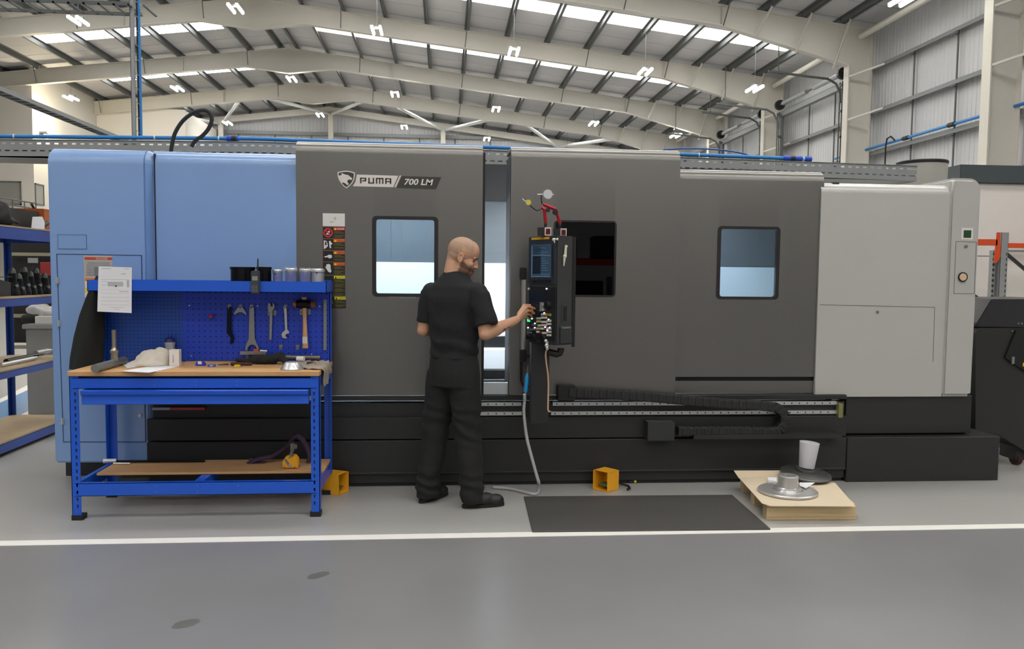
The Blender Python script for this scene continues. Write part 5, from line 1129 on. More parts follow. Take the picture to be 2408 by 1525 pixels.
# torso (under the shirt)
def tring(z, c, wa, wd): return [c+ax*(wa*math.cos(t))+fw_*(wd*math.sin(t))+V((0, 0, z-c.z)) for t in [2*PI*k/24 for k in range(24)]]
TC = lambda z: V((0.06+0.0*(z-1), 5.392-0.0*(z-1), z))
b.loft([tring(z, TC(z), wa, wd) for z, wa, wd in ((0.92, 0.15, 0.10), (1.05, 0.145, 0.10), (1.25, 0.16, 0.105), (1.4, 0.175, 0.105), (1.5, 0.15, 0.085), (1.56, 0.07, 0.065))])
b.cap(SHR, 0.044, ELR, 0.044); b.cap(ELR, 0.045, ELR.lerp(WRR, 0.35), 0.047); b.cap(ELR.lerp(WRR, 0.35), 0.047, WRR, 0.028)
b.cap(SHL, 0.044, ELL, 0.043); b.cap(ELL, 0.044, ELL.lerp(WRL, 0.35), 0.045); b.cap(ELL.lerp(WRL, 0.35), 0.045, WRL, 0.028)
# right hand on the panel
def tip(px, py): return FP(px, py, 0.010)
KN = {}
PAL0 = WRR; back = (tip(1250, 738)-WRR)
def hand(wr, knuckles, tips, thumb, r=0.0088):
    kc = sum(knuckles, V((0, 0, 0)))/4
    for k in knuckles: b.cap(wr.lerp(k, 0.12), 0.018, k, 0.0125)
    for k, k2 in zip(knuckles[:-1], knuckles[1:]): b.cap(wr.lerp(k, 0.6), 0.014, wr.lerp(k2, 0.6), 0.014)
    for k, t in zip(knuckles, tips):
        mid = k.lerp(t, 0.5)+bend*0.013; m2 = k.lerp(t, 0.8)+bend*0.008
        b.cap(k, 0.0104, mid, 0.0086); b.cap(mid, 0.0086, m2, 0.0078); b.cap(m2, 0.0078, t, 0.0068)
    a, m, t = thumb; b.cap(a, 0.017, m, 0.0125); b.cap(m, 0.0125, t, 0.0098)
bend = V((-0.35, -0.55, 0.55)).normalized()
ks = [atY(1237.5, 721.5, 5.415), atY(1239, 730, 5.418), atY(1237.5, 738, 5.424), atY(1234, 745, 5.43)]
ts = [tip(1258, 725.5), tip(1255.5, 735), tip(1251, 743.5), tip(1245.5, 751)]
hand(WRR, ks, ts, (WRR.lerp(ks[0], 0.35)+V((0.0, 0.012, 0.012)), atY(1233, 718, 5.46), tip(1247, 717.5)))
# left hand held in front of the body
bend = V((0, 0, 0.8))
dl = (WRL-ELL).normalized(); kl = [WRL+dl*0.085+ax*(0.03-0.02*i)+V((0, 0, -0.004*i)) for i in range(4)]; tl = [k+dl*(0.075-0.008*abs(i-1))+V((0, 0, -0.02)) for i, k in enumerate(kl)]
hand(WRL, kl, tl, (WRL+dl*0.03+ax*0.03, WRL+dl*0.07+ax*0.055, WRL+dl*0.10+ax*0.06))
# hips and legs (under the trousers)
HIPR, HIPL = V((0.13, 5.345, 0.93)), V((-0.02, 5.45, 0.93)); KNR, KNL = V((0.155, 5.36, 0.50)), V((-0.062, 5.485, 0.50)); ANR, ANL = V((0.185, 5.325, 0.09)), V((-0.118, 5.475, 0.09))
b.ell((0.06, 5.395, 0.95), (0.15, 0.12, 0.12))
for h, k, a in ((HIPR, KNR, ANR), (HIPL, KNL, ANL)): b.cap(h, 0.075, k, 0.05); b.cap(k, 0.052, k.lerp(a, 0.35), 0.052); b.cap(k.lerp(a, 0.35), 0.05, a, 0.035)
body = remeshed('body', b, M_SKIN, 0.0036, per, 3)
inv = HR.transposed(); wmb = wm(per)
def sst(a, b_, x): t = max(0.0, min(1.0, (x-a)/(b_-a))); return t*t*(3-2*t)
vals = {'stubble': [], 'scalp': []}
for v in body.data.vertices:
    c = inv@((wmb@v.co)-HC); st = sc_ = 0.0
    if -0.17 < c.z < 0.2 and abs(c.x) < 0.2 and abs(c.y) < 0.12:
        ear = abs(c.y) > 0.074 and -0.06 < c.z < 0.03 and abs(c.x) < 0.04
        line = -0.042 if c.x > 0.06 else -0.042+0.5*(0.06-c.x)
        st = sst(0.0, 0.018, line-c.z)*sst(-0.012, 0.012, c.x)*sst(-0.155, -0.13, c.z)
        hair = 0.055-0.3*c.x if c.x > -0.02 else -0.055+0.4*(c.x+0.10)
        sc_ = sst(-0.012, 0.016, c.z-hair)*sst(0.0, 0.02, 0.070-c.x)
        if ear: st = sc_ = 0.0
    vals['stubble'].append(st); vals['scalp'].append(sc_)
for k_, vv in vals.items():
    at = body.data.attributes.new(k_, 'FLOAT', 'POINT'); at.data.foreach_set('value', vv)
nt = M_SKIN.node_tree; bs = nt.nodes['Principled BSDF']; cur = bs.inputs['Base Color'].links[0].from_socket
for k_, rgb, f_ in (('scalp', (168, 138, 116), 0.9), ('stubble', (100, 72, 60), 0.95)):
    at = nt.nodes.new('ShaderNodeAttribute'); at.attribute_name = k_; mu = nt.nodes.new('ShaderNodeMath'); mu.operation = 'MULTIPLY'; mu.inputs[1].default_value = f_
    mx = nt.nodes.new('ShaderNodeMix'); mx.data_type = 'RGBA'; nt.links.new(at.outputs['Fac'], mu.inputs[0]); nt.links.new(mu.outputs[0], mx.inputs[0]); nt.links.new(cur, mx.inputs[6]); mx.inputs[7].default_value = (*lin(rgb), 1); cur = mx.outputs[2]
nt.links.new(cur, bs.inputs['Base Color'])
# eyes and brows
for s_ in (-1, 1):
    q = MB(); q.ell(hp(0.0795, s_*0.031, -0.008), (0.0095, 0.0125, 0.006), HR); q.build('eye', mat('eye_dark', (92, 72, 62), 0.3), body, smooth=40)
    q = MB(); q.tube([hp(0.098, s_*0.014, 0.013), hp(0.0965, s_*0.032, 0.017), hp(0.084, s_*0.052, 0.011)], [0.004, 0.0048, 0.003], 6); q.build('eyebrow', mat('brow_hair', (84, 62, 48), 0.8), body, smooth=40)
# forearm mark
q = MB()
for k in range(7):
    c = ELR.lerp(WRR, 0.42+k*0.055); t = (WRR-ELR).normalized(); side = t.cross(V((0, 0, 1))).normalized(); side = -side if side.y > 0 else side
    r_ = 0.0475-(0.019*max(0, 0.07+k*0.055)/0.65); up_ = t.cross(side); up_ = up_ if up_.z > 0 else -up_
    d0 = (side*0.93-up_*0.38).normalized()
    q.obox(c+d0*(r_-0.0026)+d0.cross(t)*0.004*math.sin(k*2.3), t*(0.004+0.002*(k % 2)), d0*0.0014, (d0.cross(t)+t*0.4*math.sin(k))*(0.0035+0.002*((k*2) % 3)))
q.build('tattoo', mat('faded_ink', (92, 78, 70), 0.6), body, bevel=0.001, seg=1)
# t-shirt
b = MB()
b.loft([tring(z, TC(z)+fw_*o, wa, wd) for z, wa, wd, o in ((1.005, 0.178, 0.130, 0.0), (1.08, 0.180, 0.135, 0.0), (1.2, 0.184, 0.138, 0.0), (1.32, 0.194, 0.138, -0.005), (1.42, 0.20, 0.128, -0.01), (1.49, 0.178, 0.105, -0.012), (1.54, 0.125, 0.085, -0.006), (1.575, 0.082, 0.076, 0.0), (1.592, 0.070, 0.070, 0.004))])
b.cap(NB+V((0.02, -0.01, -0.045)), 0.062, SHR+V((-0.03, 0.02, -0.01)), 0.070); b.cap(NB+V((-0.02, 0.01, -0.045)), 0.062, SHL+V((0.03, -0.02, -0.01)), 0.068)
b.cap(SHR+V((-0.012, 0.008, 0.0)), 0.072, SHR.lerp(ELR, 0.3), 0.076); b.cap(SHL+V((0.012, -0.008, 0)), 0.070, SHL.lerp(ELL, 0.3), 0.070)
def sleeve(sh, el, r0, r1, f, lean):
    t = (el-sh).normalized(); a = t.orthogonal().normalized(); c = t.cross(a); rings = []
    for u in (0.0, 0.15, 0.35, 0.55, 0.75, f):
        ctr = sh.lerp(el, u)+lean*u; r = r0+(r1-r0)*u/f
        rings.append([ctr+a*(r*math.cos(k))+c*(r*math.sin(k)) for k in [2*PI*i/20 for i in range(20)]])
    b.loft(rings)
sleeve(SHR, ELR, 0.068, 0.080, 0.86, V((0.015, 0.0, 0.02))); sleeve(SHL, ELL, 0.066, 0.066, 0.80, V((0.01, 0, 0)))
def dtee(co, no):
    w = max(0, min(1, (1.5-co.z)/0.3))
    f = math.sin(co.z*46+co.x*14+3*noise.noise(co*5))*0.0045*w*(1.3 if co.z < 1.15 else 0.7)
    return co+no*(f+noise.noise(co*9)*0.007*w)
remeshed('tshirt', b, M_TEE, 0.007, per, 14, disp=dtee)
# trousers
b = MB()
b.loft([tring(z, TC(z), wa, wd) for z, wa, wd in ((0.82, 0.19, 0.135), (0.9, 0.194, 0.142), (0.98, 0.184, 0.134), (1.045, 0.172, 0.124))])
def legt(h, k, a, rs):
    pts = [h, h.lerp(k, 0.5), k, k.lerp(a, 0.5), a+V((0, 0, 0.03)), a-V((0, 0, 0.025))]
    for (p, r), (p2, r2) in zip(list(zip(pts, rs))[:-1], list(zip(pts, rs))[1:]): b.cap(p, r, p2, r2, 20)
legt(HIPR+V((0, 0, -0.06)), KNR, ANR, (0.112, 0.104, 0.094, 0.088, 0.082, 0.076)); legt(HIPL+V((0, 0, -0.06)), KNL, ANL, (0.112, 0.104, 0.094, 0.088, 0.082, 0.076))
def dtro(co, no):
    w = 0.4+0.6*max(0, min(1, (0.9-co.z)/0.3)); near = math.exp(-((co.z-0.55)/0.12)**2)+1.3*math.exp(-((co.z-0.14)/0.1)**2)
    f = math.sin(co.z*70+co.x*22+4*noise.noise(co*6))*0.006*near+noise.noise(co*8)*0.010*w
    co = co+no*f
    if co.z < 0.035: co.z = 0.035
    return co
tro = remeshed('trousers', b, M_TRO, 0.008, per, 3, disp=dtro)
q = MB(); c0 = HIPL.lerp(KNL, 0.55)
# shoes
def shoe(heel, toe):
    d = V((toe.x-heel.x, toe.y-heel.y, 0)); L = d.length; d.normalize(); s_ = V((0, 0, 1)).cross(d); R_ = Matrix((d, s_, V((0, 0, 1)))).transposed(); P_ = lambda u, v, z: heel+d*(u*L)+s_*v+V((0, 0, z))
    b = MB(); b.ell(P_(0.80, 0.004, 0.035), (0.19*L+0.01, 0.05, 0.046), R_); b.ell(P_(0.55, 0.004, 0.045), (0.26*L, 0.047, 0.05), R_); b.ell(P_(0.2, 0, 0.045), (0.2*L, 0.042, 0.062), R_); b.cap(P_(0.22, 0, 0.05), 0.042, P_(0.2, 0, 0.12), 0.045); b.cap(P_(0.4, 0, 0.08), 0.032, P_(0.28, 0, 0.115), 0.04)
    def ds(co, no):
        if co.z < 0.012: co.z = 0.012
        return co+no*noise.noise(co*30)*0.002
    sh = remeshed('shoe', b, M_SHOE, 0.006, per, 2, disp=ds)
    out = []
    for i in range(25):
        t = i/24*2*PI; u = 0.5+0.53*math.cos(t); w = 0.050*(0.85+0.15*math.cos(t))*math.copysign(abs(math.sin(t))**0.7, math.sin(t)); out.append((u, w))
    q = MB(); q.prism([P_(u, w, 0.0) for u, w in out[:-1]], (0, 0, 0.024)); q.build('sole', mat('shoe_sole', (18, 18, 18), 0.7), sh, bevel=0.003)
shoe(V((0.125, 5.312, 0)), V((0.40, 5.370, 0))); shoe(V((-0.165, 5.435, 0)), V((0.01, 5.655, 0)))
# ================================================================== things around the machine
# ---- anti-fatigue mat
q = MB(); q.prism([(p.x, p.y, 0.0) for p in (atZ(1232, 1170), atZ(1252, 1252), atZ(1812, 1246), atZ(1722, 1166))], (0, 0, 0.012))
tag(q.build('floor_mat', mat('dark_rubber_mat', (66, 64, 62), 0.6, var=0.08, scale=4, bump=0.1, bscale=150), bevel=0.003, seg=1), 'large dark rubber mat on the floor before the machine', 'mat')
# ---- foot switches
def footswitch(loc, rz, label, lead):
    t = thing('foot_switch', label, 'foot pedal', loc, rz, 'yellow foot switches')
    M = wm(t); L = lambda x, y, z: M@V((x, y, z)); q = MB(); w, h, d, th = 0.068, 0.145, 0.085, 0.005
    def bx(a, b_, mm=0):
        q2 = MB(); q2.box(a, b_); return q.add([M@v for v in q2.v], q2.f, mm)
    bx((-w, -d, 0), (-w+th, d*0.6, h)); bx((w-th, -d, 0), (w, d*0.6, h)); bx((-w, -d*0.85, h-th), (w, d*0.6, h)); bx((-w, d*0.6-th, 0), (w, d*0.6, h)); bx((-w, -d, 0), (w, d*0.6, 0.005))
    q.build('guard', M_YELLOW, t, bevel=0.003)
    q = MB(); bx((-0.045, -0.055, 0.03), (0.045, 0.03, 0.042)); bx((-0.045, 0.01, 0.005), (0.045, 0.035, 0.04)); q.build('pedal', mat('green_pedal', (86, 112, 74), 0.6), t, bevel=0.003)
    q = MB(); bx((-0.035, d*0.6, 0.01), (0.035, d*0.6+0.03, 0.095)); bx((-0.022, d*0.6+0.03, 0.02), (0.022, d*0.6+0.04, 0.08)); q.build('terminal_box', M_YELLOW, t, bevel=0.004)
    q = MB(); q.cyl(L(0, d*0.6+0.038, 0.04), L(0, d*0.6+0.06, 0.035), 0.012, n=10); q.build('cable_gland', M_BLACK, t)
    q = MB(); q.tube([L(*p) for p in lead], 0.008, 8); q.build('cable', M_BLACK, t, smooth=40)
    return t
def corner_loc(px, py, rz):                                   # near corner of the guard -> centre
    M = Matrix.Rotation(rz, 4, 'Z'); c = atZ(px, py); return c
a_ = math.radians(-50); c = atZ(1428, 1158); ctr = c-(Matrix.Rotation(a_, 3, 'Z')@V((0.068, -0.085, 0))); footswitch((ctr.x, ctr.y, 0), a_, 'yellow foot switch on the floor right of the grey hose', [(0, 0.1, 0.035), (0.02, 0.13, 0.02), (0.08, 0.15, 0.012), (0.13, 0.10, 0.012), (0.14, 0.06, 0.012)])
a_ = math.radians(66); c = atZ(797, 1165); ctr = c-(Matrix.Rotation(a_, 3, 'Z')@V((-0.068, -0.085, 0))); footswitch((ctr.x, ctr.y, 0), a_, 'yellow foot switch on the floor behind the workbench leg', [(0, 0.1, 0.035), (-0.02, 0.13, 0.02), (-0.06, 0.15, 0.012)])
p = atZ(1487, 1135); q = MB(); q.cyl((p.x-0.03, p.y, 0.014), (p.x+0.012, p.y-0.01, 0.014), 0.012, n=10, m=0); q.ell((p.x+0.016, p.y-0.01, 0.015), (0.014, 0.012, 0.013), m=1); tag(q.build('cable_plug', [M_BLACK, mat('acid_yellow', (206, 206, 60), 0.4)], smooth=40), 'small yellow tipped cable plug on the floor beside the foot switch', 'plug')
# ---- pallet with cardboard and turned parts
M_PAL = mat('pale_pallet_wood', (204, 180, 138), 0.7, var=0.1, scale=6, stretch=(1, 8, 8)); M_CARD = mat('cardboard', (208, 192, 166), 0.8, var=0.05, scale=6)
pf, pr_, pbk = atZ(1802, 1222), atZ(2012, 1221), atZ(1741, 1152)
e1 = V((pr_.x-pf.x, pr_.y-pf.y, 0)); PW = e1.length; e1.normalize(); e2 = V((0, 0, 1)).cross(e1); PD = 0.74
e2s = V((0.10, 0.735, 0)).normalized()
pal = thing('pallet', 'small wooden pallet on the floor at the end of the mat', 'pallet', (pf.x+PW/2, pf.y+PD/2, 0))
Pp = lambda u, v, z: V((pf.x, pf.y, z))+e1*u+e2s*v
def pboard(name, u0, u1, v0, v1, z0, z1):
    q = MB(); q.prism([Pp(u0, v0, z0), Pp(u1, v0, z0), Pp(u1, v1, z0), Pp(u0, v1, z0)], (0, 0, z1-z0)); q.build(name, M_PAL, pal, bevel=0.002, seg=1)
for v in (0, PD/2-0.05, PD-0.10): pboard('bearer', 0, PW, v, v+0.1, 0.018, 0.085)
for v in (0, PD/2-0.05, PD-0.1): pboard('foot_board', 0, PW, v, v+0.1, 0, 0.017)
for k in range(6): pboard('deck_board', 0, PW, k*0.128, k*0.128+0.1, 0.086, 0.102)
zc_ = 0.106
cs = [atZ(1738, 1124, zc_), atZ(1792, 1184, zc_), atZ(1812, 1190, zc_), atZ(2012, 1191, zc_), atZ(1964, 1136, zc_), atZ(1900, 1121, zc_)]
q = MB(); q.prism([(p.x, p.y, zc_) for p in cs], (0, 0, 0.004)); a, b2 = cs[0], cs[5]; q.prism([(a.x, a.y, zc_), (b2.x, b2.y, zc_), (b2.x+0.0, b2.y+0.02, zc_+0.045), (a.x-0.03, a.y+0.03, zc_+0.05)], (0, 0.004, 0))
tag(q.build('cardboard_sheet', M_CARD), 'bent cardboard sheet lying on the small pallet', 'cardboard')
z5_ = zc_+0.005
p = atZ(1852, 1157, z5_); q = MB(); q.lathe((p.x, p.y, z5_), [(0.0, 0.0), (0.19, 0), (0.196, 0.006), (0.196, 0.016), (0.19, 0.02), (0.10, 0.022), (0.094, 0.034), (0.075, 0.036), (0.068, 0.042), (0.068, 0.115), (0.058, 0.12), (0.05, 0.12), (0.048, 0.06), (0.0, 0.06)], 40)
hub = tag(q.build('flanged_hub', mat('turned_grey_steel', (196, 194, 192), 0.26, metal=0.6, var=0.08, scale=60), smooth=30), 'turned steel hub with wide flange lying on the cardboard', 'machine part')
p2 = atZ(1892, 1128, z5_); tlt = V((0.05, -0.10, 1)).normalized(); o2 = V((p2.x+0.02, p2.y+0.03, z5_+0.03))
q = MB(); q.lathe(o2, [(0.0, 0.0), (0.17, 0), (0.178, 0.006), (0.178, 0.016), (0.17, 0.02), (0.09, 0.024), (0.075, 0.03), (0.075, 0.055), (0.0, 0.055)], 40, tlt); q.cyl((p2.x-0.02, p2.y, z5_), (p2.x-0.02, p2.y, z5_+0.03), 0.06, n=20)
tag(q.build('flanged_hub', mat('turned_dark_steel', (110, 110, 108), 0.3, metal=0.7, var=0.08, scale=60), smooth=30), 'darker flanged disc behind the turned hub, under the white cup', 'machine part')
b3 = o2+tlt*0.056; t3 = V((0.10, 0.02, 1)).normalized(); q = MB(); q.lathe(b3, [(0.0, 0.0), (0.052, 0.0), (0.054, 0.003), (0.070, 0.185), (0.066, 0.187), (0.052, 0.01), (0.0, 0.01)], 28, t3); tag(q.build('white_cup', mat('white_plastic', (206, 206, 212), 0.5, var=0.02), smooth=35), 'tall white plastic beaker leaning on the flanged disc', 'beaker')
pp = [atZ(1806, 1137, z5_), atZ(1826, 1140, z5_), atZ(1826, 1131, z5_), atZ(1804, 1131, z5_)]; q = MB(); q.prism([(p.x, p.y, z5_) for p in pp], (0, 0, 0.03)); tag(q.build('white_packet', M_PAPER, bevel=0.002, seg=1), 'small white packet behind the turned hub', 'packet')
pp = [atZ(1880, 1142, z5_+0.03), atZ(1896, 1148, z5_+0.03), atZ(1916, 1135, z5_+0.03), atZ(1880, 1135, z5_+0.03)]; q = MB(); q.prism([(p.x, p.y, z5_+0.03) for p in pp], (0, 0, 0.004)); tag(q.build('folded_note', M_PAPER), 'folded white note resting on the turned hub flange', 'paper')
# ---- dial gauges on magnetic stands, on the control panel
M_REDA = mat('red_anodised', (178, 30, 40), 0.3, metal=0.4)
def gauge(label, boxpx, arm, dialpx, dr, dcol, Yg, extra):
    a, b_ = atY(boxpx[0], boxpx[1], Yg), atY(boxpx[2], boxpx[3], Yg)
    t = thing('dial_gauge', label, 'dial gauge', ((a.x+b_.x)/2, Yg, zt_+0.001)); zz = zt_+0.001; xm_, hw = (a.x+b_.x)/2, (b_.x-a.x)/2
    q = MB(); q.box((xm_-hw-0.045, Yg-0.004, zz), (xm_+hw, Yg+0.045, zz+0.055)); q.build('magnet_base', M_BLACK, t, bevel=0.003)
    q = MB(); q.box((xm_-hw, Yg-0.006, zz), (xm_+hw, Yg-0.004, zz+0.055), 0); q.box((xm_-hw+0.006, Yg-0.008, zz+0.008), (xm_+hw-0.006, Yg-0.005, zz+0.047), 1); q.cyl((xm_, Yg-0.007, zz+0.03), (xm_, Yg-0.016, zz+0.03), 0.013, n=14, m=2); q.build('switch_face', [M_NW, M_REDA, M_BLACK], t)
    pts = [atY(x, y, Yg+0.01) for x, y in arm]
    q = MB(); q.ell(V((pts[0].x, Yg+0.01, pts[0].z-0.01)), (0.011, 0.011, 0.012)); q.cyl((pts[0].x, Yg+0.01, zz+0.05), pts[0], 0.009, n=10); q.build('ball_joint', M_BLACK, t, smooth=40)
    for u, v in zip(pts[:-1], pts[1:]):
        q = MB(); q.cyl(u, v, 0.0115, 0.010, n=14); q.build('arm', M_REDA, t, smooth=35)
    for (x, y, r) in extra['knobs']:
        p = atY(x, y, Yg-0.012); q = MB(); q.cyl(p, p+V((0, -0.02, 0)), r, n=16); q.build('knob', M_BLACK, t, bevel=0.002)
    q = MB(); q.tube([atY(x, y, Yg+0.0) for x, y in extra['stem']], 0.0045, 8); q.build('stem', M_BLACK, t, smooth=40)
    p = atY(dialpx[0], dialpx[1], Yg); q = MB(); q.cyl(p, p+V((0, -0.018, 0)), dr, n=28, m=0); q.cyl(p+V((0, -0.018, 0)), p+V((0, -0.0195, 0)), dr*0.86, n=28, m=1); q.build('dial', [mat('gauge_rim', (190, 190, 186), 0.3, metal=0.5), dcol], t, smooth=35)
    q = MB(); q.tube([atY(x, y, Yg-0.008) for x, y in extra['probe']], 0.004, 8); q.build('probe', M_STEEL, t, smooth=40)
Yg = 5.36
gauge('dial gauge with yellow face on a red jointed arm', (1281, 533, 1296, 551), ((1283, 524), (1280, 492), (1274, 487)), (1242, 476), 0.0185, mat('gauge_yellow', (214, 196, 26), 0.4), Yg, {'knobs': ((1288, 494, 0.014),), 'stem': ((1272, 491), (1263, 495), (1255, 490), (1246, 482)), 'probe': ((1239, 474), (1233, 472), (1228, 467))})
gauge('dial gauge with white face on a taller red jointed arm', (1318, 533, 1332, 551), ((1317, 526), (1307, 492), (1277, 480)), (1287.5, 457), 0.033, mat('gauge_white', (206, 206, 208), 0.4), Yg+0.10, {'knobs': ((1305, 499, 0.019),), 'stem': ((1275, 480), (1273, 470), (1273, 458), (1280, 456)), 'probe': ((1264, 457), (1277, 457), (1302, 457.5))})
# ---- small things hanging on the pendant
M_BONE = mat('bone_plastic', (212, 206, 186), 0.4)
q = MB(); off = fr*0.008; P1 = lambda x, y: SP(x, y)+off
q.cyl(P1(1329, 577), P1(1327.5, 600), 0.008, 0.010, n=12); q.ell(P1(1326.5, 602), (0.013, 0.013, 0.012)); q.cyl(P1(1326, 602), P1(1324, 625), 0.010, 0.004, n=12); q.cyl(P1(1328, 577), P1(1332, 579), 0.006, n=8)
tag(q.build('deburring_tool', M_BONE, smooth=40), 'white handled deburring tool stuck on the side of the control panel', 'tool')
q = MB(); P2 = lambda x, y: FP(x, y, 0.012)
q.ell(P2(1302.5, 563), (0.012, 0.01, 0.011)); q.cap(P2(1303, 565), 0.007, P2(1304.5, 571), 0.002); q.cyl(P2(1303, 563), P2(1310, 562), 0.004, n=8); q.ell(P2(1310.5, 562), (0.008, 0.008, 0.009)); tag(q.build('chuck_key', M_BONE, smooth=40), 'small pale key piece at the top corner of the control panel', 'key')
q = MB(); c = [P2(1284, 801), P2(1284.5, 806), P2(1286, 812), P2(1287, 818)]
q.ell(c[0], (0.014, 0.012, 0.012)); q.ell(c[1]+V((0.006, 0, 0)), (0.012, 0.006, 0.014)); q.ell(c[2], (0.016, 0.008, 0.014)); q.ell(c[3], (0.011, 0.007, 0.015)); tag(q.build('key_bunch', M_STEEL, smooth=40), 'bunch of silver keys hanging below the control panel', 'keys')
q = MB(); Yr = 5.36; q.tube([atY(x, y, Yr) for x, y in ((1288, 820), (1284, 826), (1283, 836), (1285, 855), (1288.5, 880), (1289.5, 905), (1289, 935), (1288.5, 962), (1290, 967), (1295, 967))], 0.0055, 8); tag(q.build('cord', mat('tan_cord', (196, 160, 126), 0.7), smooth=50), 'thin tan cord hanging below the key bunch', 'cord')
# ---- air gun with grey hose
Ya = 5.55; ag = thing('air_gun', 'bright blue air blow gun with pale hose hanging by the door handle', 'air gun', (atY(1240, 920, Ya).x, Ya, atY(1240, 945, Ya).z))
W2 = lambda x, y: atY(x, y, Ya)
q = MB(); q.tube([W2(1240.5, 877), W2(1239.5, 886), W2(1238, 902), W2(1236, 921)], [0.007, 0.014, 0.0155, 0.0145], 12); q.build('body', mat('sky_blue_plastic', (40, 150, 214), 0.35), ag, smooth=40)
q = MB(); q.tube([W2(1240.5, 880), W2(1241, 868), W2(1241.5, 858)], 0.0028, 6); q.build('nozzle', M_STEELD, ag)
q = MB(); q.cyl(W2(1236, 921), W2(1235.5, 926), 0.006, n=10); q.lathe(W2(1234, 944), [(0.007, 0), (0.012, 0.01), (0.014, 0.03), (0.010, 0.045), (0.013, 0.05), (0.008, 0.058)], 14); q.build('coupling', mat('pale_coupling', (176, 182, 178), 0.35, metal=0.5), ag, smooth=35)
hz = [W2(1233.5, 943), W2(1232, 965), W2(1234, 990), W2(1239, 1030), W2(1249, 1070), W2(1260, 1110), W2(1267, 1135)]
e_ = atZ(1266, 1155, 0.012); e2_ = atZ(1258, 1161, 0.012); e3_ = atZ(1240, 1158, 0.012); e4_ = atZ(1200, 1149, 0.012); e5_ = atZ(1160, 1145, 0.012)
hz += [V((e_.x, e_.y, 0.06)), e_, e2_, e3_, e4_, e5_]
def smooth_path(p, n=6):
    out = []
    for i in range(len(p)-1):
        a, b_, c_, d_ = p[max(i-1, 0)], p[i], p[i+1], p[min(i+2, len(p)-1)]
        for k in range(n):
            t = k/n; out.append(0.5*((2*b_)+(c_-a)*t+(2*a-5*b_+4*c_-d_)*t*t+(3*b_-a-3*c_+d_)*t**3))
    return out+[p[-1]]
q = MB(); q.tube(smooth_path(hz), 0.0115, 10); q.build('hose', mat('pale_grey_hose', (178, 176, 176), 0.5), ag, smooth=60)

# ---- cable tray and blue pipe behind the machine
YTR = 7.6; ZTR = 2.775
M_TRAY = mat('perforated_tray_zinc', (152, 155, 155), 0.45, metal=0.35, var=0.06)
def ztr(x): return 2.742+0.014*(x+4.0) if x < -1.7 else 2.774-0.0135*(x+1.7)   # the long run hangs slightly uneven
def crown(q):
    for v in q.v: v.z += ztr(v.x)-ZTR-0.018+0.018
tr = thing('cable_tray', 'long perforated galvanised cable tray running behind the machine top', 'cable tray', (0.3, YTR, 2.6))
X0t, X1t = -4.6, 4.62
q = MB(); zA, zB = ZTR-0.012, ZTR-0.16
for (z0, z1) in ((zA-0.028, zA), (zA-0.09, zA-0.042), (zB, zA-0.105)): [q.box((X0t+(X1t-X0t)*k/40, YTR, z0), (X0t+(X1t-X0t)*(k+1)/40, YTR+0.003, z1)) for k in range(40)]
n = int((X1t-X0t)/0.075)
for k in range(n):
    x = X0t+k*0.075; q.box((x, YTR, zA-0.043), (x+0.04, YTR+0.003, zA-0.027)); q.box((x+0.03, YTR, zA-0.106), (x+0.062, YTR+0.003, zA-0.089))
[q.box((X0t+(X1t-X0t)*k/40, YTR-0.012, zA-0.004), (X0t+(X1t-X0t)*(k+1)/40, YTR+0.003, zA)) for k in range(40)]; crown(q); q.build('side_plate', M_TRAY, tr)
q = MB(); q.box((X0t, YTR, zB-0.003), (X1t, YTR+0.4, zB)); q.box((X0t, YTR+0.397, zB), (X1t, YTR+0.4, zA)); crown(q); q.build('tray_bed', M_TRAY, tr)
q = MB()
for (dy, rr_) in ((0.05, 0.03), (0.12, 0.035), (0.2, 0.03), (0.28, 0.03)): q.tube([(X0t+(X1t-X0t)*k/40, YTR+dy, zB+rr_+0.002) for k in range(41)], rr_, 8)
crown(q); q.build('filler_cables', M_RUBBER, tr, smooth=50)  # unseen dark runs added inside the tray so its slots read dark
for x in (-1.2, 1.2, 2.4):
    q = MB(); q.box((x-0.02, YTR+0.02, 0), (x+0.02, YTR+0.06, zB)); q.build('support', M_GALV, tr)
bp = thing('air_pipe', 'straight blue air pipe with clips lying on top of the cable tray', 'pipe', (-0.5, YTR+0.03, ZTR))
zP = ZTR+0.018; xE = atY(1908, 370, YTR).x
q = MB(); q.tube([(X0t+(xE-X0t)*k/40, YTR+0.03, zP) for k in range(41)], 0.018, 12); crown(q); q.build('pipe', M_PIPE, bp, smooth=40)
M_FIT = mat('royal_blue_fitting', (24, 66, 176), 0.4)
for px, w, m_ in ((545, 0.05, M_FIT), (1853, 0.035, M_FIT), (1880, 0.035, M_FIT), (1904, 0.03, M_FIT)):
    x = atY(px, 340 if px < 1000 else 367, YTR).x; q = MB(); q.cyl((x-w, YTR+0.03, zP), (x+w, YTR+0.03, zP), 0.026, n=12); crown(q); q.build('fitting', m_, bp, smooth=40)
for px in (549, 1866): x = atY(px, 340 if px < 1000 else 367, YTR).x; q = MB(); q.cyl((x-0.02, YTR+0.03, zP), (x+0.02, YTR+0.03, zP), 0.027, n=12); crown(q); q.build('collar', M_BLACK, bp)
for px in (30, 362, 513, 1646, 1893): x = atY(px, 340, YTR).x; q = MB(); q.cyl((x-0.006, YTR+0.03, zP), (x+0.006, YTR+0.03, zP), 0.021, n=12); crown(q); q.build('clip', M_NW, bp)
q = MB(); q.tube(smooth_path([atY(x, y, 7.9) for x, y in ((1560, 352), (1610, 349), (1680, 351), (1740, 359), (1765, 367))]), 0.008, 6); tag(q.build('air_hose', mat('thin_blue_hose', (40, 90, 170), 0.4), smooth=60), 'thin blue air line arching just above the cable tray', 'hose')
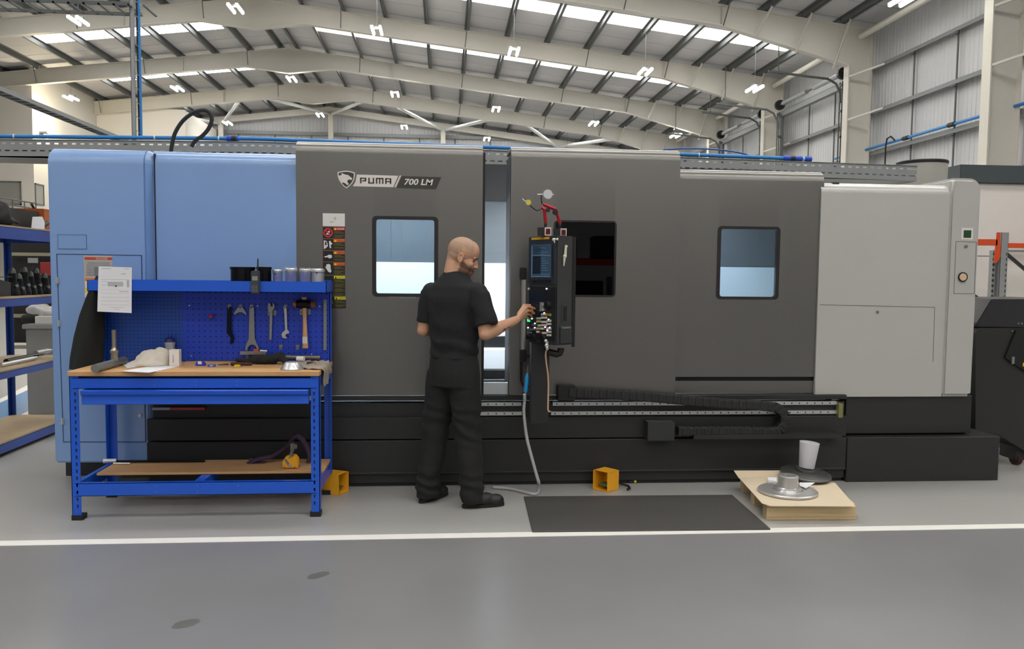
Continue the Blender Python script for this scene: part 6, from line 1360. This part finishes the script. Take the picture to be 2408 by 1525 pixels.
# vertical ladder tray with pipes, upper left
vt = thing('cable_ladder', 'upright galvanised cable ladder rising above the blue machine cabinet', 'cable tray', (atY(316, 200, 7.7).x, 7.7, ZTR))
xa = atY(309, 160, 7.7).x
q = MB(); q.box((xa, 7.68, ZTR-0.1), (xa+0.035, 7.70, 4.9)); q.box((xa, 7.68, ZTR-0.1), (xa+0.004, 7.76, 4.9)); q.build('channel', M_TRAY, vt)
q = MB(); q.cyl((xa+0.05, 7.72, ZTR), (xa+0.05, 7.72, 4.9), 0.008, n=8); q.build('black_cable', M_BLACK, vt)
q = MB()
for k in range(16): z = ZTR+0.08+k*0.13; q.beam((xa+0.03, 7.70, z), (xa+0.07, 7.70, z-0.03), 0.006, 0.006)
tag(q.build('cable_ties', M_STEELD, vt), kind='stuff')
q = MB(); q.cyl((xa+0.072, 7.71, ZTR), (xa+0.072, 7.71, 4.9), 0.012, n=10); tag(q.build('air_pipe', M_PIPE, smooth=40), 'upright blue air pipe beside the cable ladder', 'pipe')
p = atY(150, 8, 7.7); q = MB(); zz = p.z-0.02
q.box((-4.6, 7.62, zz), (xa+0.02, 7.64, zz+0.03)); q.box((-4.6, 7.92, zz), (xa+0.02, 7.94, zz+0.03))
for k in range(15): x = -4.55+k*0.13; q.box((x, 7.62, zz), (x+0.02, 7.94, zz+0.012))
tag(q.build('cable_ladder', M_GALVD), 'horizontal cable ladder crossing the top left corner', 'cable tray')
# tray running into the hall
xt = -4.6; d1, d2 = atX(0, 218, xt), atX(242, 316, xt); zt3 = (d1.z+d2.z)/2
q = MB()
for dx in (0.0, 0.13):
    q.box((xt+dx, d1.y-1.5, zt3-0.03), (xt+dx+0.012, 16, zt3+0.015))
yy = d1.y-1.4
while yy < 15.5: q.box((xt, yy, zt3-0.028), (xt+0.14, yy+0.02, zt3-0.016)); yy += 0.16
q.box((xt+0.02, d1.y-1.5, zt3-0.015), (xt+0.11, 16, zt3+0.01), 1)
tag(q.build('cable_ladder', [M_GALV, M_GALVD]), 'sloping looking cable ladder running back into the hall at upper left', 'cable tray')
# black hose loop on the machine top
q = MB(); Yh = 6.9; q.tube(smooth_path([atY(x, y, Yh) for x, y in ((402, 362), (404, 342), (412, 312), (430, 284), (455, 265), (478, 259), (493, 265), (498, 282), (490, 303), (475, 320), (460, 330), (450, 345))]), 0.016, 10); tag(q.build('black_hose', M_RUBBER, smooth=60), 'black hose looping up above the light blue cabinet', 'hose')
# ---- extraction drum and white enclosure behind the grey end
p0, p1 = atY(2148, 372, 7.9), atY(2255, 372, 7.9); rd = (p1.x-p0.x)/2; xc = (p0.x+p1.x)/2; zd = p0.z
q = MB(); q.lathe((xc, 7.9+rd, 0), [(rd*0.6, 0), (rd*0.6, 2.0), (rd, 2.2), (rd, zd-0.03)], 40); dm = thing('extraction_drum', 'round pale grey extraction drum with dark rim behind the grey cover', 'extractor', (xc, 7.9+rd, 0)); q.build('drum', mat('speckled_grey_drum', (168, 166, 158), 0.5, var=0.06, scale=50), dm, smooth=35)
q = MB(); q.lathe((xc, 7.9+rd, 0), [(rd+0.006, zd-0.03), (rd+0.008, zd-0.004), (rd, zd+0.004), (0, zd+0.004)], 40); q.build('rim', M_BLACK, dm, smooth=35)
en = thing('white_enclosure', 'white machine enclosure with dark grey top band behind the orange rack', 'machine', (8.0, 10.5, 0))
a, b_ = atY(2255, 387, 10.0), atY(2330, 432, 10.0)
q = MB(); q.box((a.x-0.3, 10.0, 0), (9.6, 12.0, b_.z)); q.build('body', mat('white_enclosure_paint', (214, 208, 202), 0.5, var=0.02), en)
q = MB(); q.box((a.x, 9.96, b_.z), (9.6, 12.0, a.z)); q.build('top_band', mat('slate_band', (62, 70, 74), 0.5, var=0.03), en, bevel=0.01)
# ---- orange pallet rack at the right
YR = 8.6; rk = thing('pallet_rack', 'pallet rack with orange beams and galvanised slotted uprights at right', 'rack', (atY(2350, 700, YR).x, YR, 0))
xa, xb = atY(2352, 620, YR).x, atY(2369, 620, YR).x
q = MB(); zt4 = atY(2355, 546, YR).z; q.box((xa, YR, 0), (xb, YR+0.004, zt4)); q.box((xa, YR, 0), (xa+0.003, YR+0.09, zt4)); q.box((xb-0.003, YR, 0), (xb, YR+0.09, zt4))
q.box((xa-0.05, YR+0.05, 0), (xa-0.02, YR+0.12, zt4-0.2)); q.build('upright', M_TRAY, rk)
q = MB(); z = 0.1
while z < zt4-0.25: q.box((xa-0.056, YR+0.03, z), (xa-0.045, YR+0.05, z+0.03)); q.box((xb-0.02, YR-0.001, z), (xb-0.01, YR+0.001, z+0.03)); z += 0.06
tag(q.build('upright_slots', M_DARK, rk), kind='stuff')
za, zb4 = atY(2320, 558, YR).z, atY(2320, 578, YR).z
def rbm(pxa, pxb, ya, yb, Y, name='beam', m_=M_ORANGE, d=0.05):
    a, b_ = atY(pxa, ya, Y), atY(pxb, yb, Y); q = MB(); q.box((a.x, Y, b_.z), (b_.x, Y+d, a.z)); q.build(name, m_, rk, bevel=0.003, seg=1)
rbm(2130, 2346, 559, 577, YR-0.02); rbm(2366, 2560, 571, 585, YR+1.2); rbm(2366, 2560, 587, 594, YR+1.2, 'rear_rail', M_GALV); rbm(2130, 2330, 598, 603, YR+1.2, 'rear_rail', M_GALV); rbm(2130, 2320, 724, 742, YR-0.02)
q = MB(); a, b_ = atY(2344, 546, YR-0.01), atY(2352, 560, YR-0.01); q.prism([atY(x, y, YR-0.012) for x, y in ((2344, 546), (2352, 546), (2352, 604), (2342, 618), (2336, 616), (2340, 578))], (0, -0.008, 0)); q.build('beam_connector', M_ORANGE, rk)
for (x0, y0, x1, y1) in ((2364, 594, 2430, 650), (2290, 694, 2345, 734)):
    q = MB(); q.beam(atY(x0, y0, YR+0.6), atY(x1, y1, YR+0.6), 0.03, 0.035); q.build('diagonal', mat('dark_brace', (40, 42, 44), 0.5), rk)
# ---- chip conveyor at the far right
cv = thing('chip_conveyor', 'black chip conveyor with sloping hood at the right edge', 'conveyor', (4.7, 6.6, 0))
Yv = 6.25; Cp = lambda x, y: atY(x, y, Yv)
q = MB(); q.prism([Cp(x, y) for x, y in ((2332, 703), (2520, 703), (2520, 772), (2300, 768), (2297, 760))], (0, 0.7, 0)); q.build('hood', mat('conveyor_black', (40, 40, 42), 0.42, var=0.05), cv, bevel=0.006)
q = MB(); q.prism([Cp(x, y) for x, y in ((2302, 770), (2520, 772), (2520, 1040), (2440, 1080), (2345, 1020), (2293, 1013), (2293, 790), (2296, 780))], (0, 0.6, 0)); q.build('body', M_BASE, cv, bevel=0.004, seg=1)
q = MB(); q.prism([Cp(x, y)-V((0, 0.02, 0)) for x, y in ((2386, 776), (2520, 776), (2520, 950), (2360, 840))], (0, 0.025, 0)); q.build('side_panel', M_DARK, cv)
q = MB(); q.box((Cp(2398, 1080).x, Yv+0.05, 0.05), (Cp(2440, 1080).x, Yv+0.25, 0.5)); q.build('leg', M_BASE, cv); q = MB(); q.cyl((Cp(2402, 1100).x, Yv+0.1, 0.06), (Cp(2402, 1100).x+0.04, Yv+0.1, 0.06), 0.06, n=18); q.build('castor', mat('dark_red_castor', (56, 26, 26), 0.6), cv)
q = MB(); a = Cp(2378, 846); q.box((a.x-0.012, Yv-0.024, a.z-0.03), (a.x+0.012, Yv-0.018, a.z+0.03)); q.build('rating_plate', M_GALV, cv)
q = MB(); a = Cp(2404, 856); q.box((a.x-0.012, Yv-0.026, a.z-0.015), (a.x+0.012, Yv-0.018, a.z+0.015)); q.build('yellow_sticker', M_NYE, cv)
q = MB(); a = Cp(2394, 760)
for dx in (0, 0.03): q.cyl((a.x+dx, Yv+0.002, a.z), (a.x+dx, Yv-0.006, a.z), 0.008, n=10)
a = Cp(2380, 778); q.cyl((a.x, Yv+0.002, a.z), (a.x, Yv-0.006, a.z), 0.008, n=10); q.build('bolts', M_STEELD, cv)
# ---- blue shelving at the left
SX = -3.684; SY0, SY1, SD = 6.35, 8.28, 0.62
sh = thing('shelving_unit', 'blue steel shelving with chipboard shelves left of the machine', 'shelving', (SX-SD/2, (SY0+SY1)/2, 0))
M_BLUED = mat('blue_shelf_paint', (26, 66, 150), 0.4, var=0.05)
for (z0, z1) in ((1.827, 1.928), (1.256, 1.322), (0.653, 0.712), (0.035, 0.112)):
    for x in (SX, SX-SD):
        q = MB(); q.box((x-0.002, SY0, z0), (x, SY1, z1)); q.box((x-0.03, SY0, z1-0.003), (x, SY1, z1)); q.build('beam', M_BLUED, sh)
    for y in (SY0, SY1-0.03):
        q = MB(); q.box((SX-SD, y, z0), (SX, y+0.03, z1)); q.build('beam', M_BLUED, sh)
    q = MB(); q.box((SX-SD+0.004, SY0, z1), (SX-0.004, SY1, z1+0.014)); q.build('shelf', mat('worn_shelf_board', (166, 146, 116), 0.65, var=0.0, rgb2=(184, 164, 134), scale=10, detail=6), sh)
for x, sx in ((SX, -1), (SX-SD, 1)):
    for y, sy in ((SY0, 1), (SY1, -1)):
        q = MB(); q.box((x, y, 0), (x+sx*0.004, y+sy*0.05, 1.94)); q.box((x, y, 0), (x+sx*0.05, y+sy*0.004, 1.94)); up = q.build('upright', M_BLUED, sh)
        q = MB(); z = 0.1
        while z < 1.9: q.box((x+sx*0.025, y-sy*0.001, z), (x+sx*0.037, y+sy*0.002, z+0.02)); z += 0.045
        tag(q.build('slots', M_SLOTD, up), kind='stuff')
zS = [1.942, 1.336, 0.726, 0.126]
A = lambda px, py, X=SX-0.25: atX(px, py, X)
# top shelf
q = MB(); a, b_ = A(14, 490), A(70, 530); q.box((SX-0.5, a.y-0.2, zS[0]), (SX-0.15, b_.y-0.02, a.z)); tag(q.build('dark_crate', mat('dark_crate_plastic', (34, 32, 28), 0.6), bevel=0.008), 'black crate on the top shelf beside the orange box', 'crate')
q = MB(); y0_ = b_.y; q.box((SX-0.42, y0_, zS[0]), (SX-0.12, SY1-0.02, A(90, 493).z)); tag(q.build('orange_box', mat('burnt_orange_box', (176, 88, 26), 0.6), bevel=0.005), 'burnt orange box on the top shelf', 'box')
q = MB(); c = A(86, 525, SX-0.07); q.prism([(c.x, c.y-0.10, zS[0]), (c.x+0.03, c.y+0.03, zS[0]), (c.x, c.y+0.10, zS[0]+0.07), (c.x-0.01, c.y+0.08, zS[0]+0.12), (c.x-0.02, c.y-0.03, zS[0]+0.11)], (0.02, 0.01, 0)); tag(q.build('crumpled_paper', M_PAPER), 'crumpled white paper in front of the orange box', 'paper')
q = MB(); c = A(100, 528, SX-0.06); q.cap((c.x, c.y-0.02, zS[0]+0.025), 0.024, (c.x, c.y+0.10, zS[0]+0.07), 0.022); tag(q.build('black_grip', M_BLACK, smooth=40), 'black tool grip leaning beside the crumpled paper', 'tool')
q = MB(); c = A(-6, 505, SX-0.12); q.ell((c.x, c.y, zS[0]+0.10), (0.10, 0.12, 0.10)); q.ell((c.x, c.y+0.1, zS[0]+0.05), (0.09, 0.09, 0.05)); q.cyl((c.x+0.06, c.y+0.1, zS[0]+0.05), (c.x+0.07, c.y+0.2, zS[0]+0.03), 0.015, n=10); tag(remeshed('black_bag', q, M_RUBBER, 0.012, None, 2, disp=lambda co, no: co+no*(noise.noise(co*11)*0.03)), 'black tool bag at the left end of the top shelf', 'bag')
q = MB(); c = A(80, 485, SX-0.3); zc2 = A(90, 493).z; q.cyl((c.x, c.y-0.05, zc2+0.055), (c.x, c.y+0.02, zc2), 0.012, n=8); tag(q.build('black_stick', M_BLACK), 'black stick poking up from the orange box', 'stick')
# second shelf: tool holders
M_TH = mat('blackened_tool', (30, 31, 33), 0.35, metal=0.6, var=0.15, scale=30)
random.seed(5)
for i, (px, hh, lab) in enumerate(((30, 0.20, 'dark tool holder with grey tip at the left end of the second shelf'), (45, 0.15, 'short dark tool holder leaning beside the leftmost one'), (58, 0.21, 'tall dark tool holder under the yellow and white sign'), (72, 0.17, 'dark tool holder with bright screw on the second shelf'), (86, 0.20, 'tall dark tool holder before the red case'), (105, 0.155, 'dark tool holder at the right end of the second shelf'))):
    c = A(px, 690, SX-0.16); t = thing('tool_holder', lab, 'tool holder', (c.x, c.y, zS[1]), group='tool holders on the second shelf')
    q = MB(); q.lathe((c.x, c.y, zS[1]), [(0.055, 0), (0.058, 0.03), (0.05, 0.05), (0.045, hh*0.6), (0.036, hh*0.62), (0.034, hh)], 16); q.build('shank', M_TH, t, smooth=35)
    q = MB(); q.lathe((c.x, c.y, zS[1]), [(0.03, hh), (0.026, hh+0.03), (0.01, hh+0.05), (0, hh+0.05)], 14); q.build('tip', mat('worn_grey_tip', (92, 94, 92), 0.45, metal=0.5), t, smooth=35)
    q = MB(); q.cyl((c.x+0.04, c.y-0.03, zS[1]+hh*0.45), (c.x+0.065, c.y-0.045, zS[1]+hh*0.45), 0.014, n=10); q.build('screw', M_STEELD, t)
q = MB(); c = A(8, 660, SX-0.12); q.prism([(c.x, c.y-0.2, zS[1]), (c.x, c.y+0.12, zS[1]), (c.x, c.y+0.12, zS[1]+0.12), (c.x, c.y-0.2, zS[1]+0.17)], (-0.25, 0, 0)); q.box((c.x, c.y-0.2, zS[1]+0.165), (c.x+0.006, c.y+0.13, zS[1]+0.172)); tag(q.build('black_case', M_BLACK, bevel=0.004, seg=1), 'black case with pale lid edge at the left end of the second shelf', 'case')
# things behind the shelving
bk = 9.6
def behind(name, x0, y0, x1, y1, Y, d, m_, label, cat, bev=0.004, floor_=False):
    a, b_ = atY(x0, y0, Y), atY(x1, y1, Y); q = MB(); q.box((a.x, Y, 0 if floor_ else b_.z), (b_.x, Y+d, a.z)); return tag(q.build(name, m_, bevel=bev, seg=1), label, cat)
rk2 = thing('cream_frame', 'cream steel rack frame standing behind the blue shelving', 'rack', (atY(70, 700, bk).x, bk, 0))
M_CRM = mat('old_cream_paint', (150, 146, 122), 0.5, var=0.06)
for (x0, y0, x1, y1) in ((21, 593, 180, 602.5), (15, 592, 24, 1000), (20, 738, 180, 747), (22, 812, 180, 820)):
    a, b_ = atY(x0, y0, bk), atY(x1, y1, bk); q = MB(); q.box((a.x, bk, b_.z if y1 < 900 else 0), (b_.x, bk+0.05, a.z)); q.build('rail' if y1 < 900 else 'upright', M_CRM, rk2)
a, b_ = atY(20, 545, bk+0.1), atY(180, 806, bk+0.1); q = MB(); q.box((a.x, bk+0.12, b_.z), (b_.x, bk+0.6, a.z)); q.build('dark_contents', mat('dark_stored_goods', (34, 33, 32), 0.7, var=0.2, scale=6), rk2)
behind('sign_plate', 65, 606, 89, 618, bk-0.03, 0.01, mat('grey_yellow_sign', (150, 156, 150), 0.5), 'small grey and yellow sign on the frame behind the shelving', 'sign', 0)
behind('red_case', 94, 616, 150, 648, bk-0.35, 0.25, mat('dark_red_case', (150, 40, 40), 0.5), 'red case standing behind the tool holders', 'case')
q = MB(); Yk = 9.0; a, b_ = atY(60, 762, Yk), atY(170, 975, Yk); z = a.z
cab = thing('grey_cabinet', 'grey steel cabinet standing behind the blue shelving', 'cabinet', ((a.x+b_.x)/2, Yk+0.3, 0)); q.box((a.x, Yk, 0), (b_.x, Yk+0.6, z-0.05)); q.build('body', mat('grey_cabinet_paint', (138, 136, 132), 0.5, var=0.06), cab, bevel=0.004)
q = MB(); q.box((a.x-0.03, Yk-0.02, z-0.05), (b_.x, Yk+0.62, z)); q.build('top', mat('grey_cabinet_top', (148, 146, 142), 0.5), cab, bevel=0.006)
a, b_ = atY(76, 748, Yk), atY(150, 761, Yk); q = MB(); q.box((a.x, Yk+0.05, z), (b_.x, Yk+0.45, a.z+0.02)); tag(q.build('white_box', M_NW, bevel=0.005), 'white box on the grey cabinet behind the shelving', 'box'); zw = a.z+0.02
q = MB(); c = atY(88, 736, Yk+0.2); q.ell((c.x, Yk+0.25, zw+0.05), (0.13, 0.12, 0.085)); q.ell((c.x+0.12, Yk+0.25, zw+0.04), (0.1, 0.1, 0.06))
def dbag(co, no):
    co = co+no*(noise.noise(co*14)*0.025); co.z = max(co.z, zw+0.001); return co
tag(remeshed('plastic_bag', q, mat('clear_grey_plastic', (190, 188, 184), 0.25, var=0.2, scale=14), 0.014, None, 1, disp=dbag), 'crumpled clear plastic bag on the white box', 'bag')
q = MB(); c = atY(50, 752, Yk); q.cap((c.x-0.05, Yk+0.2, z+0.05), 0.05, (c.x+0.08, Yk+0.2, z+0.07), 0.06); tag(q.build('dark_hose_coil', M_RUBBER, smooth=40), 'dark rubber bundle beside the white box', 'hose')
# third shelf: bar tools
for i, (pxa, pxb, dz, r, m_, lab) in enumerate(((0, 78, 0.02, 0.02, M_STEEL, 'bright round bar at the front of the third shelf'), (14, 80, 0.055, 0.024, M_TH, 'dark boring bar lying behind the bright round bar'), (84, 112, 0.028, 0.028, M_STEELD, 'short worn steel cutter at the right end of the third shelf'))):
    X_s = SX-0.14-0.08*i; c, d = atX(pxa, 838, X_s), atX(pxb, 838, X_s); q = MB(); q.cyl((X_s, c.y, zS[2]+dz if i != 1 else zS[2]+r), (X_s, d.y, zS[2]+dz if i != 1 else zS[2]+r), r, n=14); q.cyl((X_s, d.y, zS[2]+(dz if i != 1 else r)), (X_s, d.y+0.06, zS[2]+(dz if i != 1 else r)), r*0.7, n=14); tag(q.build('boring_bar', m_, smooth=35), lab, 'bar')
# ---- floor scuffs
for (px, py, w, h, lab) in ((748, 1352, 26, 7, 'dark scuff mark on the grey aisle, nearer the white line'), (436, 1466, 34, 9, 'dark scuff mark on the grey aisle, lower left')):
    c = atZ(px, py); pts = []
    for k in range(20):
        t = 2*PI*k/20; p = atZ(px+w*math.cos(t)*(1+0.25*noise.noise(V((math.cos(t)*2, math.sin(t)*2, px)))), py+h*math.sin(t)*(1+0.3*noise.noise(V((math.cos(t)*3, math.sin(t)*3, py))))-w*0.22*math.cos(t)); pts.append((p.x, p.y, 0.0))
    q = MB(); q.prism(pts, (0, 0, 0.0006)); tag(q.build('floor_scuff', mat('scuff_grey', (100, 99, 95), 0.35, var=0.1, scale=40)), lab, 'scuff')

# ---- racking across the aisle, seen mirrored in the dark door window
rk3 = thing('pallet_rack', 'orange beamed racking across the aisle, mirrored in the dark door window', 'rack', (3.1, -6.2, 0))
for x in (1.7, 4.5):
    for y in (-5.8, -6.6):
        q = MB(); q.box((x-0.04, y-0.04, 0), (x+0.04, y+0.04, 3.2)); q.build('upright', M_GALVD, rk3)
for z in (0.95, 1.85):
    for y in (-5.76, -6.64):
        q = MB(); q.box((1.7, y-0.03, z-0.06), (4.5, y+0.03, z+0.06)); q.build('beam', M_ORANGE, rk3)
    q = MB(); q.box((1.75, -6.6, z+0.06), (4.45, -5.8, z+0.08)); q.build('deck', mat('dark_deck', (60, 44, 36), 0.7), rk3)
for (x, z, w, h, rgb, lab) in ((2.0, 1.03, 0.5, 0.45, (70, 36, 28), 'dark brown crate on the mirrored racking, low left'), (2.9, 1.03, 0.6, 0.4, (40, 40, 44), 'black crate on the mirrored racking, low middle'), (3.7, 1.03, 0.4, 0.5, (196, 206, 216), 'pale canister on the mirrored racking, low right'), (2.1, 1.93, 0.8, 0.45, (120, 52, 30), 'rust red crate on the mirrored racking, upper left'), (3.3, 1.93, 0.7, 0.5, (48, 44, 42), 'dark crate on the mirrored racking, upper right')):
    q = MB(); q.box((x, -6.5, z), (x+w, -5.85, z+h)); tag(q.build('crate', mat('crate_%d' % rgb[0], rgb, 0.6), bevel=0.01), lab, 'crate')
